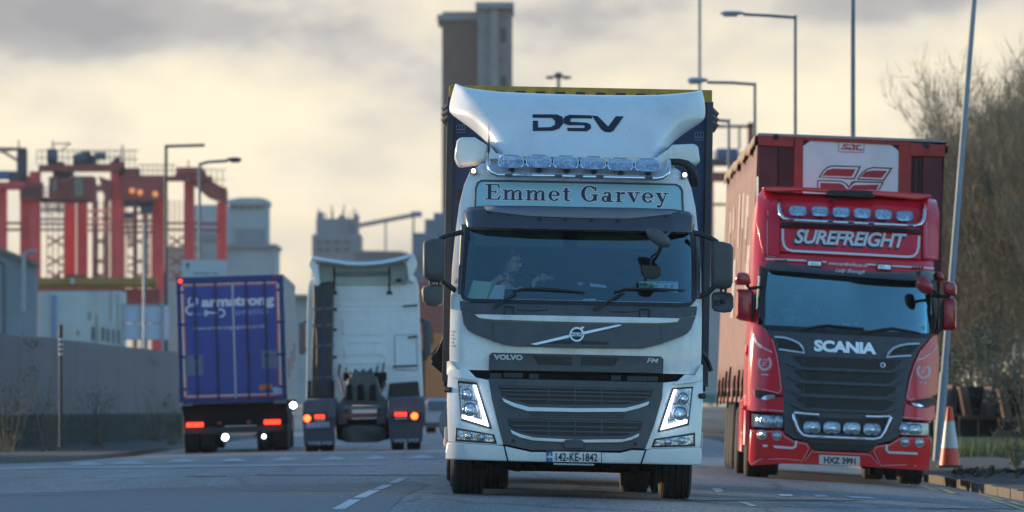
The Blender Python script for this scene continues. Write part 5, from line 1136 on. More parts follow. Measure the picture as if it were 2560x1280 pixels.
# side skirts and wheel arches behind the bumper ends
for s_, u0, u1, v0, v1 in ((-1, 1110, 1120, 1068, 1120), (1, 1750, 1757, 1080, 1130)):
    mb = MB(); a, b = P(u0, v1, .35), P(u1, v0, .35); mb.box(min(a.x, b.x), max(a.x, b.x), .35, .9, a.z, b.z); mb.build("step_end", mat("grubby_white", (.5, .5, .48), .6, dirt=.4), root, bevel=.01)
    mb = MB(); a = P((1112, 1752)[s_ > 0], 1105, .55); mb.box(a.x - .012, a.x + .012, .5, .56, a.z - .03, a.z + .03); mb.build("side_marker", AMBER, root, smooth=0)
# --- underneath: axle, chassis, wheels
wheel(root, -1.20, -.885, 1.35, .50, .50, face=-1); wheel(root, .885, 1.20, 1.35, .50, .50, face=1)
for x0, x1, f in ((-1.22, -.93, -1), (-.90, -.60, 0), (.60, .90, 0), (.93, 1.22, 1)): wheel(root, x0, x1, 5.05, .50, .50, face=f or -1)
mb = MB(); mb.tube([(-.9, 1.35, .42), (-.6, 1.35, .33), (.6, 1.35, .33), (.9, 1.35, .42)], .07, 10); mb.build("front_axle", SOOT, root)
mb = MB(); mb.box(-.9, .9, .35, 2.4, .42, 1.05); mb.box(-.43, .43, 2.4, 7.0, .75, 1.0); mb.box(-.5, -.36, 1.2, 1.5, .26, .5); mb.box(.36, .5, 1.2, 1.5, .26, .5)
for x, w_, z in ((-.92, .06, .27), (-.72, .08, .30), (-.55, .04, .26), (.02, .3, .34), (.44, .08, .30), (.62, .04, .25), (.76, .08, .28)): mb.box(x - w_, x + w_, .8, 1.1, z, .5)
mb.build("chassis", SOOT, root, smooth=0, bevel=.015)
for x in (-1.13, 1.13):
    mb = MB(); mb.lathe([(-.16, .60), (-.16, .64), (.16, .64), (.16, .60)], (x, 1.35, .50), "x", 28); mb.build("wheel_arch", BLACK, root) if False else None
    mb = MB(); mb.tube([(x * .98, 1.35 + .62 * math.cos(R(a)), .52 + .62 * math.sin(R(a))) for a in range(-10, 200, 15)], .05, 6); mb.build("wheel_arch", BLACK, root)
mb = MB(); mb.box(-1.19, -.60, 4.3, 5.9, 1.02, 1.10); mb.box(.60, 1.19, 4.3, 5.9, 1.02, 1.10); mb.box(-1.2, -.6, 5.75, 5.8, .28, 1.02); mb.box(.6, 1.2, 5.75, 5.8, .28, 1.02); mb.build("mudguard", BLACK, root, bevel=.02)
mb = MB(); mb.tube([(-1.05, 2.4, .72), (-1.05, 4.0, .72)], .30, 14); mb.tube([(1.05, 2.4, .72), (1.05, 4.0, .72)], .30, 14); mb.build("fuel_tank", GALV, root)
# --- door mirrors
for s_, big, small, arms in ((-1, [(1057, 606), (1064, 600), (1082, 596), (1108, 596), (1112, 600), (1112, 700), (1106, 706), (1076, 704), (1062, 697), (1057, 688)], [(1053, 725), (1058, 715), (1075, 711), (1102, 711), (1109, 718), (1110, 750), (1106, 763), (1092, 768), (1068, 764), (1056, 755)],
                              ([(1098, 598), (1122, 588), (1158, 580)], [(1096, 690), (1112, 706), (1140, 728)], [(1076, 700), (1076, 716)], [(1096, 700), (1096, 716)])),
                             (1, [(1833, 620), (1828, 610), (1806, 604), (1782, 602), (1778, 608), (1778, 712), (1784, 720), (1812, 724), (1828, 718), (1832, 706)], [(1834, 742), (1829, 733), (1806, 728), (1784, 731), (1779, 738), (1779, 768), (1786, 778), (1810, 782), (1828, 780), (1834, 768)],
                              ([(1794, 606), (1770, 592), (1738, 583)], [(1794, 708), (1770, 732), (1744, 744)], [(1803, 720), (1803, 730)], [(1814, 720), (1814, 730)]))):
    m0 = sub("door_mirror", root)
    mb = MB(); f_ = [P(u, v, .42) for u, v in big]; cc = sum((q for q in f_), Vector((0, 0, 0))) / len(f_)
    mb.loft([[cc + (q - cc) * k + Vector((0, y_, 0)) for q in f_] for y_, k in ((-.09, .55), (-.085, .82), (-.05, .96), (0, 1), (.08, 1), (.10, .96), (.10, .85))]); mb.build("mirror_head", MIRROR_H, m0, smooth=50)
    mb = MB(); f_ = [P(u, v, .42) for u, v in small]; cc = sum((q for q in f_), Vector((0, 0, 0))) / len(f_)
    if s_ < 0: mb.loft([[cc + (q - cc) * k + Vector((0, y_, 0)) for q in f_] for y_, k in ((-.08, .6), (-.07, .85), (-.03, .97), (.02, 1), (.06, .95))])
    else: mb.loft([[cc + (q - cc) * k + Vector((0, y_, 0)) for q in f_] for y_, k in ((-.02, .80), (-.03, .88), (-.02, .98), (.03, 1), (.06, .95))])
    sm_ = mb.build("wide_mirror", MIRROR_H if s_ < 0 else DKGREY, m0, smooth=50)
    if s_ > 0:
        mb = MB(); a = P(1806, 755, .40); mb.lathe([(-.02, .01), (-.03, .02), (.0, .026)], a, "y", 10); mb.box(a.x - .07, a.x - .03, a.y - .02, a.y, a.z - .03, a.z + .02); mb.build("mirror_pivot", BLACK, m0)
    for k, ar in enumerate(arms): mb = MB(); mb.tube([P(u, v, .42) for u, v in ar], .026 if k < 2 else .014, 8); mb.build("mirror_arm", BLACK, m0, smooth=50)
mb = MB(); mb.prism([P(u, v, .50) for u, v in ((1146, 700), (1152, 716), (1152, 770), (1147, 772), (1141, 740), (1128, 736), (1128, 722), (1142, 722))], (0, .06, 0)); mb.build("mirror_bracket", DKGREY, root, bevel=.008)
mb = MB(); mb.prism([P(u, v, .50) for u, v in ((1744, 712), (1750, 726), (1754, 764), (1746, 790), (1741, 790), (1741, 730))], (0, .06, 0)); mb.build("mirror_bracket", DKGREY, root, bevel=.008)
# cab door line and badge print on the visible edges
mb = MB(); r2 = random.Random(5)
for k in range(5): V.flat(mb, [[(1127, 826 + 9 * k), (1134 - k % 2 * 2, 826 + 9 * k), (1134 - k % 2 * 2, 831 + 9 * k), (1127, 831 + 9 * k)]], .028 - .0)
V.build(mb, "door_print", mat("grey_print", (.20, .20, .22), .5), cuts=False, smooth=0, fix=False)
# --- the trailer behind
tr = sub("trailer", root); y0, y1 = 2.75, 16.2
tp = lambda u, v: P(u, v, y0)
a0, b0 = tp(1126, 300), tp(1774, 300); x0, x1 = a0.x, b0.x; zt = tp(1450, 219).z
mb = MB(); mb.box(x0 + .03, x1 - .03, y0 + .02, y1, 1.05, zt - .09); mb.build("front_wall", NAVY, tr, smooth=0)
mb = MB(); mb.box(x0 - .02, x1 + .02, y0 - .02, y0 + .10, zt - .085, zt); mb.box(x0 - .02, x0 + .16, y0 - .035, y0 + .12, zt - .13, zt - .03); mb.box(x1 - .13, x1 + .02, y0 - .035, y0 + .12, zt - .13, zt - .03); mb.build("top_rail", YELLOW, tr, bevel=.008)
mb = MB(); mb.box(x0 - .02, x0 + .06, y0 + .1, y1, zt - .10, zt - .02); mb.box(x1 - .06, x1 + .02, y0 + .1, y1, zt - .10, zt - .02); mb.box(x0 + .04, x1 - .04, y0 + .1, y1, zt - .05, zt - .01); mb.build("roof_sheet", mat("trailer_roof_grey", (.32, .31, .29), .7), tr, smooth=0)
mb = MB()
for k in range(11):
    x = x0 + .30 + (x1 - x0 - .6) * k / 10; mb.box(x - .05, x + .05, y0 - .04, y0 + .02, zt - .095, zt - .050)
mb.build("rope_hook", BLACK, tr, smooth=0, bevel=.005)
for s_, xx in ((-1, x0), (1, x1)):
    mb = MB(); rows = []
    for j in range(61):
        y = y0 + .05 + (y1 - y0 - .05) * j / 60
        rows.append([(xx + s_ * (.012 * math.sin(j * 1.9) * (1 - k / 6 * .5) + .01), y, zt - .10 - (zt - 1.2) * k / 6) for k in range(7)])
    mb.grid(rows); mb.build("side_curtain", NAVY, tr, smooth=60, solid=.004)
    mb = MB(); mb.box(xx - .035, xx + .035, y0 - .03, y0 + .09, 1.15, zt - .12); mb.build("corner_post", mat("dark_post_grey", (.05, .055, .07), .6, var=.2), tr, bevel=.006)
    mb = MB()
    for k in range(3): mb.tube([(xx + s_ * .02, y0 - .02, zt - .20 - .06 * k), (xx + s_ * .07, y0 + .02, zt - .24 - .06 * k), (xx + s_ * .03, y0 + .04, zt - .30 - .06 * k)], .03, 6)
    mb.build("loose_cover", mat("loose_grey_cover", (.14, .14, .14), .9), tr, smooth=50)
# white-lined crown prints on the front wall
mb = MB()
for u, v in ((1152, 321), (1748, 340)):
    for sg in ([(-11, 10), (-11, 4), (11, 4), (11, 10)],): 
        for q in stroke([(u + a, v + b) for a, b in sg], 1.6, True): mb.add([P(p[0], p[1], y0 + .012) for p in q], [(0, 1, 2, 3)])
    for c_ in (-7, 0, 7):
        for q in stroke([(u + c_ + 4 * math.cos(R(a)), v - 3 + 7 * math.sin(R(a))) for a in range(0, 361, 45)], 1.5): mb.add([P(p[0], p[1], y0 + .010) for p in q], [(0, 1, 2, 3)])
mb.build("crown_print", mat("pale_blue_crown", (.20, .30, .46), .6), tr, smooth=0, fix=False)
for yy in (10.2, 11.5, 12.8):
    for xa, xb, f in ((x0 + .02, x0 + .40, -1), (x1 - .40, x1 - .02, 1)): wheel(tr, xa, xb, yy, .52, .52, face=f, n=24)
mb = MB(); mb.box(-.55, .65, 3.2, y1, .95, 1.2); mb.box(x0 + .03, x1 - .03, y0 + .1, y1, 1.12, 1.24); mb.box(-.9, 1.0, 9.6, 13.4, .45, .95); mb.build("trailer_chassis", SOOT, tr, smooth=0)
mb = MB()
for k in range(8): xx = x0 - .01; yy = 3.3 + .22 * k; mb.add([(xx - .02, yy, 1.62), (xx - .10 - .05 * (k % 2), yy + .05, 1.44 - .05 * (k % 3)), (xx - .03, yy + .1, 1.30 - .06 * (k % 2)), (xx, yy + .06, 1.5)], [(0, 1, 2, 3)])
mb.build("curtain_strap", BLACK, tr, smooth=0, solid=.006, fix=False)
mb = MB(); mb.tube([P(1752, 880, 2.2), P(1762, 890, 2.4), P(1772, 910, 2.5), P(1778, 928, 2.5)], .025, 8); mb.build("air_hose", BLACK, root)

# things behind the windscreen
t = thing("folder", "pale green folder propped behind the white lorry's windscreen", "folder"); t.matrix_world = V.M @ Matrix.Translation(P(1200, 748, .42))
loc = lambda t_, u, v, d: P(u, v, d) - P(1200, 748, .42)
mb = MB(); mb.prism([loc(t, u, v, d) for u, v, d in ((1168, 746, .34), (1183, 702, .46), (1230, 707, .46), (1216, 748, .34))], (0, .008, .006)); mb.build("front_cover", mat("green_card", (.60, .78, .54), .8, var=.03), t, smooth=0)
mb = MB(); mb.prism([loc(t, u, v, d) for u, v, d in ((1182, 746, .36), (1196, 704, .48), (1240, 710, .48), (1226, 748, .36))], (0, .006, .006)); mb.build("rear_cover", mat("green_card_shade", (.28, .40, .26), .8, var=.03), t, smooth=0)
t = thing("paper_sheet", "white paper sheet leaning beside the green folder", "paper"); t.matrix_world = V.M @ Matrix.Translation(P(1240, 748, .42))
mb = MB(); mb.prism([P(u, v, d) - P(1240, 748, .42) for u, v, d in ((1222, 747, .35), (1238, 713, .47), (1263, 713, .47), (1258, 748, .35))], (0, .003, .003)); mb.build("sheet", mat("paper_white", (.80, .80, .86), .8, var=.02), t, smooth=0)
t = thing("permit_card", "long pale permit card with printed boxes stuck at the windscreen's lower right", "card"); o_ = onb(1646, 730, .02); t.matrix_world = V.M @ Matrix.Translation(o_)
def flatcard(px, off, m, name, parent):
    mb = MB()
    for pl in px: mb.prism([onb(u, v, off) - o_ for u, v in pl], (0, .0015, 0))
    return mb.build(name, m, parent, smooth=0)
flatcard([[(1597, 703), (1695, 704), (1695, 732), (1597, 720)]], .012, mat("card_pale", (.62, .76, .80), .6, var=.02), "card", t)
flatcard([[(1600, 708), (1620, 708), (1620, 715), (1600, 715)], [(1624, 706), (1632, 706), (1632, 709), (1624, 709)], [(1624, 712), (1645, 712), (1645, 718), (1624, 718)]], .009, mat("card_teal", (.14, .42, .42), .6), "print_block", t)
flatcard([[(1661, 713), (1669, 713), (1669, 719), (1661, 719)], [(1676, 712), (1683, 712), (1683, 720), (1676, 720)], [(1640, 705), (1690, 706), (1690, 708), (1640, 707)]], .0085, mat("card_violet", (.28, .30, .60), .6), "print_block", t)
t = thing("cab_clutter", "small bright packet lying mid dashboard behind the windscreen", "packet"); o_ = P(1478, 714, .5); t.matrix_world = V.M @ Matrix.Translation(o_)
mb = MB(); mb.prism([P(u, v, .5) - o_ for u, v in ((1474, 708), (1512, 713), (1518, 720), (1476, 716))], (0, .03, 0)); mb.build("packet", mat("pale_packet", (.40, .62, .72), .4, var=.25, scale=40), t, smooth=0)
mb = MB(); mb.prism([P(u, v, .49) - o_ for u, v in ((1443, 704), (1458, 707), (1456, 714), (1444, 712))], (0, .03, 0)); mb.build("wrapper", mat("violet_wrapper", (.42, .30, .52), .4, var=.4, scale=30), t, smooth=0)
t = thing("note", "small white note at the bottom edge of the windscreen", "note"); o_ = P(1473, 750, .3); t.matrix_world = V.M @ Matrix.Translation(o_)
mb = MB(); mb.prism([P(u, v, .30) - o_ for u, v in ((1457, 748), (1490, 747), (1488, 753), (1459, 753))], (0, .03, .004)); mb.build("note_sheet", MATS["paper_white"], t, smooth=0)

# the driver
drv = thing("person", "driver in a navy top with grey hair and glasses looking down sideways at the wheel", "person"); drv.matrix_world = V.M
def skin_body(name, joints, bones, m, parent, root_i=0, sub_=2):
    me = bpy.data.meshes.new(name); me.from_pydata([j[0] for j in joints], bones, []); o = bpy.data.objects.new(name, me); col.objects.link(o); o.parent = parent
    me.materials.append(m); q = o.modifiers.new("Skin", "SKIN"); sv = me.skin_vertices
    if not sv: 
        bm = bmesh.new(); bm.from_mesh(me); bm.verts.layers.skin.verify(); bm.to_mesh(me); bm.free(); sv = me.skin_vertices
    for i, j in enumerate(joints): sv[0].data[i].radius = j[1] if isinstance(j[1], tuple) else (j[1], j[1]); sv[0].data[i].use_root = i == root_i
    s2 = o.modifiers.new("Subdivision", "SUBSURF"); s2.levels = s2.render_levels = sub_
    for p in me.polygons: p.use_smooth = True
    return o
hd = P(1284, 655, 1.05); nk = Vector((hd.x - .06, 1.16, hd.z - .15)); ch = Vector((hd.x - .14, 1.24, hd.z - .42))
fist = P(1259, 693, .80); fist2 = P(1352, 695, .86)
J = [(Vector((-.66, 1.32, 1.55)), .15), (ch, (.17, .12)), (Vector((hd.x - .09, 1.20, hd.z - .26)), (.12, .09)), (nk, .058), (hd + Vector((-.01, .03, -.06)), (.068, .075)), (hd + Vector((.005, .02, .03)), (.078, .092)), (hd + Vector((.0, .03, .08)), (.06, .07)),
     (Vector((hd.x - .30, 1.20, hd.z - .27)), .068), (Vector((hd.x - .38, .98, hd.z - .42)), .048), (fist + Vector((-.07, .05, -.02)), .030), (fist + Vector((-.01, .0, 0)), (.032, .040)),
     (Vector((hd.x + .10, 1.18, hd.z - .28)), .068), (Vector((hd.x + .24, 1.02, hd.z - .42)), .048), (fist2 + Vector((-.07, .06, -.03)), .028), (fist2, (.030, .034)),
     (Vector((-.50, 1.0, 1.56)), .085), (Vector((-.50, .78, 1.30)), .06), (Vector((-.80, 1.0, 1.56)), .085), (Vector((-.80, .78, 1.30)), .06)]
Bn = [(0, 1), (1, 2), (2, 3), (3, 4), (4, 5), (5, 6), (2, 7), (7, 8), (8, 9), (9, 10), (2, 11), (11, 12), (12, 13), (13, 14), (0, 15), (15, 16), (0, 17), (17, 18)]
body = skin_body("body", J, Bn, SKIN, drv)
for fi, dx in ((fist, 1), (fist2, 1)):
    for k in range(4):
        b = fi + Vector((.020, -.018 + .0 * k, .030 - .020 * k)); ln = (.9, 1, .95, .75)[k]
        skin_body("finger", [(b, .0095), (b + Vector((.030 * ln, -.012, .0)), .009), (b + Vector((.042 * ln, .012, -.004)), .0085), (b + Vector((.028 * ln, .028, -.006)), .0075)], [(0, 1), (1, 2), (2, 3)], SKIN, body, sub_=1)
    skin_body("thumb", [(fi + Vector((-.005, -.02, .028)), .011), (fi + Vector((.018, -.035, .038)), .0095), (fi + Vector((.036, -.034, .032)), .008)], [(0, 1), (1, 2)], SKIN, body, sub_=1)
JS = [(p, (r_[0] + .015, r_[1] + .015) if isinstance(r_, tuple) else r_ + .014) for p, r_ in J]
skin_body("jacket", [JS[0], JS[1], JS[2], (nk + Vector((-.01, 0, -.06)), .07), JS[7], JS[8], (lerp(JS[8][0], JS[9][0], .35), .045), JS[11], JS[12], (lerp(JS[12][0], JS[13][0], .6), .042)], [(0, 1), (1, 2), (2, 3), (2, 4), (4, 5), (5, 6), (2, 7), (7, 8), (8, 9)], SHIRT, drv)
mb = MB(); rings = []
for k in range(7):
    q = R(15 + 75 * k / 6); ring = []
    for j in range(16):
        a = 2 * math.pi * j / 16; fx = .083 * math.cos(q) * math.cos(a); ring.append((hd.x - .004 + fx - .012, hd.y + .03 + .098 * math.cos(q) * math.sin(a), hd.z + .035 + .098 * math.sin(q) + (-.055 if math.cos(a) < -.2 and k < 3 else 0)))
    rings.append(ring)
mb.loft(rings, True, True); mb.build("hair", HAIR, body, smooth=60)
fc = Vector((math.sin(R(50)), -math.cos(R(50)), -.25)).normalized(); rt_ = Vector((math.cos(R(50)), math.sin(R(50)), 0))
fp = hd + fc * .088 + Vector((0, .02, .0))
mb = MB(); mb.loft([[fp + rt_ * a * k + Vector((0, 0, b)) * k + fc * e for a, b in ((-.016, -.03), (.016, -.03), (.008, .02), (-.008, .02))] for k, e in ((1, -.01), (.7, .014), (.3, .020))]); mb.build("nose", SKIN, body, smooth=60)
mb = MB()
for s_ in (-1, 1):
    c = fp + rt_ * .034 * s_ + Vector((0, 0, .022)) + fc * .008; mb.tube([c + rt_ * .024 * math.cos(q) + Vector((0, 0, .017 * math.sin(q))) for q in [2 * math.pi * k / 12 for k in range(13)]], .0035, 5)
    mb.tube([c + rt_ * .024 * s_, c + rt_ * .05 * s_ - fc * .10], .003, 5)
mb.tube([fp + rt_ * -.01 + Vector((0, 0, .024)) + fc * .01, fp + rt_ * .01 + Vector((0, 0, .024)) + fc * .01], .003, 5); mb.build("glasses", BLACK, body)
mb = MB(); mb.loft([[fp + rt_ * a * k + Vector((0, 0, -.052 + b * k)) + fc * e for a, b in ((-.022, 0), (0, -.007), (.022, 0), (0, .006))] for k, e in ((1, -.012), (.8, .002))]); mb.build("mouth", mat("lips", (.35, .17, .15), .6), body)
mb = MB(); c = hd + Vector((-.045, -.035, -.005)); mb.lathe([(0, .012), (.006, .024), (.014, .026), (.02, .012)], c, "x", 12); mb.build("ear", SKIN, body, smooth=60)
t = thing("drinks_bottle", "blue capped bottle held in the driver's far hand", "bottle"); o_ = fist2 + Vector((.03, -.03, 0)); t.matrix_world = V.M @ Matrix.Translation(o_)
mb = MB(); mb.lathe([(-.03, .016), (-.02, .026), (.07, .026), (.10, .012)], (0, 0, 0), "x", 14); mb.build("bottle_body", mat("pale_blue_bottle", (.12, .22, .30), .3), t, smooth=50)
mb = MB(); mb.lathe([(-.012, .022), (0, .024), (.02, .024)], (-.01, -.032, 0), "y", 12); mb.build("bottle_cap", mat("blue_cap", (.06, .22, .42), .4), t)

# ------------------------------------------------------------------ red lorry on the right
root = thing("red_lorry", "red lorry towing a tall faded red curtain trailer with a white front board", "lorry")
def wrapS(x):
    a = abs(x); return .12 * max(0, a - .25) ** 2 + 1.0 * max(0, a - .95) ** 2 + 2.0 * max(0, a - 1.12) ** 2
T = Truck(root, 2095, 1207, 78.0, .038, -.006,
          [(.25, .06), (.45, .0), (.74, .0), (1.2, .07), (2.0, .16), (2.13, .20), (2.88, .46), (3.08, .48), (3.20, .55), (3.52, .66), (3.62, .70), (3.78, .82), (3.92, 1.02), (4.02, 1.35)],
          wrapS, [-1.2, -1.12, -1.03, -.94, -.8, -.6, -.3, 0, .3, .6, .8, .94, 1.03, 1.12, 1.2])
P = T.P
zr = [.95, 1.2, 1.6, 2.0, 2.13, 2.5, 2.88, 3.2, 3.5, 3.75, 3.92, 4.0]
hw = [1.255, 1.27, 1.275, 1.27, 1.265, 1.255, 1.245, 1.245, 1.235, 1.215, 1.19, 1.12]
rings = []
for z, h_ in zip(zr, hw):
    ring = [(k * h_, T.S(k * h_, z) + .035, z) for k in xs_]; yb = ring[-1][1]
    ring += [(h_ + .004, yb + .12, z), (h_ + .006, yb + .5, z), (h_ + .006, 2.05, z), (h_ - .05, 2.2, z), (-h_ + .05, 2.2, z), (-h_ - .006, 2.05, z), (-h_ - .006, yb + .5, z), (-h_ - .004, yb + .12, z)]
    rings.append(ring)
mb = MB(); mb.loft(rings, True, True, 0, skip=lambda k, i: k in (4, 5) and 2 <= i <= 9); mb.build("cab_body", RED, root, smooth=32)
mb = MB(); mb.loft([[(x, y, z) for x, y, z in ([(-1.2, .66, 1.9), (1.2, .66, 1.9), (1.2, 1.1, 1.9), (-1.2, 1.1, 1.9)])], [(-1.2, .46, 2.14), (1.2, .46, 2.14), (1.2, 1.06, 2.2), (-1.2, 1.06, 2.2)]]); mb.build("dashboard", DASH, root, smooth=20, bevel=.03)
mb = MB(); mb.box(-1.22, 1.22, 2.0, 2.05, 1.4, 3.2); mb.build("rear_bulkhead", MATS["cab_trim"], root, smooth=0)
for x in (-.62, .62):
    mb = MB(); mb.box(x - .26, x + .26, 1.5, 1.66, 1.6, 2.4); mb.box(x - .15, x + .15, 1.52, 1.63, 2.42, 2.64); mb.build("seat", SEATM, root, bevel=.05, bseg=3)
mb = MB(); cst = Vector((-.62, .92, 2.22)); mb.tube([cst + rt @ Vector((.23 * math.cos(q), 0, .23 * math.sin(q))) for q in [2 * math.pi * k / 24 for k in range(25)]], .016, 6); mb.tube([cst, cst + Vector((0, .1, -.25))], .03, 6); mb.build("steering_wheel", BLACK, root)
def pnl(name, outline, off, th, m, parent=None, smooth=30, bevel=0, cuts=True):
    mb = MB(); T.panel(mb, outline, off, th); return T.build(mb, name, m, parent, smooth=smooth, bevel=bevel, cuts=cuts)
def ink(name, strokes_, off, m, parent=None):
    mb = MB(); k = 0
    for pts, wd, cl in strokes_:
        for q in stroke(pts, wd, cl): mb.add([T.on(p[0], p[1], off - .00015 * (k % 5)) for p in q], [(0, 1, 2, 3)]); k += 1
    return T.build(mb, name, m, parent, cuts=False, smooth=0, fix=False)
# roof: shoulders, lip, hatch
for pts in ([(1894, 490), (1910, 470), (1936, 474), (1944, 492), (1950, 560), (1948, 640), (1908, 634), (1891, 560)], [(2306, 503), (2318, 492), (2340, 500), (2348, 530), (2346, 650), (2308, 646), (2308, 570)]):
    pnl("roof_shoulder", pts, -.03, .3, RED, bevel=.045)
mb = MB(); lip = [(1907, 468), (1935, 466), (2010, 468), (2100, 472), (2200, 477), (2290, 483), (2328, 486), (2330, 494), (2292, 500), (2200, 491), (2100, 484.5), (2010, 478), (1944, 480), (1910, 478)]
mb.prism([P(u, v, 1.05) for u, v in lip], (0, .6, .02)); mb.build("roof_lip", RED, root, smooth=30, bevel=.02)
mb = MB(); mb.prism([P(u, v, .98) for u, v in ((2066, 487), (2072, 475), (2178, 477), (2188, 492), (2184, 495), (2070, 490))], (0, .3, .01)); mb.build("roof_hatch", BLACK, root, bevel=.012)
mb = MB(); mb.box(*[q for q in (P(2072, 500, .9).x, P(2090, 500, .9).x)], .86, .95, P(2080, 502, .9).z, P(2080, 496, .9).z); mb.build("roof_sensor", BLACK, root, bevel=.01)
# light bar with six lamps
def ons(u, v, off): q = T.on(u, v, off); q.y += T.S(q.x, q.z); return q
bar = sub("light_bar", root)
mb = MB(); mb.tube([ons(u, v, o) for u, v, o in ((1949, 503, .0), (1948, 518, -.12), (1951, 535, -.16), (1960, 546, -.18), (1975, 550, -.18), (2060, 554, -.18), (2130, 557, -.18), (2200, 560.5, -.18), (2288, 565, -.18), (2302, 560, -.18), (2309, 548, -.16), (2311, 530, -.12), (2309, 514, .0))], .026, 10); mb.build("bar_tube", CHROME, bar, smooth=60)
for u, v in ((1995, 527), (2050, 528), (2103, 530.5), (2156, 533), (2209, 536), (2262, 540)):
    sp = MB(); T.lamp(sp, u, v, .124, .073, -.19, .14, p=5, pw=2.6, rim=.08); T.build(sp, "spotlight", [LENS, CHROME], bar, cuts=False, smooth=50)
    ft = MB(); ft.tube([ons(u + 1, v + 12, -.14), ons(u + 1, v + 24, -.17)], .024, 8); ft.build("lamp_foot", BLACK, bar)
for u, v in ((1978, 550), (2076, 554), (2128, 557), (2178, 559.5), (2276, 565)):
    mk = MB(); c = ons(u, v, -.21); mk.box(c.x - .04, c.x + .04, c.y - .006, c.y + .02, c.z - .014, c.z + .014); mk.build("marker_light", DKGREY, bar, bevel=.006)
pnl("black_rail", [(1950, 556), (2060, 560), (2200, 568), (2305, 576), (2304, 584), (2200, 577), (2060, 569), (1951, 565)], -.05, .06, BLACK, bevel=.008)
# sign panel with outline and lettering
sp_ = pnl("sign_panel", [(1950, 570), (2100, 576), (2304, 587), (2303, 648), (2100, 638), (1949, 629)], -.012, .05, RED, bevel=.008)
ink("white_outline", [([(1957, 572), (1957, 600), (1961, 615), (1968, 623), (1980, 627), (2100, 633), (2270, 642), (2284, 640), (2292, 632), (2296, 620), (2298, 590)], 5.5, False)], -.0145, WINK, sp_)
for du, dv, m_, o_, nm in ((-4, 6, INK, -.0150, "lettering_shadow"), (0, 0, WINK, -.0175, "lettering")):
    mb = MB(); T.text(mb, "SUREFREIGHT", 1986 + du, 606.5 + dv, 2268 + du, 618.5 + dv, 33, o_, .026, .28, spacing=.93); T.build(mb, nm, m_, sp_, cuts=False, smooth=0, fix=False)
for u0, u1 in ((1918, 1945), (2316, 2340)):
    ink("pinstripe", [([(u0 + 3, 500 if u0 < 2000 else 520), (u0, 560), (u0, 640), (u1 - 4, 642)], 1.2, False)], -.036, PINKLINE)
# stripe row, square lamps, web address
ink("white_stripe", [([(1914, 647), (2000, 651), (2066, 655)], 4.5, False)], .020, WINK); ink("white_stripe", [([(2168, 661), (2250, 666), (2336, 671)], 4.5, False)], .020, WINK)
mb = MB(); T.text(mb, "www.surefreight.co.uk", 2071, 662, 2169, 668, 9, .020, .02); T.build(mb, "lettering", WINK, cuts=False, smooth=0, fix=False)
for u, v in ((2036, 658.5), (2211, 667)):
    q = pnl("square_lamp", [(u - 19, v - 8.5), (u + 19, v - 6.5), (u + 19, v + 9), (u - 19, v + 7)], -.01, .05, BLACK, bevel=.006, cuts=False)
    pnl("lens", [(u - 16, v - 6), (u + 16, v - 4.4), (u + 16, v + 6.6), (u - 16, v + 4.8)], -.016, .01, LENS2, q, cuts=False)
for u, v in ((1952, 651), (2294, 669)):
    for k in range(4): mb = MB(); c = ons(u - 12 + 8 * k, v, .015); mb.lathe([(-.012, .008), (-.006, .017), (.02, .017)], c, "y", 10); mb.build("marker_light", DKGREY, root)
# black visor
vp = [(1912, 660), (1924, 655), (1950, 655), (1990, 663), (2060, 671), (2200, 680), (2280, 680), (2310, 676), (2336, 678), (2346, 684), (2344, 700), (2320, 704), (2240, 700), (2100, 690), (1980, 680), (1918, 674)]
vs2 = pnl("sun_visor", vp, -.16, .14, mat("gloss_black_visor", (.014, .016, .018), .18, coat=.6), bevel=.03)
mb = MB(); T.text(mb, "Lady Shenagh", 2088, 679, 2162, 684, 9, -.166, .01, .5); T.build(mb, "lettering", WINK, vs2, cuts=False, smooth=0, fix=False)
# windscreen and scuttle
SGLASS = glass_mat("red_lorry_glass", (.72, .82, .84), .17, (.60, .97, 1.0))
pnl("windscreen", [(1916, 668), (2100, 682), (2326, 698), (2330, 760), (2328, 838), (2100, 828), (1910, 817), (1912, 740)], -.006, .006, SGLASS, smooth=60)
ink("windscreen_seal", [([(1916, 672), (1909, 740), (1908, 815), (1935, 822), (2100, 831), (2326, 842), (2332, 780), (2328, 700)], 7, False)], -.014, BLACK)
for pts in ([(1897, 664), (1914, 672), (1908, 760), (1904, 800), (1894, 790), (1896, 720)], [(2329, 690), (2341, 695), (2346, 760), (2340, 820), (2331, 836), (2333, 760)]):
    pnl("pillar_trim", pts, -.01, .08, BLACK, bevel=.012)
pnl("dash_tray", [(1908, 812), (2100, 822), (2328, 834), (2326, 846), (2100, 836), (1910, 824)], -.02, .06, BLACK, bevel=.008)
for pts in ([(2000, 826), (2030, 818), (2070, 813), (2160, 822)], [(2150, 834), (2190, 826), (2230, 820), (2300, 833)]): mb = MB(); mb.tube([ons(u, v, -.04) for u, v in pts], .014, 6); mb.build("wiper", BLACK, root)
for pl in ([(2080, 811), (2100, 811), (2100, 816), (2080, 816)], [(2104, 808), (2126, 809), (2126, 817), (2104, 817)], [(2137, 806), (2147, 807), (2147, 813), (2137, 812)]):
    mb = MB(); mb.prism([ons(u, v, .06) for u, v in pl], (0, .01, 0)); mb.build("dash_sticker", MATS["card_pale"], root, smooth=0)
mb = MB(); c = ons(2307, 820, -.012); mb.lathe([(0, .03), (.002, .03)], c, "y", 14); mb.build("round_sticker", mat("green_sticker", (.05, .45, .30), .5), root)
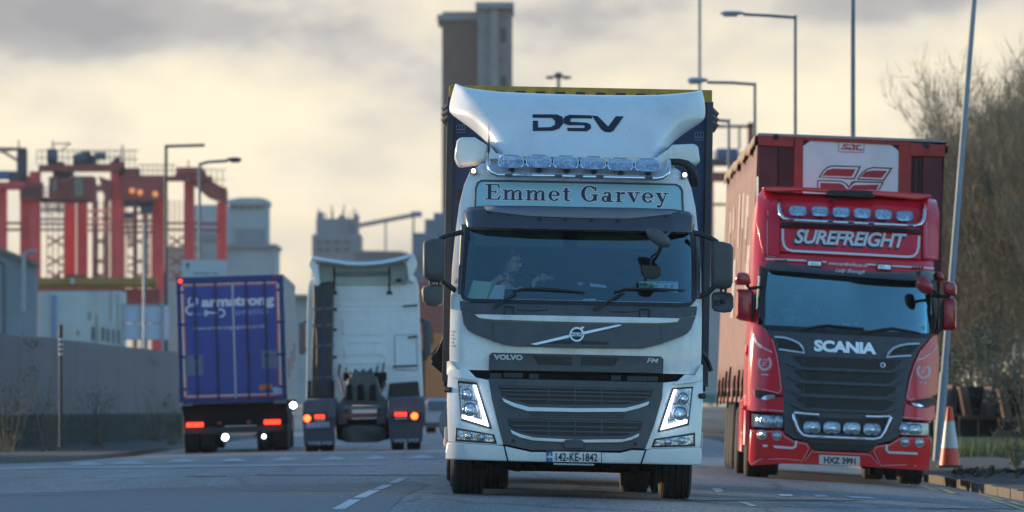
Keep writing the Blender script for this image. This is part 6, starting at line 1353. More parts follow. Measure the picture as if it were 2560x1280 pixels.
# dark front panel, ears, badge lettering, grille slats
fp_ = pnl("front_panel", [(1910, 820), (2100, 833), (2325, 844), (2312, 858), (2296, 876), (2282, 905), (2270, 945), (2262, 990), (2256, 1050), (2248, 1090), (2225, 1103), (2190, 1110), (2174, 1128), (2036, 1123), (2020, 1102), (1984, 1096), (1962, 1082), (1958, 1030), (1959, 985), (1955, 945), (1948, 895), (1936, 852)], -.012, .06, DKGREY, bevel=.006)
for pl, tr_ in (([(1940, 846), (1978, 851), (1998, 862), (2008, 878), (2004, 881), (1948, 872)], [(1936, 842), (1960, 844), (1980, 849.5), (1998, 858.5), (2006, 868), (2011, 882), (1990, 879.5), (1947, 873)]), ([(2296, 862), (2252, 866), (2234, 876), (2219, 889), (2278, 887)], [(2299, 859), (2270, 860), (2250, 863.5), (2234, 870), (2222, 882), (2216, 893), (2240, 891), (2278, 889)])):
    pnl("intake_recess", pl, -.018, .01, BLACK, fp_, cuts=False, smooth=0)
    mb = MB(); mb.tube([T.on(u, v, -.022) for u, v in tr_], .016, 6); T.build(mb, "silver_trim", SILVER, fp_, cuts=False, smooth=60)
mb = MB(); T.text(mb, "SCANIA", 2035, 876, 2191, 884, 25, -.024, .05, spacing=.95); T.build(mb, "lettering", SILVER, fp_, cuts=False, smooth=0, fix=False)
for k, (v0, v1, i0) in enumerate(((894, 920, 0), (929, 954, 6), (964, 987, 14), (998, 1022, 20))):
    u0, u1 = 1979 + i0 * .5, 2254 - i0 * .9; sl = .036
    vv = lambda u, v: v + (u - 2100) * sl
    pnl("grille_recess", [(u0, vv(u0, v0)), (u1, vv(u1, v0)), (u1 - 4, vv(u1, v0 + 8)), (u1 - 26, vv(u1, v1)), (u0 + 28, vv(u0, v1)), (u0 + 5, vv(u0, v0 + 8))], -.0155, .008, BLACK, fp_, cuts=True, smooth=0)
    a, b = u0 - 14, u1 + 10
    pnl("slat", [(a, vv(a, v1 - 10)), (a + 40, vv(a + 40, v1 + 1)), (b - 38, vv(b - 38, v1 + 1)), (b, vv(b, v1 - 10)), (b - 4, vv(b, v1 - 3)), (b - 36, vv(b - 36, v1 + 9)), (a + 38, vv(a + 38, v1 + 9)), (a + 4, vv(a, v1 - 3))], -.04, .03, DKGREY, fp_, bevel=.006)
for u in (2008, 2240):
    pnl("grille_bar", [(u, 900), (u + 2, 900), (u + 2, 1022), (u, 1022)], -.02, .006, DKGREY, fp_, cuts=False, smooth=0)
mb = MB(); c = T.on(2207, 913, -.03); mb.lathe([(.0, .0405), (-.012, .036), (-.016, .02)], c, "y", 16); T.build(mb, "round_badge", SILVER, fp_, cuts=False)
mb = MB(); mb.lathe([(-.0165, .022), (-.019, .012)], c, "y", 14); T.build(mb, "badge_centre", mat("badge_navy", (.03, .05, .14), .4), fp_, cuts=False)
# red corner panels with pinstripe, wreath print and scoop
for s_, pts, line, wr in ((-1, [(1882, 806), (1908, 818), (1934, 852), (1946, 895), (1953, 945), (1957, 988), (1936, 984), (1890, 972), (1876, 964), (1875, 880)], [(1910, 820), (1932, 852), (1943, 892), (1950, 945), (1953, 975), (1944, 984), (1936, 980), (1892, 970)], (1912, 910)),
                          (1, [(2344, 832), (2326, 846), (2300, 878), (2285, 910), (2272, 950), (2264, 1000), (2276, 1004), (2326, 992), (2344, 985), (2348, 900)], [(2326, 850), (2302, 880), (2288, 912), (2276, 952), (2268, 994), (2276, 1000), (2284, 996), (2324, 989)], (2309, 930))):
    cp = pnl("corner_panel", pts, -.02, .20, RED, bevel=.012)
    ink("pinstripe", [(line, 1.6, False)], -.0225, PINKLINE, cp)
    u, v = wr; st = [([(u + 15 * math.cos(R(a)), v - 2 + 16 * math.sin(R(a))) for a in range(-50, 231, 20)], 1.4, False)]
    for a in range(-45, 230, 18):
        for s2 in (-1, 1): st.append(([(u + 15 * math.cos(R(a)), v - 2 + 16 * math.sin(R(a))), (u + (15 + 3.6 * s2) * math.cos(R(a - 8)), v - 2 + (16 + 3.6 * s2) * math.sin(R(a - 8)))], 2.0, False))
    st += [([(u - 4, v - 10), (u + 6, v - 11), (u + 3, v - 4), (u - 5, v - 3), (u - 6, v + 3), (u + 2, v + 2)], 1.6, False), ([(u - 9, v + 26), (u + 9, v + 27)], 2.2, False)]
    ink("wreath_print", st, -.023, WINK, cp)
ink("swoosh", [([(1882, 838), (1890, 856), (1904, 868)], 6, False), ([(1902, 866), (1916, 874), (1930, 880)], 2.6, False)], -.024, WINK)
ink("swoosh", [([(2326, 884), (2312, 894), (2296, 900)], 2.4, False), ([(2342, 866), (2330, 882)], 3, False)], -.024, WINK)
for pts, ch_ in (([(1884, 974), (1936, 983), (1956, 990), (1958, 1000), (1900, 998), (1886, 990)], [(1902, 997), (1912, 989), (1932, 986), (1938, 990), (1934, 997), (1914, 1001)]), ([(2336, 994), (2284, 1000), (2266, 1006), (2264, 1014), (2320, 1018), (2334, 1006)], [(2276, 1006), (2300, 1008), (2312, 1016), (2304, 1020), (2284, 1016)])):
    pnl("scoop_recess", pts, .01, .1, BLACK, bevel=.01); pnl("chrome_scoop", ch_, -.03, .08, CHROME, bevel=.014)
# lower wings, headlights, bumper
for s_, pts in ((-1, [(1876, 1000), (1900, 1000), (1958, 992), (1959, 1034), (1920, 1031), (1880, 1028), (1870, 1022)]), (1, [(2336, 1012), (2310, 1019), (2262, 1008), (2256, 1048), (2290, 1052), (2330, 1054), (2340, 1046)])):
    w_ = pnl("wing_panel", pts, -.012, .22, RED, bevel=.014)
ink("pinstripe", [([(1884, 1022), (1958, 1028)], 1.6, False)], -.016, PINKLINE); ink("pinstripe", [([(2256, 1043), (2326, 1048)], 1.6, False)], -.016, PINKLINE)
for s_, hl, lam in ((-1, [(1880, 1034), (1960, 1038), (1960, 1068), (1956, 1072), (1880, 1068)], [(1912, 1050, .115, .075), (1945, 1052, .072, .078)]), (1, [(2326, 1057), (2250, 1053), (2248, 1085), (2252, 1088), (2326, 1091)], [(2287, 1073, .105, .075), (2260, 1070, .072, .078)])):
    h0 = sub("headlight", root); pnl("housing", hl, -.012, .08, BLACK, h0, bevel=.008)
    c0 = sum(p[0] for p in hl) / 5, sum(p[1] for p in hl) / 5
    pnl("reflector", [lerp(p, c0, .10) for p in hl], -.018, .01, mat("smoky_reflector", (.30, .31, .33), .22, .6, var=.2), h0)
    for u, v, a, b in lam: mb = MB(); T.lamp(mb, u, v, a, b, -.03, .03, p=3 if a > .1 else 2, rim=.12); T.build(mb, "projector", [LENS, CHROME], h0, cuts=False, smooth=50)
bm_ = pnl("bumper", [(1876, 1074), (1956, 1076), (1964, 1088), (1986, 1101), (2019, 1106), (2026, 1119), (2036, 1127), (2174, 1132), (2188, 1113), (2225, 1108), (2249, 1092), (2326, 1093), (2328, 1110), (2322, 1178), (2290, 1175), (2150, 1166), (2000, 1160), (1956, 1159), (1878, 1164), (1872, 1150)], -.022, .26, REDOR, bevel=.018)
ink("pinstripe", [([(1880, 1078), (1954, 1080), (1962, 1092), (1986, 1105), (2016, 1110), (2022, 1122), (2006, 1152), (1960, 1147), (1900, 1148), (1880, 1160)], 1.6, False), ([(2012, 1152), (2032, 1126), (2036, 1130), (2174, 1137), (2196, 1160)], 1.6, False), ([(2322, 1096), (2250, 1097), (2226, 1112), (2192, 1117), (2184, 1128), (2202, 1164), (2260, 1162), (2318, 1168)], 1.6, False)], -.0255, PINKLINE, bm_)
ink("white_trim", [([(1907, 1114), (1950, 1118), (1980, 1120), (1988, 1117), (1991, 1102)], 6, False)], -.027, WINK, bm_); ink("white_trim", [([(2217, 1112), (2216, 1124), (2222, 1131), (2250, 1132), (2294, 1134)], 6, False)], -.027, WINK, bm_)
ink("panel_gap", [([(2028, 1122), (2010, 1154)], 1.6, False), ([(2180, 1130), (2200, 1164)], 1.6, False)], -.024, SOOT, bm_)
for u, v in ((1905, 1087), (1942, 1089), (2262, 1105), (2299, 1107)):
    mb = MB(); T.lamp(mb, u, v, .068, .068, -.03, .03, p=2, rim=.2); T.build(mb, "fog_lamp", [LENS2, mat("pale_rim", (.6, .58, .6), .3, .3)], bm_, cuts=False, smooth=50)
pnl("lower_intake", [(2000, 1100), (2036, 1107), (2190, 1112), (2176, 1130), (2034, 1125), (2022, 1112)], -.016, .02, BLACK, fp_, cuts=True, smooth=0)
npl = pnl("number_plate", [(2048, 1137), (2150, 1141.5), (2149.5, 1165), (2048, 1160)], -.034, .01, PLATE, cuts=False, smooth=0)
mb = MB(); T.text(mb, "HXZ 3991", 2060, 1157.2, 2139, 1160.8, 14.5, -.037, .035); T.build(mb, "lettering", INK, npl, cuts=False, smooth=0, fix=False)
# chrome lamp bar in the grille
bar = sub("grille_light_bar", root)
mb = MB(); mb.tube([ons(u, v, -.09) for u, v in ((2048, 1037), (2010, 1034), (1986, 1032), (1983, 1038), (1990, 1060), (1996, 1076), (2008, 1088), (2024, 1091), (2100, 1094), (2186, 1098), (2202, 1094), (2212, 1080), (2222, 1056), (2227, 1044), (2222, 1041), (2200, 1042), (2164, 1041))], .026, 10); mb.build("bar_tube", CHROME, bar, smooth=60)
pnl("lamp_recess", [(1996, 1042), (2222, 1048), (2206, 1086), (2008, 1080)], -.018, .01, BLACK, bar, cuts=True, smooth=0)
for u, v in ((2030, 1068), (2080, 1069), (2130, 1070.5), (2180, 1073)):
    sp = MB(); T.lamp(sp, u, v, .125, .085, -.07, .10, p=4.5, pw=2.6, rim=.08); T.build(sp, "spotlight", [LENS, CHROME], bar, cuts=False, smooth=50)
    ft = MB(); ft.tube([ons(u, v + 13, -.06), ons(u, v + 25, -.09)], .022, 8); ft.build("lamp_foot", BLACK, bar)
for u in (2052, 2152):
    mb = MB(); T.text(mb, "kelsa", u - 10, 1093 + (u - 2052) * .04, u + 10, 1093.6 + (u - 2052) * .04, 4.5, -.118); T.build(mb, "lettering", DKGREY, bar, cuts=False, smooth=0, fix=False)
# mirrors
MRED = mat("red_mirror_paint", (.42, .012, .026), .3, var=.05, coat=.5)
def head(pts, d, dp, m, parent, name="mirror_head"):
    mb = MB(); f_ = [P(u, v, d) for u, v in pts]; cc = sum((q for q in f_), Vector((0, 0, 0))) / len(f_)
    mb.loft([[cc + (q - cc) * k + Vector((0, y_ * dp, 0)) for q in f_] for y_, k in ((-1, .5), (-.92, .8), (-.5, .95), (0, 1), (.9, 1), (1.1, .94), (1.1, .8))]); return mb.build(name, m, parent, smooth=50)
m0 = sub("door_mirror", root)
head([(1840, 724), (1846, 722), (1878, 724), (1880, 728), (1880, 800), (1874, 805), (1848, 800), (1839, 794)], .5, .10, MRED, m0)
head([(1835, 704), (1840, 684), (1848, 680), (1868, 682), (1874, 690), (1878, 708), (1870, 713), (1842, 713)], .5, .09, MRED, m0, "wide_mirror")
mb = MB(); mb.tube([P(u, v, .5) for u, v in ((1868, 712), (1874, 722), (1908, 716))], .028, 8); mb.build("mirror_arm", BLACK, m0, smooth=50); mb = MB(); mb.tube([P(u, v, .5) for u, v in ((1878, 728), (1883, 740), (1882, 800), (1892, 814))], .03, 8); mb.build("mirror_arm", BLACK, m0, smooth=50)
m0 = sub("door_mirror", root)
head([(2358, 752), (2366, 744), (2384, 746), (2391, 754), (2390, 822), (2382, 826), (2360, 826), (2357, 820)], .5, .10, MRED, m0)
head([(2358, 722), (2362, 706), (2370, 703), (2386, 705), (2392, 718), (2391, 738), (2384, 741), (2360, 734)], .5, .09, MRED, m0, "wide_mirror")
mb = MB(); mb.tube([P(u, v, .5) for u, v in ((2376, 740), (2356, 742), (2330, 738))], .026, 8); mb.build("mirror_arm", BLACK, m0, smooth=50); mb = MB(); mb.tube([P(u, v, .5) for u, v in ((2360, 750), (2354, 770), (2354, 820), (2340, 834))], .03, 8); mb.build("mirror_arm", BLACK, m0, smooth=50)
m0 = sub("kerb_mirror", root); mb = MB(); rings = []
for k in range(7):
    q = k / 6; c = P(2290 + 40 * q, 697 + 32 * q, .12); ra = (.03, .075, .10, .108, .104, .08, .03)[k]
    rings.append([(c.x + ra * .5 * math.cos(a), c.y + ra * math.sin(a), c.z + ra * .85 * math.cos(a)) for a in [2 * math.pi * j / 12 for j in range(12)]])
mb.loft(rings); mb.build("mirror_head", MRED, m0, smooth=60)
mb = MB(); mb.tube([P(2324, 722, .2), P(2350, 738, .45)], .022, 8); mb.build("mirror_arm", BLACK, m0)
mb = MB(); rings = []
for k in range(5):
    q = k / 4; c = P(2342 + 16 * q, 682 + 19 * q, .6); ra = (.02, .045, .055, .045, .02)[k]; rings.append([(c.x + ra * .6 * math.cos(a), c.y + ra * math.sin(a), c.z + ra * .8 * math.cos(a)) for a in [2 * math.pi * j / 10 for j in range(10)]])
mb.loft(rings); mb.build("side_mirror_cap", MRED, root, smooth=60)
mb = MB(); mb.tube([P(1898, 690, .5), P(1894, 740, .5), P(1893, 790, .5)], .02, 8); mb.build("door_grab_rail", CHROME, root)
mb = MB(); mb.tube([P(1868, 864, .75), P(1866, 880, .72), P(1870, 890, .75)], .02, 6); mb.build("door_handle", RED, root)
# underneath, wheels
wheel(root, -1.24, -.90, 1.42, .50, .50, face=-1); wheel(root, .90, 1.24, 1.42, .50, .50, face=1)
for x0, x1, f in ((-1.25, -.95, -1), (-.92, -.62, -1), (.62, .92, 1), (.95, 1.25, 1)): wheel(root, x0, x1, 5.2, .50, .50, face=f)
mb = MB(); mb.box(-.9, .9, .5, 2.4, .46, 1.1); mb.box(-.45, .45, 2.4, 7, .75, 1.0); mb.tube([(-.9, 1.42, .44), (-.5, 1.42, .36), (.5, 1.42, .36), (.9, 1.42, .44)], .07, 8)
for x, w_, z in ((.42, .05, .2), (.30, .10, .3), (-.2, .3, .4), (.52, .04, .12)): mb.box(x - w_, x + w_, .9, 1.15, z, .5)
mb.build("chassis", SOOT, root, smooth=0)
for x in (-1.22, 1.22):
    mb = MB(); mb.tube([(x, 1.42 + .62 * math.cos(R(a)), .50 + .64 * math.sin(R(a))) for a in range(-12, 195, 15)], .075, 8); mb.build("wheel_arch", RED, root)
    mb = MB(); mb.box(x - .03, x + .03, 2.3, 4.2, .35, 1.1); mb.build("side_skirt", RED, root, bevel=.02)
for x, u_ in ((-1.27, -1), (1.27, 1)):
    for z in (.62, .98): mb = MB(); mb.box(x - .05, x + .05, .9, .98, z - .03, z + .03); mb.build("side_marker", PLATE if z < .8 else MRED, root, bevel=.01)
# trailer
tr = sub("trailer", root); y0, y1 = 2.9, 16.6
Q = lambda u, v, o=0.0: P(u, v, y0 + o)
pq = lambda pts, o, th, m, name, **k: (lambda mb: (mb.prism([Q(u, v, o) for u, v in pts], (0, th, 0)), mb.build(name, m, tr, **k))[1])(MB())
xl, xr = Q(1896, 345).x, Q(2362, 370).x; zt = Q(2130, 342).z
mb = MB(); mb.box(xl + .04, xr - .04, y0 + .06, y0 + .16, 1.1, zt - .06); mb.build("front_wall", MAROON, tr, smooth=0)
mb = MB(); mb.box(xl - .01, xr + .01, y0 - .03, y0 + .2, zt - .035, zt + .005); mb.build("top_cap", mat("grey_top_cap", (.30, .32, .33), .6, dirt=.3), tr, bevel=.008)
pq([(1895, 336), (1985, 340), (1984, 368), (1895, 363)], -.02, .10, REDTR, "header_block", bevel=.01); pq([(2276, 357), (2362, 361), (2362, 392), (2276, 390)], -.02, .10, REDTR, "header_block", bevel=.01)
pq([(1985, 340), (2276, 355), (2276, 364), (1985, 349)], -.01, .08, REDTR, "header_beam")
pq([(1986, 348), (2008, 350), (2006, 700), (1980, 698)], .0, .07, REDTR, "front_post", bevel=.01); pq([(2247, 362), (2279, 364), (2272, 712), (2245, 710)], .0, .07, REDTR, "front_post", bevel=.01)
for u0, u1 in ((1948, 1953), (1966, 1972), (2286, 2292), (2300, 2304)): pq([(u0, 366 if u0 < 2100 else 390), (u1, 366 if u0 < 2100 else 390), (u1 - 4, 700), (u0 - 4, 700)], .03, .05, mat("dark_maroon_rib", (.045, .012, .018), .6), "front_rib", smooth=0)
for u0, u1 in ((1897, 1944), (2308, 2356)): pq([(u0, 364 if u0 < 2100 else 392), (u1, 366 if u0 < 2100 else 394), (u1 - 4, 700), (u0 - 4, 698)], .02, .05, MAROON, "front_panel", smooth=0)
bd = pq([(2008, 365), (2026, 352), (2228, 362), (2247, 378), (2243, 560), (2006, 550)], .015, .05, BOARDW, "white_board", smooth=0)
z4 = lambda x, y: (1760 + .3125 * x, 300 + .3125 * y)
def bprint(name, polys, off, m):
    mb = MB()
    for k, pl in enumerate(polys): p = [Q(*z4(x, y), off - .0004 * k) for x, y in pl]; mb.add(p, [list(range(len(p)))])
    return mb.build(name, m, bd, smooth=0, fix=False)
S4 = [[(915, 460), (950, 405), (990, 372), (1035, 362), (1256, 370), (1205, 475)], [(1222, 478), (1262, 420), (1305, 388), (1350, 376), (1510, 382), (1440, 488)], [(905, 480), (1095, 484), (1140, 505), (1160, 530), (1180, 495), (1205, 488), (1440, 495), (1405, 560), (905, 548)]]
S4w = [[(930, 455), (960, 410), (995, 382), (1035, 373), (1238, 379), (1197, 464)], [(1240, 468), (1272, 425), (1312, 398), (1352, 387), (1490, 392), (1432, 477)], [(915, 490), (1092, 494), (1130, 512), (1158, 548), (1195, 508), (1215, 500), (1422, 506), (1395, 556), (915, 548)]]
S4r = [[(945, 446), (985, 400), (1035, 388), (1214, 393), (1183, 452)], [(1252, 456), (1290, 415), (1350, 402), (1468, 406), (1420, 465)], [(930, 502), (1090, 506), (1120, 522), (1140, 552), (930, 546)], [(1165, 552), (1200, 520), (1402, 516), (1380, 556)]]
bprint("emblem_outline", S4, .010, INK); bprint("emblem_white", S4w, .006, WINK); bprint("emblem_red", S4r, .002, mat("emblem_red", (.34, .02, .03), .5))
SR = mat("board_red_print", (.42, .06, .05), .5)
bprint("maker_frame", [[tuple(p) for p in q] for q in stroke([(1078, 176), (1280, 184), (1279, 260), (1076, 252)], 5, True)], .012, SR)
bprint("maker_letters", [[(1118, 192), (1165, 194), (1160, 205), (1128, 204), (1126, 212), (1155, 214), (1146, 238), (1090, 235), (1098, 224), (1130, 226), (1134, 220), (1106, 218)],
                         [(1170, 194), (1205, 196), (1212, 204), (1204, 241), (1150, 239), (1160, 216), (1178, 217), (1172, 228), (1188, 229), (1192, 206), (1168, 204)],
                         [(1218, 198), (1258, 200), (1256, 210), (1232, 209), (1228, 230), (1268, 232), (1270, 245), (1210, 242)]], .012, SR)
for u, v in ((1940, 342), (2316, 363)):
    mb = MB(); c = Q(u, v, -.03); mb.lathe([(-.012, .02), (-.006, .04), (.02, .045)], c, "y", 12); mb.build("marker_lamp", BLACK, tr)
# long left side: tilt curtain with faded lettering blocks, sagging roof edge, lashing straps
CURT = mat("faded_red_curtain", (.215, .105, .10), .6, var=.14, scale=3, dirt=.3, dirt_rgb=(.16, .07, .07)); CURTP = mat("worn_white_print", (.44, .38, .36), .6, var=.2, scale=6, dirt=.5, dirt_rgb=(.40, .2, .18))
def cpt(s_, xx, y, k, o=0.0):
    j = (y - y0) * 5.3
    return (xx + s_ * (.03 * math.sin(j * .62 + k * .2) * (.3 + k) + .02 * noise.noise((j * .3, k * 2, s_)) + o), y, zt - .12 - (zt - 1.30) * k)
for s_, xx in ((-1, xl), (1, xr)):
    mb = MB(); mb.grid([[cpt(s_, xx, y0 + .10 + (y1 - y0 - .1) * j / 110, k / 8) for k in range(9)] for j in range(111)]); mb.build("side_curtain", CURT if s_ < 0 else MAROON, tr, smooth=60, solid=.004)
    mb = MB(); rows = []
    for j in range(61):
        y = y0 + (y1 - y0) * j / 60; sg = .035 * math.sin(j * .5) + .02 * math.sin(j * 1.3)
        rows.append([(xx - s_ * .3, y, zt - .02 + sg * .6), (xx, y, zt - .02 + sg * .4), (xx + s_ * .05, y, zt - .05 + sg * .4), (xx + s_ * .055, y, zt - .19 + sg)])
    mb.grid(rows); mb.build("roof_edge_cover", mat("canvas_edge", (.34, .25, .19), .75, var=.15, dirt=.35), tr, smooth=60, solid=.01)
mb = MB(); mb.box(xl + .2, xr - .2, y0 + .1, y1, zt - .06, zt - .03); mb.build("roof_sheet", MATS["trailer_roof_grey"], tr, smooth=0)
r = random.Random(11)
for j in range(15):
    ya = y0 + .9 + j * .84; k0 = r.uniform(.12, .42); kh = r.uniform(.10, .26); mb = MB()
    mb.grid([[cpt(-1, xl, ya + .45 * i / 6, k0 + kh * q / 5, .012) for q in range(6)] for i in range(7)]); mb.build("curtain_print", CURTP, tr, smooth=60, fix=False)
mb = MB(); mb.box(xl - .02, xl + .06, y0 + .1, y1, 1.06, 1.28); mb.box(xr - .06, xr + .02, y0 + .1, y1, 1.06, 1.28); mb.build("side_raves", mat("rave_pinkish", (.38, .17, .15), .7, dirt=.5), tr, bevel=.01)
for j in range(7):
    y = y0 + .9 + j * 1.9 + r.uniform(-.3, .3); mb = MB(); a = r.uniform(-.1, .1)
    mb.tube([(xl - .05, y, 1.50 + a), (xl - .062, y + a, 1.34), (xl - .045, y + a * .5, 1.14)], [.016, .020, .016], 5); mb.build("lashing_strap", SOOT, tr)
    mb = MB(); mb.tube([(xl - .045, y + .3, 1.24), (xl - .06, y + .55, 1.08 - abs(a)), (xl - .045, y + .8, 1.22)], .014, 5); mb.build("strap_tail", SOOT, tr)
for yy in (10.6, 11.9, 13.2):
    for xa, xb, f in ((xl + .02, xl + .42, -1), (xr - .42, xr - .02, 1)): wheel(tr, xa, xb, yy, .53, .53, face=f, n=24)
mb = MB(); mb.box(xl + .05, xr - .05, y0 + .1, y1, 1.08, 1.22); mb.box(-.5, .5, 3, y1, .9, 1.1); mb.box(-.9, .9, 10, 14, .5, .95); mb.build("trailer_chassis", SOOT, tr, smooth=0)
for x in (xl + .15, xr - .15):
    mb = MB(); mb.box(x - .02, x + .02, 6.4, 9.8, .42, .95); mb.build("side_guard", mat("guard_grey", (.14, .13, .12), .7, dirt=.4), tr, smooth=0, bevel=.01)

# ------------------------------------------------------------------ blue trailer lorry driving away on the left
root = thing("blue_box_lorry", "lorry with a royal blue box trailer seen from behind, its red tail lamps lit", "lorry")
flat0 = lambda x: 0.0
A = Truck(root, 594, 1131, 127.0, -.030, .016, [(0, 0), (5, 0)], flat0, [])
P = A.P
def pr(name, pts, d, th, m, parent=None, bevel=0, smooth=0):
    mb = MB(); mb.prism([P(u, v, d) for u, v in pts], (0, th, 0)); return mb.build(name, m, parent or root, smooth=smooth, bevel=bevel)
BOXB = mat("royal_blue_door", (.005, .038, .30), .45, var=.08, scale=2, coat=.1, dirt=.04); BOXE = mat("blue_frame", (.020, .032, .16), .5, var=.1); SIDEG = mat("pale_side", (.42, .40, .40), .6, var=.08, scale=1.5, dirt=.25)
a, b = P(436, 690, 0), P(715, 1003, 0); x0, x1 = P(444, 850, 0).x, P(713, 850, 0).x; zt = P(575, 690, 0).z; zb = P(580, 1003, 0).z
mb = MB(); mb.box(x0, x1, .06, 11.8, zb, zt); mb.build("box_body", SIDEG, root, smooth=0, bevel=.02)
mb = MB(); mb.box(x1 - .03, x1 + .012, .3, 11.6, zt - .12, zt - .01); mb.box(x1 - .03, x1 + .012, .3, 11.6, zb, zb + .12); mb.build("side_rail", mat("side_rail_grey", (.32, .33, .35), .5, .2), root, smooth=0)
for k in range(6):
    mb = MB(); mb.box(x1 - .01, x1 + .006, 1.6 + k * 1.8, 1.66 + k * 1.8, zb + .12, zt - .12); mb.build("side_post", MATS["side_rail_grey"], root, smooth=0)
mb = MB()
for k in range(3): mb.box(x1 + .001, x1 + .008, 2 + 3 * k, 3.6 + 3 * k, zb + .5 + .2 * k, zb + .95 + .2 * k)
mb.build("side_print", mat("side_print_red", (.36, .14, .12), .6), root, smooth=0)
fr = sub("rear_frame", root)
for x in (x0, x1 - .07): mb = MB(); mb.box(x, x + .07, -.03, .08, zb, zt); mb.build("frame_post", BOXE, fr, bevel=.008)
mb = MB(); mb.box(x0 + .07, x1 - .07, -.03, .08, zt - .13, zt); mb.build("frame_header", BOXE, fr, bevel=.008)
mb = MB(); mb.box(x0 + .07, x1 - .07, -.03, .08, zb - .05, zb + .05); mb.build("frame_sill", BOXE, fr, bevel=.008)
xm = (x0 + x1) / 2 + .06
for xa, xb in ((x0 + .09, xm - .012), (xm + .012, x1 - .09)):
    dr = sub("rear_door", root)
    mb = MB(); mb.box(xa, xb, .0, .05, zb + .06, zt - .14); mb.build("door_panel", BOXB, dr, bevel=.008)
    for t_ in (.28, .68):
        x = xa + (xb - xa) * t_; mb = MB(); mb.tube([(x, -.04, zb + .02), (x, -.04, zt - .08)], .020, 8); mb.build("locking_bar", mat("dark_lock_bar", (.018, .026, .085), .5), dr)
        mb = MB()
        for z in (zb + .25, zb + 1.0, zb + 1.8, zt - .4): mb.box(x - .05, x + .05, -.05, .0, z - .03, z + .03)
        mb.build("bar_keeper", MATS["dark_lock_bar"], dr, smooth=0)
    xo = xa if xa < xm - .3 else xb; sg = 1 if xa < xm - .3 else -1
    for k in range(4): mb = MB(); z = zb + .3 + k * .72; mb.box(xo - .10, xo + .10, -.045, .0, z - .025, z + .025); mb.build("hinge", BOXE, dr, bevel=.006)
    mb = MB(); w_ = .03
    for off, m_, nm in ((.0, mat("tape_red", (.70, .09, .04), .5), "red_tape"), (-.035, mat("tape_white", (.66, .62, .62), .5), "white_tape")):
        mb = MB(); o_ = .05 + (off if off else 0)
        e = xo + sg * (.05 + off * -1 * -1); mb.box(min(e, e + sg * .042), max(e, e + sg * .042), -.006 - abs(off) * .02, .0, zb + .09 + abs(off), zt - .20)
        mb.box(min(xo + sg * .05, xm - sg * .03), max(xo + sg * .05, xm - sg * .03), -.005, .0, zt - .215 + abs(off), zt - .19 + abs(off)); mb.box(min(xo + sg * .05, xm - sg * .03), max(xo + sg * .05, xm - sg * .03), -.005, .0, zb + .085 - off, zb + .115 - off); mb.build(nm, m_, dr, smooth=0)
    gx = xa + .06 if sg > 0 else xb - .46
    mb = MB(); mb.box(gx, gx + .40, -.008, .0, zb + (.60 if sg > 0 else .70), zb + (1.05 if sg > 0 else 1.12)); mb.build("grey_poster", mat("poster_grey", (.12, .15, .26), .4, var=.25, scale=6), dr, smooth=0)
mb = MB(); mb.box(xm - .022, xm + .022, -.025, .0, zb + .06, zt - .14); mb.build("door_seal", mat("seal_silver", (.34, .38, .46), .4, .2), root, smooth=0)
def onA(u, v): return P(u, v, -.012)
z7 = lambda x, y: (420 + .414 * x, 620 + .414 * y)
mb = MB(); A.on = lambda u, v, off=0: P(u, v, off)
A.text(mb, "armstrong", *z7(203, 354), *z7(641, 338), 23, -.012, .05, spacing=1.0); mb.build("lettering", mat("door_white_print", (.62, .64, .72), .5), root, smooth=0, fix=False)
mb = MB(); A.text(mb, "logistics", *z7(392, 406), *z7(606, 394), 15, -.012, .02); mb.build("lettering", mat("door_pale_print", (.24, .30, .55), .5), root, smooth=0, fix=False)
mb = MB(); A.text(mb, "www.armstronglogistics.co.uk", *z7(152, 496), *z7(588, 480), 9, -.012, .03); mb.build("lettering", mat("door_dim_print", (.38, .42, .58), .5), root, smooth=0, fix=False)
mb = MB(); k = 0
for pts, wd in (([(150 + 26 * math.cos(R(q)), 322 + 26 * math.sin(R(q))) for q in range(-60, 250, 20)], 12), ([(140 + 30 * math.cos(R(q)), 375 + 26 * math.sin(R(q))) for q in range(80, 290, 20)], 12), ([(150, 345), (165, 320)], 9), ([(215, 396), (250, 390), (300, 394)], 12), ([(240, 384), (222, 376)], 10), ([(240, 400), (222, 412)], 10), ([(318 + 24 * math.cos(R(q)), 392 + 22 * math.sin(R(q))) for q in range(-120, 130, 25)], 11)):
    for q in stroke(pts, wd): mb.add([P(*z7(p[0], p[1]), -.012 - .0002 * (k % 4)) for p in q], [(0, 1, 2, 3)]); k += 1
mb.build("looped_emblem", MATS["door_white_print"], root, smooth=0, fix=False)
mb = MB()
for q in stroke([(140, 385), (160, 402), (200, 398)], 12): mb.add([P(*z7(p[0], p[1]), -.0125) for p in q], [(0, 1, 2, 3)])
mb.build("blue_swash", mat("sky_blue_print", (.08, .26, .62), .5), root, smooth=0, fix=False)
pr("orange_plate", [z7(550, 826), z7(630, 822), z7(632, 856), z7(552, 860)], -.02, .01, mat("hazard_orange", (.60, .17, .02), .5))
pr("pale_plate", [z7(632, 840), z7(682, 836), z7(684, 876), z7(634, 880)], -.02, .01, mat("pale_blue_plate", (.30, .45, .72), .5))
for u, v, m_ in ((451, 703, TAIL), (686, 692, TAIL_OFF)):
    mb = MB(); c = P(u, v, -.04); mb.lathe([(-.02, .02), (-.01, .045), (.02, .045)], c, "y", 12); mb.build("corner_lamp", m_, root)
pr("under_run_bar", [(462, 1070), (708, 1062), (708, 1078), (462, 1086)], .1, .12, mat("dark_bumper_bar", (.03, .035, .04), .6), bevel=.01)
pr("valance", [(453, 1008), (716, 1000), (722, 1058), (462, 1066)], .12, .15, SOOT)
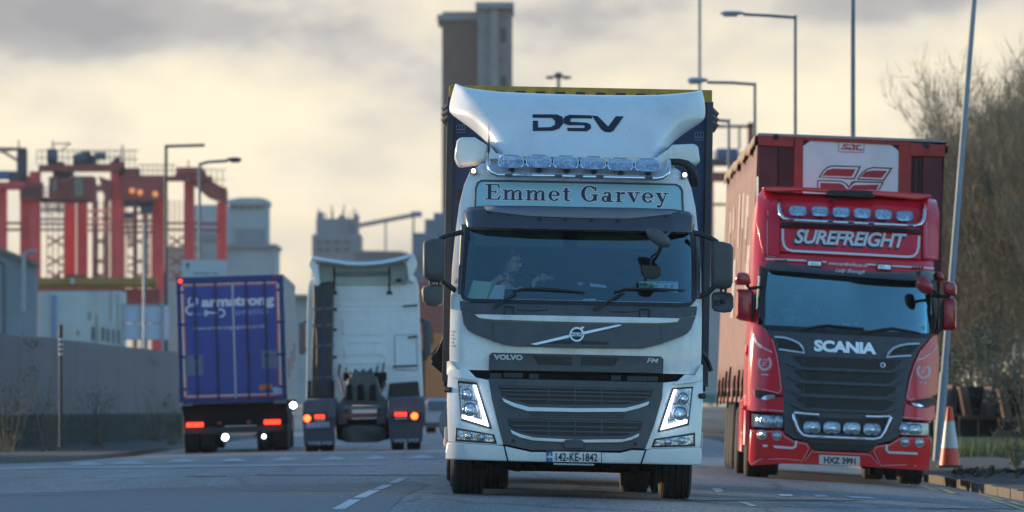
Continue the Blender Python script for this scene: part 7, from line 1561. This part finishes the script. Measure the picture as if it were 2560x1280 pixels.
for u0, u1, v in ((466, 508, 1063), (660, 701, 1056)): pr("tail_lamp", [(u0, v - 6), (u1, v - 7), (u1, v + 4), (u0, v + 5)], -.02, .10, TAIL, bevel=.01)
for u, v in ((548, 1058), (622, 1055)): pr("reflector", [(u - 5, v - 4), (u + 5, v - 4), (u + 5, v + 4), (u - 5, v + 4)], .05, .05, TAIL_OFF)
for u0, u1, v in ((450, 482, 1008), (684, 716, 1002)): pr("grey_buffer", [(u0, v - 5), (u1, v - 6), (u1, v + 6), (u0, v + 7)], -.03, .08, mat("buffer_grey", (.22, .25, .30), .6), bevel=.01)
for u, v, r_ in ((563, 1093, .072), (660, 1091, .042)):
    mb = MB(); c = P(u, v, .2); mb.lathe([(-.04, r_ * .4), (-.02, r_), (.06, r_ * .9)], c, "y", 14); mb.build("round_lamp", LIT_WHITE, root)  # not this lorry's own: lit discs standing in for an oncoming car's headlights
mb = MB(); c = P(733, 1013, 1.5); mb.lathe([(-.04, .03), (-.02, .072), (.06, .06)], c, "y", 14); mb.build("standin_headlight", LIT_WHITE, root)  # another headlight stand-in, beside the trailer
for v in (1030, 1056, 1066): pr("side_reflector", [(730, v), (736, v), (736, v + 8), (730, v + 8)], 1.55, .04, mat("dull_white_reflector", (.45, .42, .35), .5))
for xa, xb, f in ((x0 + .02, x0 + .37, -1), (x0 + .40, x0 + .72, -1), (x1 - .72, x1 - .40, 1), (x1 - .37, x1 - .02, 1)):
    for yy in (1.3, 2.65): wheel(root, xa, xb, yy, .50, .50, face=f, n=24)
for xa, xb, f in ((x0 + .1, x0 + .42, -1), (x1 - .42, x1 - .1, 1)): wheel(root, xa, xb, 9.8, .5, .5, face=f, n=24)
mb = MB(); mb.box(x0 + .05, x1 - .05, .3, 11.6, zb - .12, zb); mb.box(-.5, .6, .3, 13, .6, zb - .12); mb.box(x1 - .25, x1 - .08, 4, 8.5, .45, zb - .15); mb.build("chassis", SOOT, root, smooth=0)
mb = MB(); mb.box(x0 + .15, x1 - .15, 12.4, 14.4, .7, 3.0); mb.build("cab", mat("hidden_cab_blue", (.03, .06, .22), .4), root, bevel=.1, bseg=3)
for x, f in ((x0 + .22, -1), (x1 - .52, 1)): wheel(root, x, x + .3, 13.6, .5, .5, face=f, n=24)

# ------------------------------------------------------------------ white tractor unit without a trailer
root = thing("white_tractor_unit", "white tractor unit without trailer seen from behind with lit tail lamps", "tractor unit")
B = Truck(root, 906, 1128, 120.0, -.018, .0, [(0, 0), (5, 0)], flat0, []); P = B.P
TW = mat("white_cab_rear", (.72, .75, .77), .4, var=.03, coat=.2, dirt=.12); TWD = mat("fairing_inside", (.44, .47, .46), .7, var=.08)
d0 = 3.6     # cab rear panel behind the axle overhang
mb = MB(); f_ = [(770, 716), (775, 700), (790, 690), (1026, 684), (1038, 694), (1043, 712), (1050, 860), (1055, 1000), (766, 1000), (768, 860)]
a = [P(u, v, d0) for u, v in f_]; cc = sum((q for q in a), Vector((0, 0, 0))) / len(a)
mb.loft([a, [q + Vector((0, .05, 0)) + (cc - q) * -.008 for q in a], [q + Vector((0, 1.7, 0)) for q in a], [cc + (q - cc) * .93 + Vector((0, 2.2, 0)) for q in a]]); mb.build("cab_body", TW, root, smooth=30)
def pb(name, pts, d, th, m, parent=None, bevel=0, smooth=0):
    mb = MB(); mb.prism([P(u, v, d) for u, v in pts], (0, th, 0)); return mb.build(name, m, parent or root, smooth=smooth, bevel=bevel)
ff = sub("roof_fairing", root)
topl = [(778, 641), (830, 648), (868, 654), (908, 655), (950, 652), (990, 645), (1033, 633)]
mb = MB(); mb.grid([[P(u, v, d0 - .55) for u, v in topl], [P(u, v + 7, d0 - .58) for u, v in topl], [P(u, v + 16 + 4 * (1 - abs(u - 906) / 130), d0 + .1) for u, v in topl]]); mb.build("top_lip", TW, ff, smooth=50, solid=.02)
mb = MB(); mb.grid([[P(u, v + 3, d0 - .45) for u, v in topl], [P(u, v + 3, d0 + 1.6) for u, v in topl]]); mb.build("roof_skin", TW, ff, smooth=50, solid=.02)
pb("left_cheek", [(778, 641), (772, 662), (784, 688), (790, 716), (800, 712), (795, 664)], d0 - .5, .9, TW, ff, .02); pb("right_cheek", [(1033, 633), (1042, 660), (1030, 688), (1034, 706), (1022, 702), (1016, 655)], d0 - .5, .9, TW, ff, .02)
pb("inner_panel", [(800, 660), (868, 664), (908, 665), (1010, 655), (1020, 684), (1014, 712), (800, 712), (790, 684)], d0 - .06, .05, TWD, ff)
pb("cross_member", [(834, 680), (976, 678), (976, 688), (834, 690)], d0 - .14, .06, mat("grey_cross_member", (.16, .18, .20), .6), ff, .01)
for u in (835.5, 973.5):
    mb = MB(); mb.tube([P(u, 668, d0 - .3), P(u, 728, d0 - .25)], .024, 8); mb.build("lamp_rod", BLACK, root)
    mb = MB(); c = P(u, 731, d0 - .3); mb.lathe([(-.05, .07), (.02, .06), (.04, .02)], c, "z", 12); mb.build("round_lamp", BLACK, root)
mb = MB(); c = P(997, 700, d0 - .2); mb.lathe([(-.04, .06), (.03, .06)], c, "z", 12); mb.build("horn", BLACK, root)
for pts in ([(856, 796), (962, 794), (966, 800), (966, 832), (958, 838), (862, 838), (854, 832)], [(874, 852), (952, 851), (956, 858), (870, 859)], [(862, 872), (960, 871), (966, 880), (966, 900), (950, 888), (876, 888), (860, 898)], [(866, 904), (958, 902), (962, 910), (862, 912)]):
    pb("pressed_panel", pts, d0 - .018, .03, TW, None, .012)
for v, m_ in ((745, 1), (762, 1), (776, 0)): pb("pressed_rib", [(840, v), (1028, v - 2), (1028, v + 2), (840, v + 4)], d0 - .012, .02, TW, None, .005)
hatch = pb("side_locker", [(987, 838), (1040, 836), (1044, 926), (988, 924)], d0 - .012, .02, TW, None, .006)
mb = MB()
for q in stroke([(987, 838), (1040, 836), (1044, 926), (988, 924)], 1.6, True): mb.prism([P(p[0], p[1], d0 - .014) for p in q], (0, .004, 0))
mb.build("locker_gap", mat("shadow_grey", (.12, .13, .15), .8), hatch, smooth=0)
for u0, v in ((1008, 765), (1020, 843), (983, 916)):
    mb = MB(); mb.tube([P(1044, v - 2, d0 - .15), P(u0 + 8, v, d0 - .15), P(u0, v + 1, d0 - .12)], .022, 6); mb.build("side_hook", BLACK, root)
for v in (773, 823, 892): mb = MB(); mb.tube([P(828, v, d0 - .1), P(842, v + 1, d0 - .1)], .03, 6); mb.build("side_hook", BLACK, root)
st = sub("air_stack", root)
pbs = lambda *q: pb(*q)
pb("stack_body", [(783, 712), (828, 702), (834, 706), (831, 900), (826, 994), (778, 994), (780, 860), (784, 790)], d0 - .45, .42, mat("stack_black", (.022, .026, .032), .5, var=.2), st, .03, 30)
pb("stack_rib", [(806, 740), (813, 740), (812, 980), (803, 980)], d0 - .48, .03, MATS["dark_lock_bar"], st)
for v in (770, 812, 862, 942): pb("stack_clamp", [(782, v), (834, v - 3), (834, v + 3), (782, v + 6)], d0 - .47, .03, mat("clamp_grey", (.10, .11, .12), .5, .4), st)
mb = MB(); mb.tube([P(788, 810, d0 - .47), P(792, 830, d0 - .5), P(793, 900, d0 - .5), P(790, 960, d0 - .45)], .02, 6); mb.build("brown_hose", mat("brown_hose", (.10, .06, .05), .6), st)
pb("black_panel", [(974, 958), (1046, 953), (1050, 996), (970, 998)], d0 - .05, .08, BLACK, None, .02); pb("black_panel", [(770, 952), (836, 950), (836, 998), (768, 998)], d0 - .02, .06, BLACK)
# coupling and chassis
fw = sub("fifth_wheel", root); GR = mat("greasy_steel", (.070, .076, .084), .5, .3, var=.35, scale=5)
pb("coupling_plate", [(850, 1003), (864, 985), (870, 945), (905, 938), (940, 942), (952, 985), (966, 1000), (962, 1012), (852, 1012)], 1.0, .9, GR, fw, .03)
pb("coupling_ramp", [(876, 944), (886, 920), (900, 930), (908, 920), (916, 930), (928, 918), (936, 942)], 1.7, .3, GR, fw, .02)
for u in (872, 902, 932): pb("bracket", [(u - 7, 962), (u + 7, 960), (u + 9, 1000), (u - 9, 1000)], .9, .3, SOOT, fw, .02)
for u0, u1, v0, v1 in ((858, 966, 932, 952), (868, 884, 950, 972), (942, 958, 946, 972)): pb("hose_block", [(u0, v0), (u1, v0 - 2), (u1, v1), (u0, v1)], 2.6, .3, SOOT, fw, .02)
mb = MB()
for u in (884, 900, 918, 934): mb.tube([P(u, 950, 2.7), P(u - 10, 930, 2.2), P(u + 4, 965, 1.8), P(u + 10, 990, 1.5)], .025, 6)
mb.build("air_line", mat("hose_dark", (.03, .035, .04), .5), fw, smooth=60)
for k, (u, dv) in enumerate(((850, 0), (866, 8), (944, 4), (960, -4))):
    mb = MB(); mb.tube([P(u, 912 + dv, d0 - .1), P(u - 4, 936 + dv, d0 - .7), P(u + 3, 962, d0 - 1.1), P(u + (10 if u < 900 else -10), 985, d0 - 1.7)], .024, 6); mb.build("coiled_air_line", mat(("red_hose", "yellow_hose", "black_hose", "red_hose")[k], ((.20, .03, .03), (.30, .22, .04), (.02, .02, .02), (.20, .03, .03))[k], .5), root, smooth=60)
pb("catwalk_plate", [(850, 1000), (966, 998), (970, 1006), (848, 1008)], 2.2, 1.1, mat("chequer_plate", (.22, .23, .25), .45, .6, var=.3, scale=12), None, .01)
pb("chassis_rail", [(838, 1004), (866, 1010), (866, 1060), (846, 1060)], .6, 4.5, GR); pb("chassis_rail", [(968, 998), (942, 1008), (942, 1060), (964, 1058)], .6, 4.5, GR)
pb("rear_crossmember", [(856, 1024), (950, 1022), (944, 1012), (864, 1014)], .3, .3, mat("crossmember_grey", (.13, .145, .165), .5, .3, var=.25), None, .02)
pb("red_strip", [(856, 1034), (942, 1032), (942, 1044), (856, 1046)], .25, .05, mat("dull_red_strip", (.16, .045, .04), .6), None, .008)
mb = MB(); rings = []
for k, sc_ in ((0, .9), (.03, 1), (1.1, 1), (1.13, .9)):
    pts = sup(0, 0, .46 * sc_, .19 * sc_, 20, 4); c = P(910, 1084, .6); rings.append([(c.x + x, c.y + k, c.z + z) for x, z in pts])
mb.loft(rings); mb.build("air_tank", mat("tank_dark", (.05, .06, .068), .45, .3, var=.2), root, smooth=50)
pb("belly_frame", [(838, 1050), (974, 1046), (972, 1098), (940, 1106), (870, 1106), (842, 1098)], 1.0, 2.8, SOOT)
for s_, mg, fl, tl in ((-1, [(756, 1008), (766, 1000), (832, 1000), (838, 1008), (838, 1044), (756, 1046)], [(756, 1046), (838, 1044), (836, 1112), (760, 1114)], [(768, 1046, 9), (789, 1042, 0)]), (1, [(970, 1002), (980, 996), (1050, 994), (1058, 1004), (1060, 1040), (970, 1042)], [(970, 1042), (1060, 1040), (1056, 1104), (976, 1108)], [(1036, 1040, 9), (1002, 1036, 0)])):
    m0 = sub("mudguard", root)
    mb = MB(); f_ = [P(u, v, .0) for u, v in mg]; mb.prism(f_, (0, .05, 0)); mb.build("guard_back", mat("guard_purple_grey", (.075, .075, .095), .6, var=.12), m0, bevel=.015)
    mb = MB(); xa, xb = P(mg[0][0], 1008, 0).x, P(mg[4][0] if s_ < 0 else mg[4][0], 1008, 0).x; zc = .52
    mb.grid([[(x, 1.0 + .62 * math.cos(R(q)) * 1.02, zc + .60 * math.sin(R(q))) for x in (min(xa, xb), max(xa, xb))] for q in range(0, 195, 15)]); mb.build("guard_top", MATS["guard_purple_grey"], m0, smooth=60, solid=.03)
    pb("mud_flap", fl, .02, .03, mat("mudflap", (.045, .048, .060), .7, var=.15), m0, .008)
    mb = MB(); u0, u1 = (770, 830) if s_ < 0 else (984, 1046); B.on = lambda u, v, off=0: P(u, v, off)
    B.text(mb, "VOLVO", u0, 1112 if s_ < 0 else 1106, u1, 1111 if s_ < 0 else 1104, 8, -.002, .03); mb.build("lettering", mat("flap_print", (.36, .40, .46), .6), m0, smooth=0, fix=False)
    pb("lamp_board", [(tl[0][0] - 12 if s_ < 0 else 984, 1032), (818 if s_ < 0 else 1050, 1030), (818 if s_ < 0 else 1050, 1052), (tl[0][0] - 12 if s_ < 0 else 984, 1054)], -.04, .05, BLACK, m0, .01)
    u, v, _ = tl[0]; mb = MB(); c = P(u, v, -.06); mb.lathe([(-.03, .03), (-.015, .072), (.03, .075)], c, "y", 16); mb.build("brake_lamp", TAIL_HOT, m0, smooth=60)
    u, v, _ = tl[1]; u0, u1 = (787, 812) if s_ < 0 else (987, 1018)
    for k in range(5):
        ua = u0 + (u1 - u0) * k / 5; pb("tail_lamp", [(ua, v - 5), (ua + 4.4, v - 5), (ua + 4.4, v + 4), (ua, v + 4)], -.07, .03, TAIL, m0)
    pb("clear_reflector", [(u0, v + 7), (u1, v + 6), (u1, v + 12), (u0, v + 13)], -.06, .02, mat("dim_clear", (.26, .24, .26), .4), m0)
pb("number_plate", [(762, 1058), (823, 1055), (823, 1068), (762, 1071)], -.03, .02, mat("grey_number_plate", (.30, .36, .44), .5))
mb = MB(); B.text(mb, "151 D 2207".replace("151 D 2207", "|| | ||||"), 772, 1067.5, 818, 1065.5, 7, -.034); mb.build("blurred_print", DKGREY, root, smooth=0, fix=False)
pb("plate_band", [(762, 1058.5), (768, 1058.2), (768, 1070), (762, 1070.4)], -.034, .005, PLATEBLUE)
for xa, xb, f in ((P(762, 1100, 1).x, P(797, 1100, 1).x, -1), (P(801, 1100, 1).x, P(836, 1100, 1).x, -1), (P(978, 1100, 1).x, P(1011, 1100, 1).x, 1), (P(1017, 1100, 1).x, P(1052, 1100, 1).x, 1)): wheel(root, xa, xb, 1.0, .50, .50, face=f, n=24)
for xa, xb, f in ((-1.15, -.85, -1), (.85, 1.15, 1)): wheel(root, xa, xb, 4.9, .5, .5, face=f, n=24)
for s_, u0, u1, v0, v1 in ((-1, 748, 762, 806, 886), (1, 1058, 1076, 802, 890)):
    m0 = sub("door_mirror", root); mb = MB(); a, b = P(u0, v1, 5.2), P(u1, v0, 5.2); mb.box(a.x, b.x, 5.2, 5.35, a.z, b.z); mb.build("mirror_head", DKGREY, m0, bevel=.04, bseg=3)
    mb = MB(); e = 772 if s_ < 0 else 1048
    for v in (v0 + 4, v1 - 6): mb = MB(); mb.tube([P((u0 + u1) / 2, v, 5.3), P(e, v - 10, 5.3)], .022, 6); mb.build("mirror_arm", BLACK, m0)

# ------------------------------------------------------------------ yard traffic glimpsed between the white vehicles
t = BG("shipping_container", "brick red shipping container glimpsed left of the white lorry's mirror", "container", 1080, 300)
mb = MB(); bxp(mb, 1040, 1200, 702, 832, 302, 2.4); wb(mb, "body", mat("container_brick_red", (.34, .12, .10), .7, var=.15), t, smooth=0)
mb = MB()
for k in range(16): bxp(mb, 1042 + 9 * k, 1046 + 9 * k, 706, 828, 301.94, .08)
wb(mb, "rib", MATS["container_brick_red"], t, smooth=0)
t = BG("shipping_container", "orange shipping container at ground level behind the white tractor unit", "container", 1090, 300)
mb = MB(); bxp(mb, 1040, 1200, 834, 994, 300, 2.4); wb(mb, "body", mat("container_orange", (.62, .23, .07), .7, var=.15), t, smooth=0)
mb = MB()
for k in range(16): bxp(mb, 1042 + 9 * k, 1046 + 9 * k, 838, 990, 299.94, .08)
wb(mb, "rib", MATS["container_orange"], t, smooth=0)
t = BG("reach_stacker", "dark machine arm with a mirror in front of the orange container", "machine", 1085, 240)
mb = MB(); mb.tube([Wp(u, v, 240) for u, v in ((1050, 798), (1064, 806), (1076, 826), (1078, 850), (1070, 880), (1056, 905))], .10, 8); bxp(mb, 1064, 1080, 812, 846, 240, .5); wb(mb, "arm", BLACK, t)
mb = MB(); bxp(mb, 1066, 1078, 860, 882, 239.8, .2); wb(mb, "mirror", mat("pale_mirror_glass", (.45, .55, .62), .2), t, bevel=.03)
mb = MB(); bxp(mb, 1040, 1062, 880, 1012, 240, 2); wb(mb, "body", BLACK, t)
t = BG("white_van", "pale van far down the road between the two white vehicles", "van", 1090, 190, z=-.12)
mb = MB(); f_ = [(1060, 1068), (1060, 1010), (1070, 996), (1150, 996), (1160, 1010), (1160, 1068)]; mb.prism([Wp(u, v, 190) for u, v in f_], (0, 4.5, 0)); wb(mb, "body", mat("pale_van_paint", (.50, .46, .48), .4, var=.1), t, smooth=30, bevel=.08)
mb = MB(); bxp(mb, 1070, 1150, 1002, 1026, 189.9, .1); wb(mb, "rear_window", mat("van_glass", (.10, .14, .18), .15), t, smooth=0, bevel=.02)
mb = MB(); bxp(mb, 1064, 1090, 1060, 1083, 190.3, .3); bxp(mb, 1130, 1156, 1060, 1083, 190.3, .3); wb(mb, "wheel", TYRE, t, smooth=0, bevel=.04)
mb = MB(); bxp(mb, 1058, 1162, 1056, 1066, 189.8, .2); wb(mb, "bumper", DKGREY, t, smooth=0, bevel=.02)

# the red lorry's driver, faint behind its tinted windscreen
d2 = copy_tree(drv); d2.matrix_world = T.M @ Matrix.Translation((.0, .12, .16)); tag(d2, "driver barely visible behind the red lorry's tinted windscreen", "person")

# ------------------------------------------------------------------ pieces that can be picked apart become parts of their own
def split_islands(o):
    bm = bmesh.new(); bm.from_mesh(o.data); bm.verts.ensure_lookup_table(); seen = set(); isl = []
    for v in bm.verts:
        if v.index in seen: continue
        st, cur = [v], []
        seen.add(v.index)
        while st:
            a = st.pop(); cur.append(a.index)
            for e in a.link_edges:
                b = e.other_vert(a)
                if b.index not in seen: seen.add(b.index); st.append(b)
        isl.append(set(cur))
    if len(isl) < 2: bm.free(); return
    for k, ids in enumerate(isl):
        b2 = bm.copy(); b2.verts.ensure_lookup_table()
        bmesh.ops.delete(b2, geom=[v for v in b2.verts if v.index not in ids], context="VERTS")
        me = o.data.copy(); b2.to_mesh(me); b2.free()
        if k == 0: first = me
        else: c = o.copy(); c.data = me; col.objects.link(c)
    o.data = first; bm.free()
SPLIT = {"rope_hook", "fuel_tank", "mast", "cabin_window", "machine_house", "machinery", "bar_keeper", "louvre", "side_print", "mudguard", "loose_cover", "curtain_strap", "roof_sheet", "side_raves",
         "clip", "wheel", "mesh_recess", "bonnet_gap", "upper_block", "trestle", "walkway", "trolley", "mast_frame", "end_carriage", "side_curtain", "head_ring", "side_rail", "front_rib", "panel_gap", "belly_plate", "lamp_rod"}
for o in [q for q in sc.objects if q.type == "MESH" and q.name.split(".")[0] in SPLIT and len(q.data.vertices) < 4000]: split_islands(o)
for o in sc.objects:
    if o.parent and o.name.split(".")[0] in ("vent_hole", "mesh", "guard_rail", "festoon_cable", "leaves", "crown", "stem"): o["kind"] = "stuff"
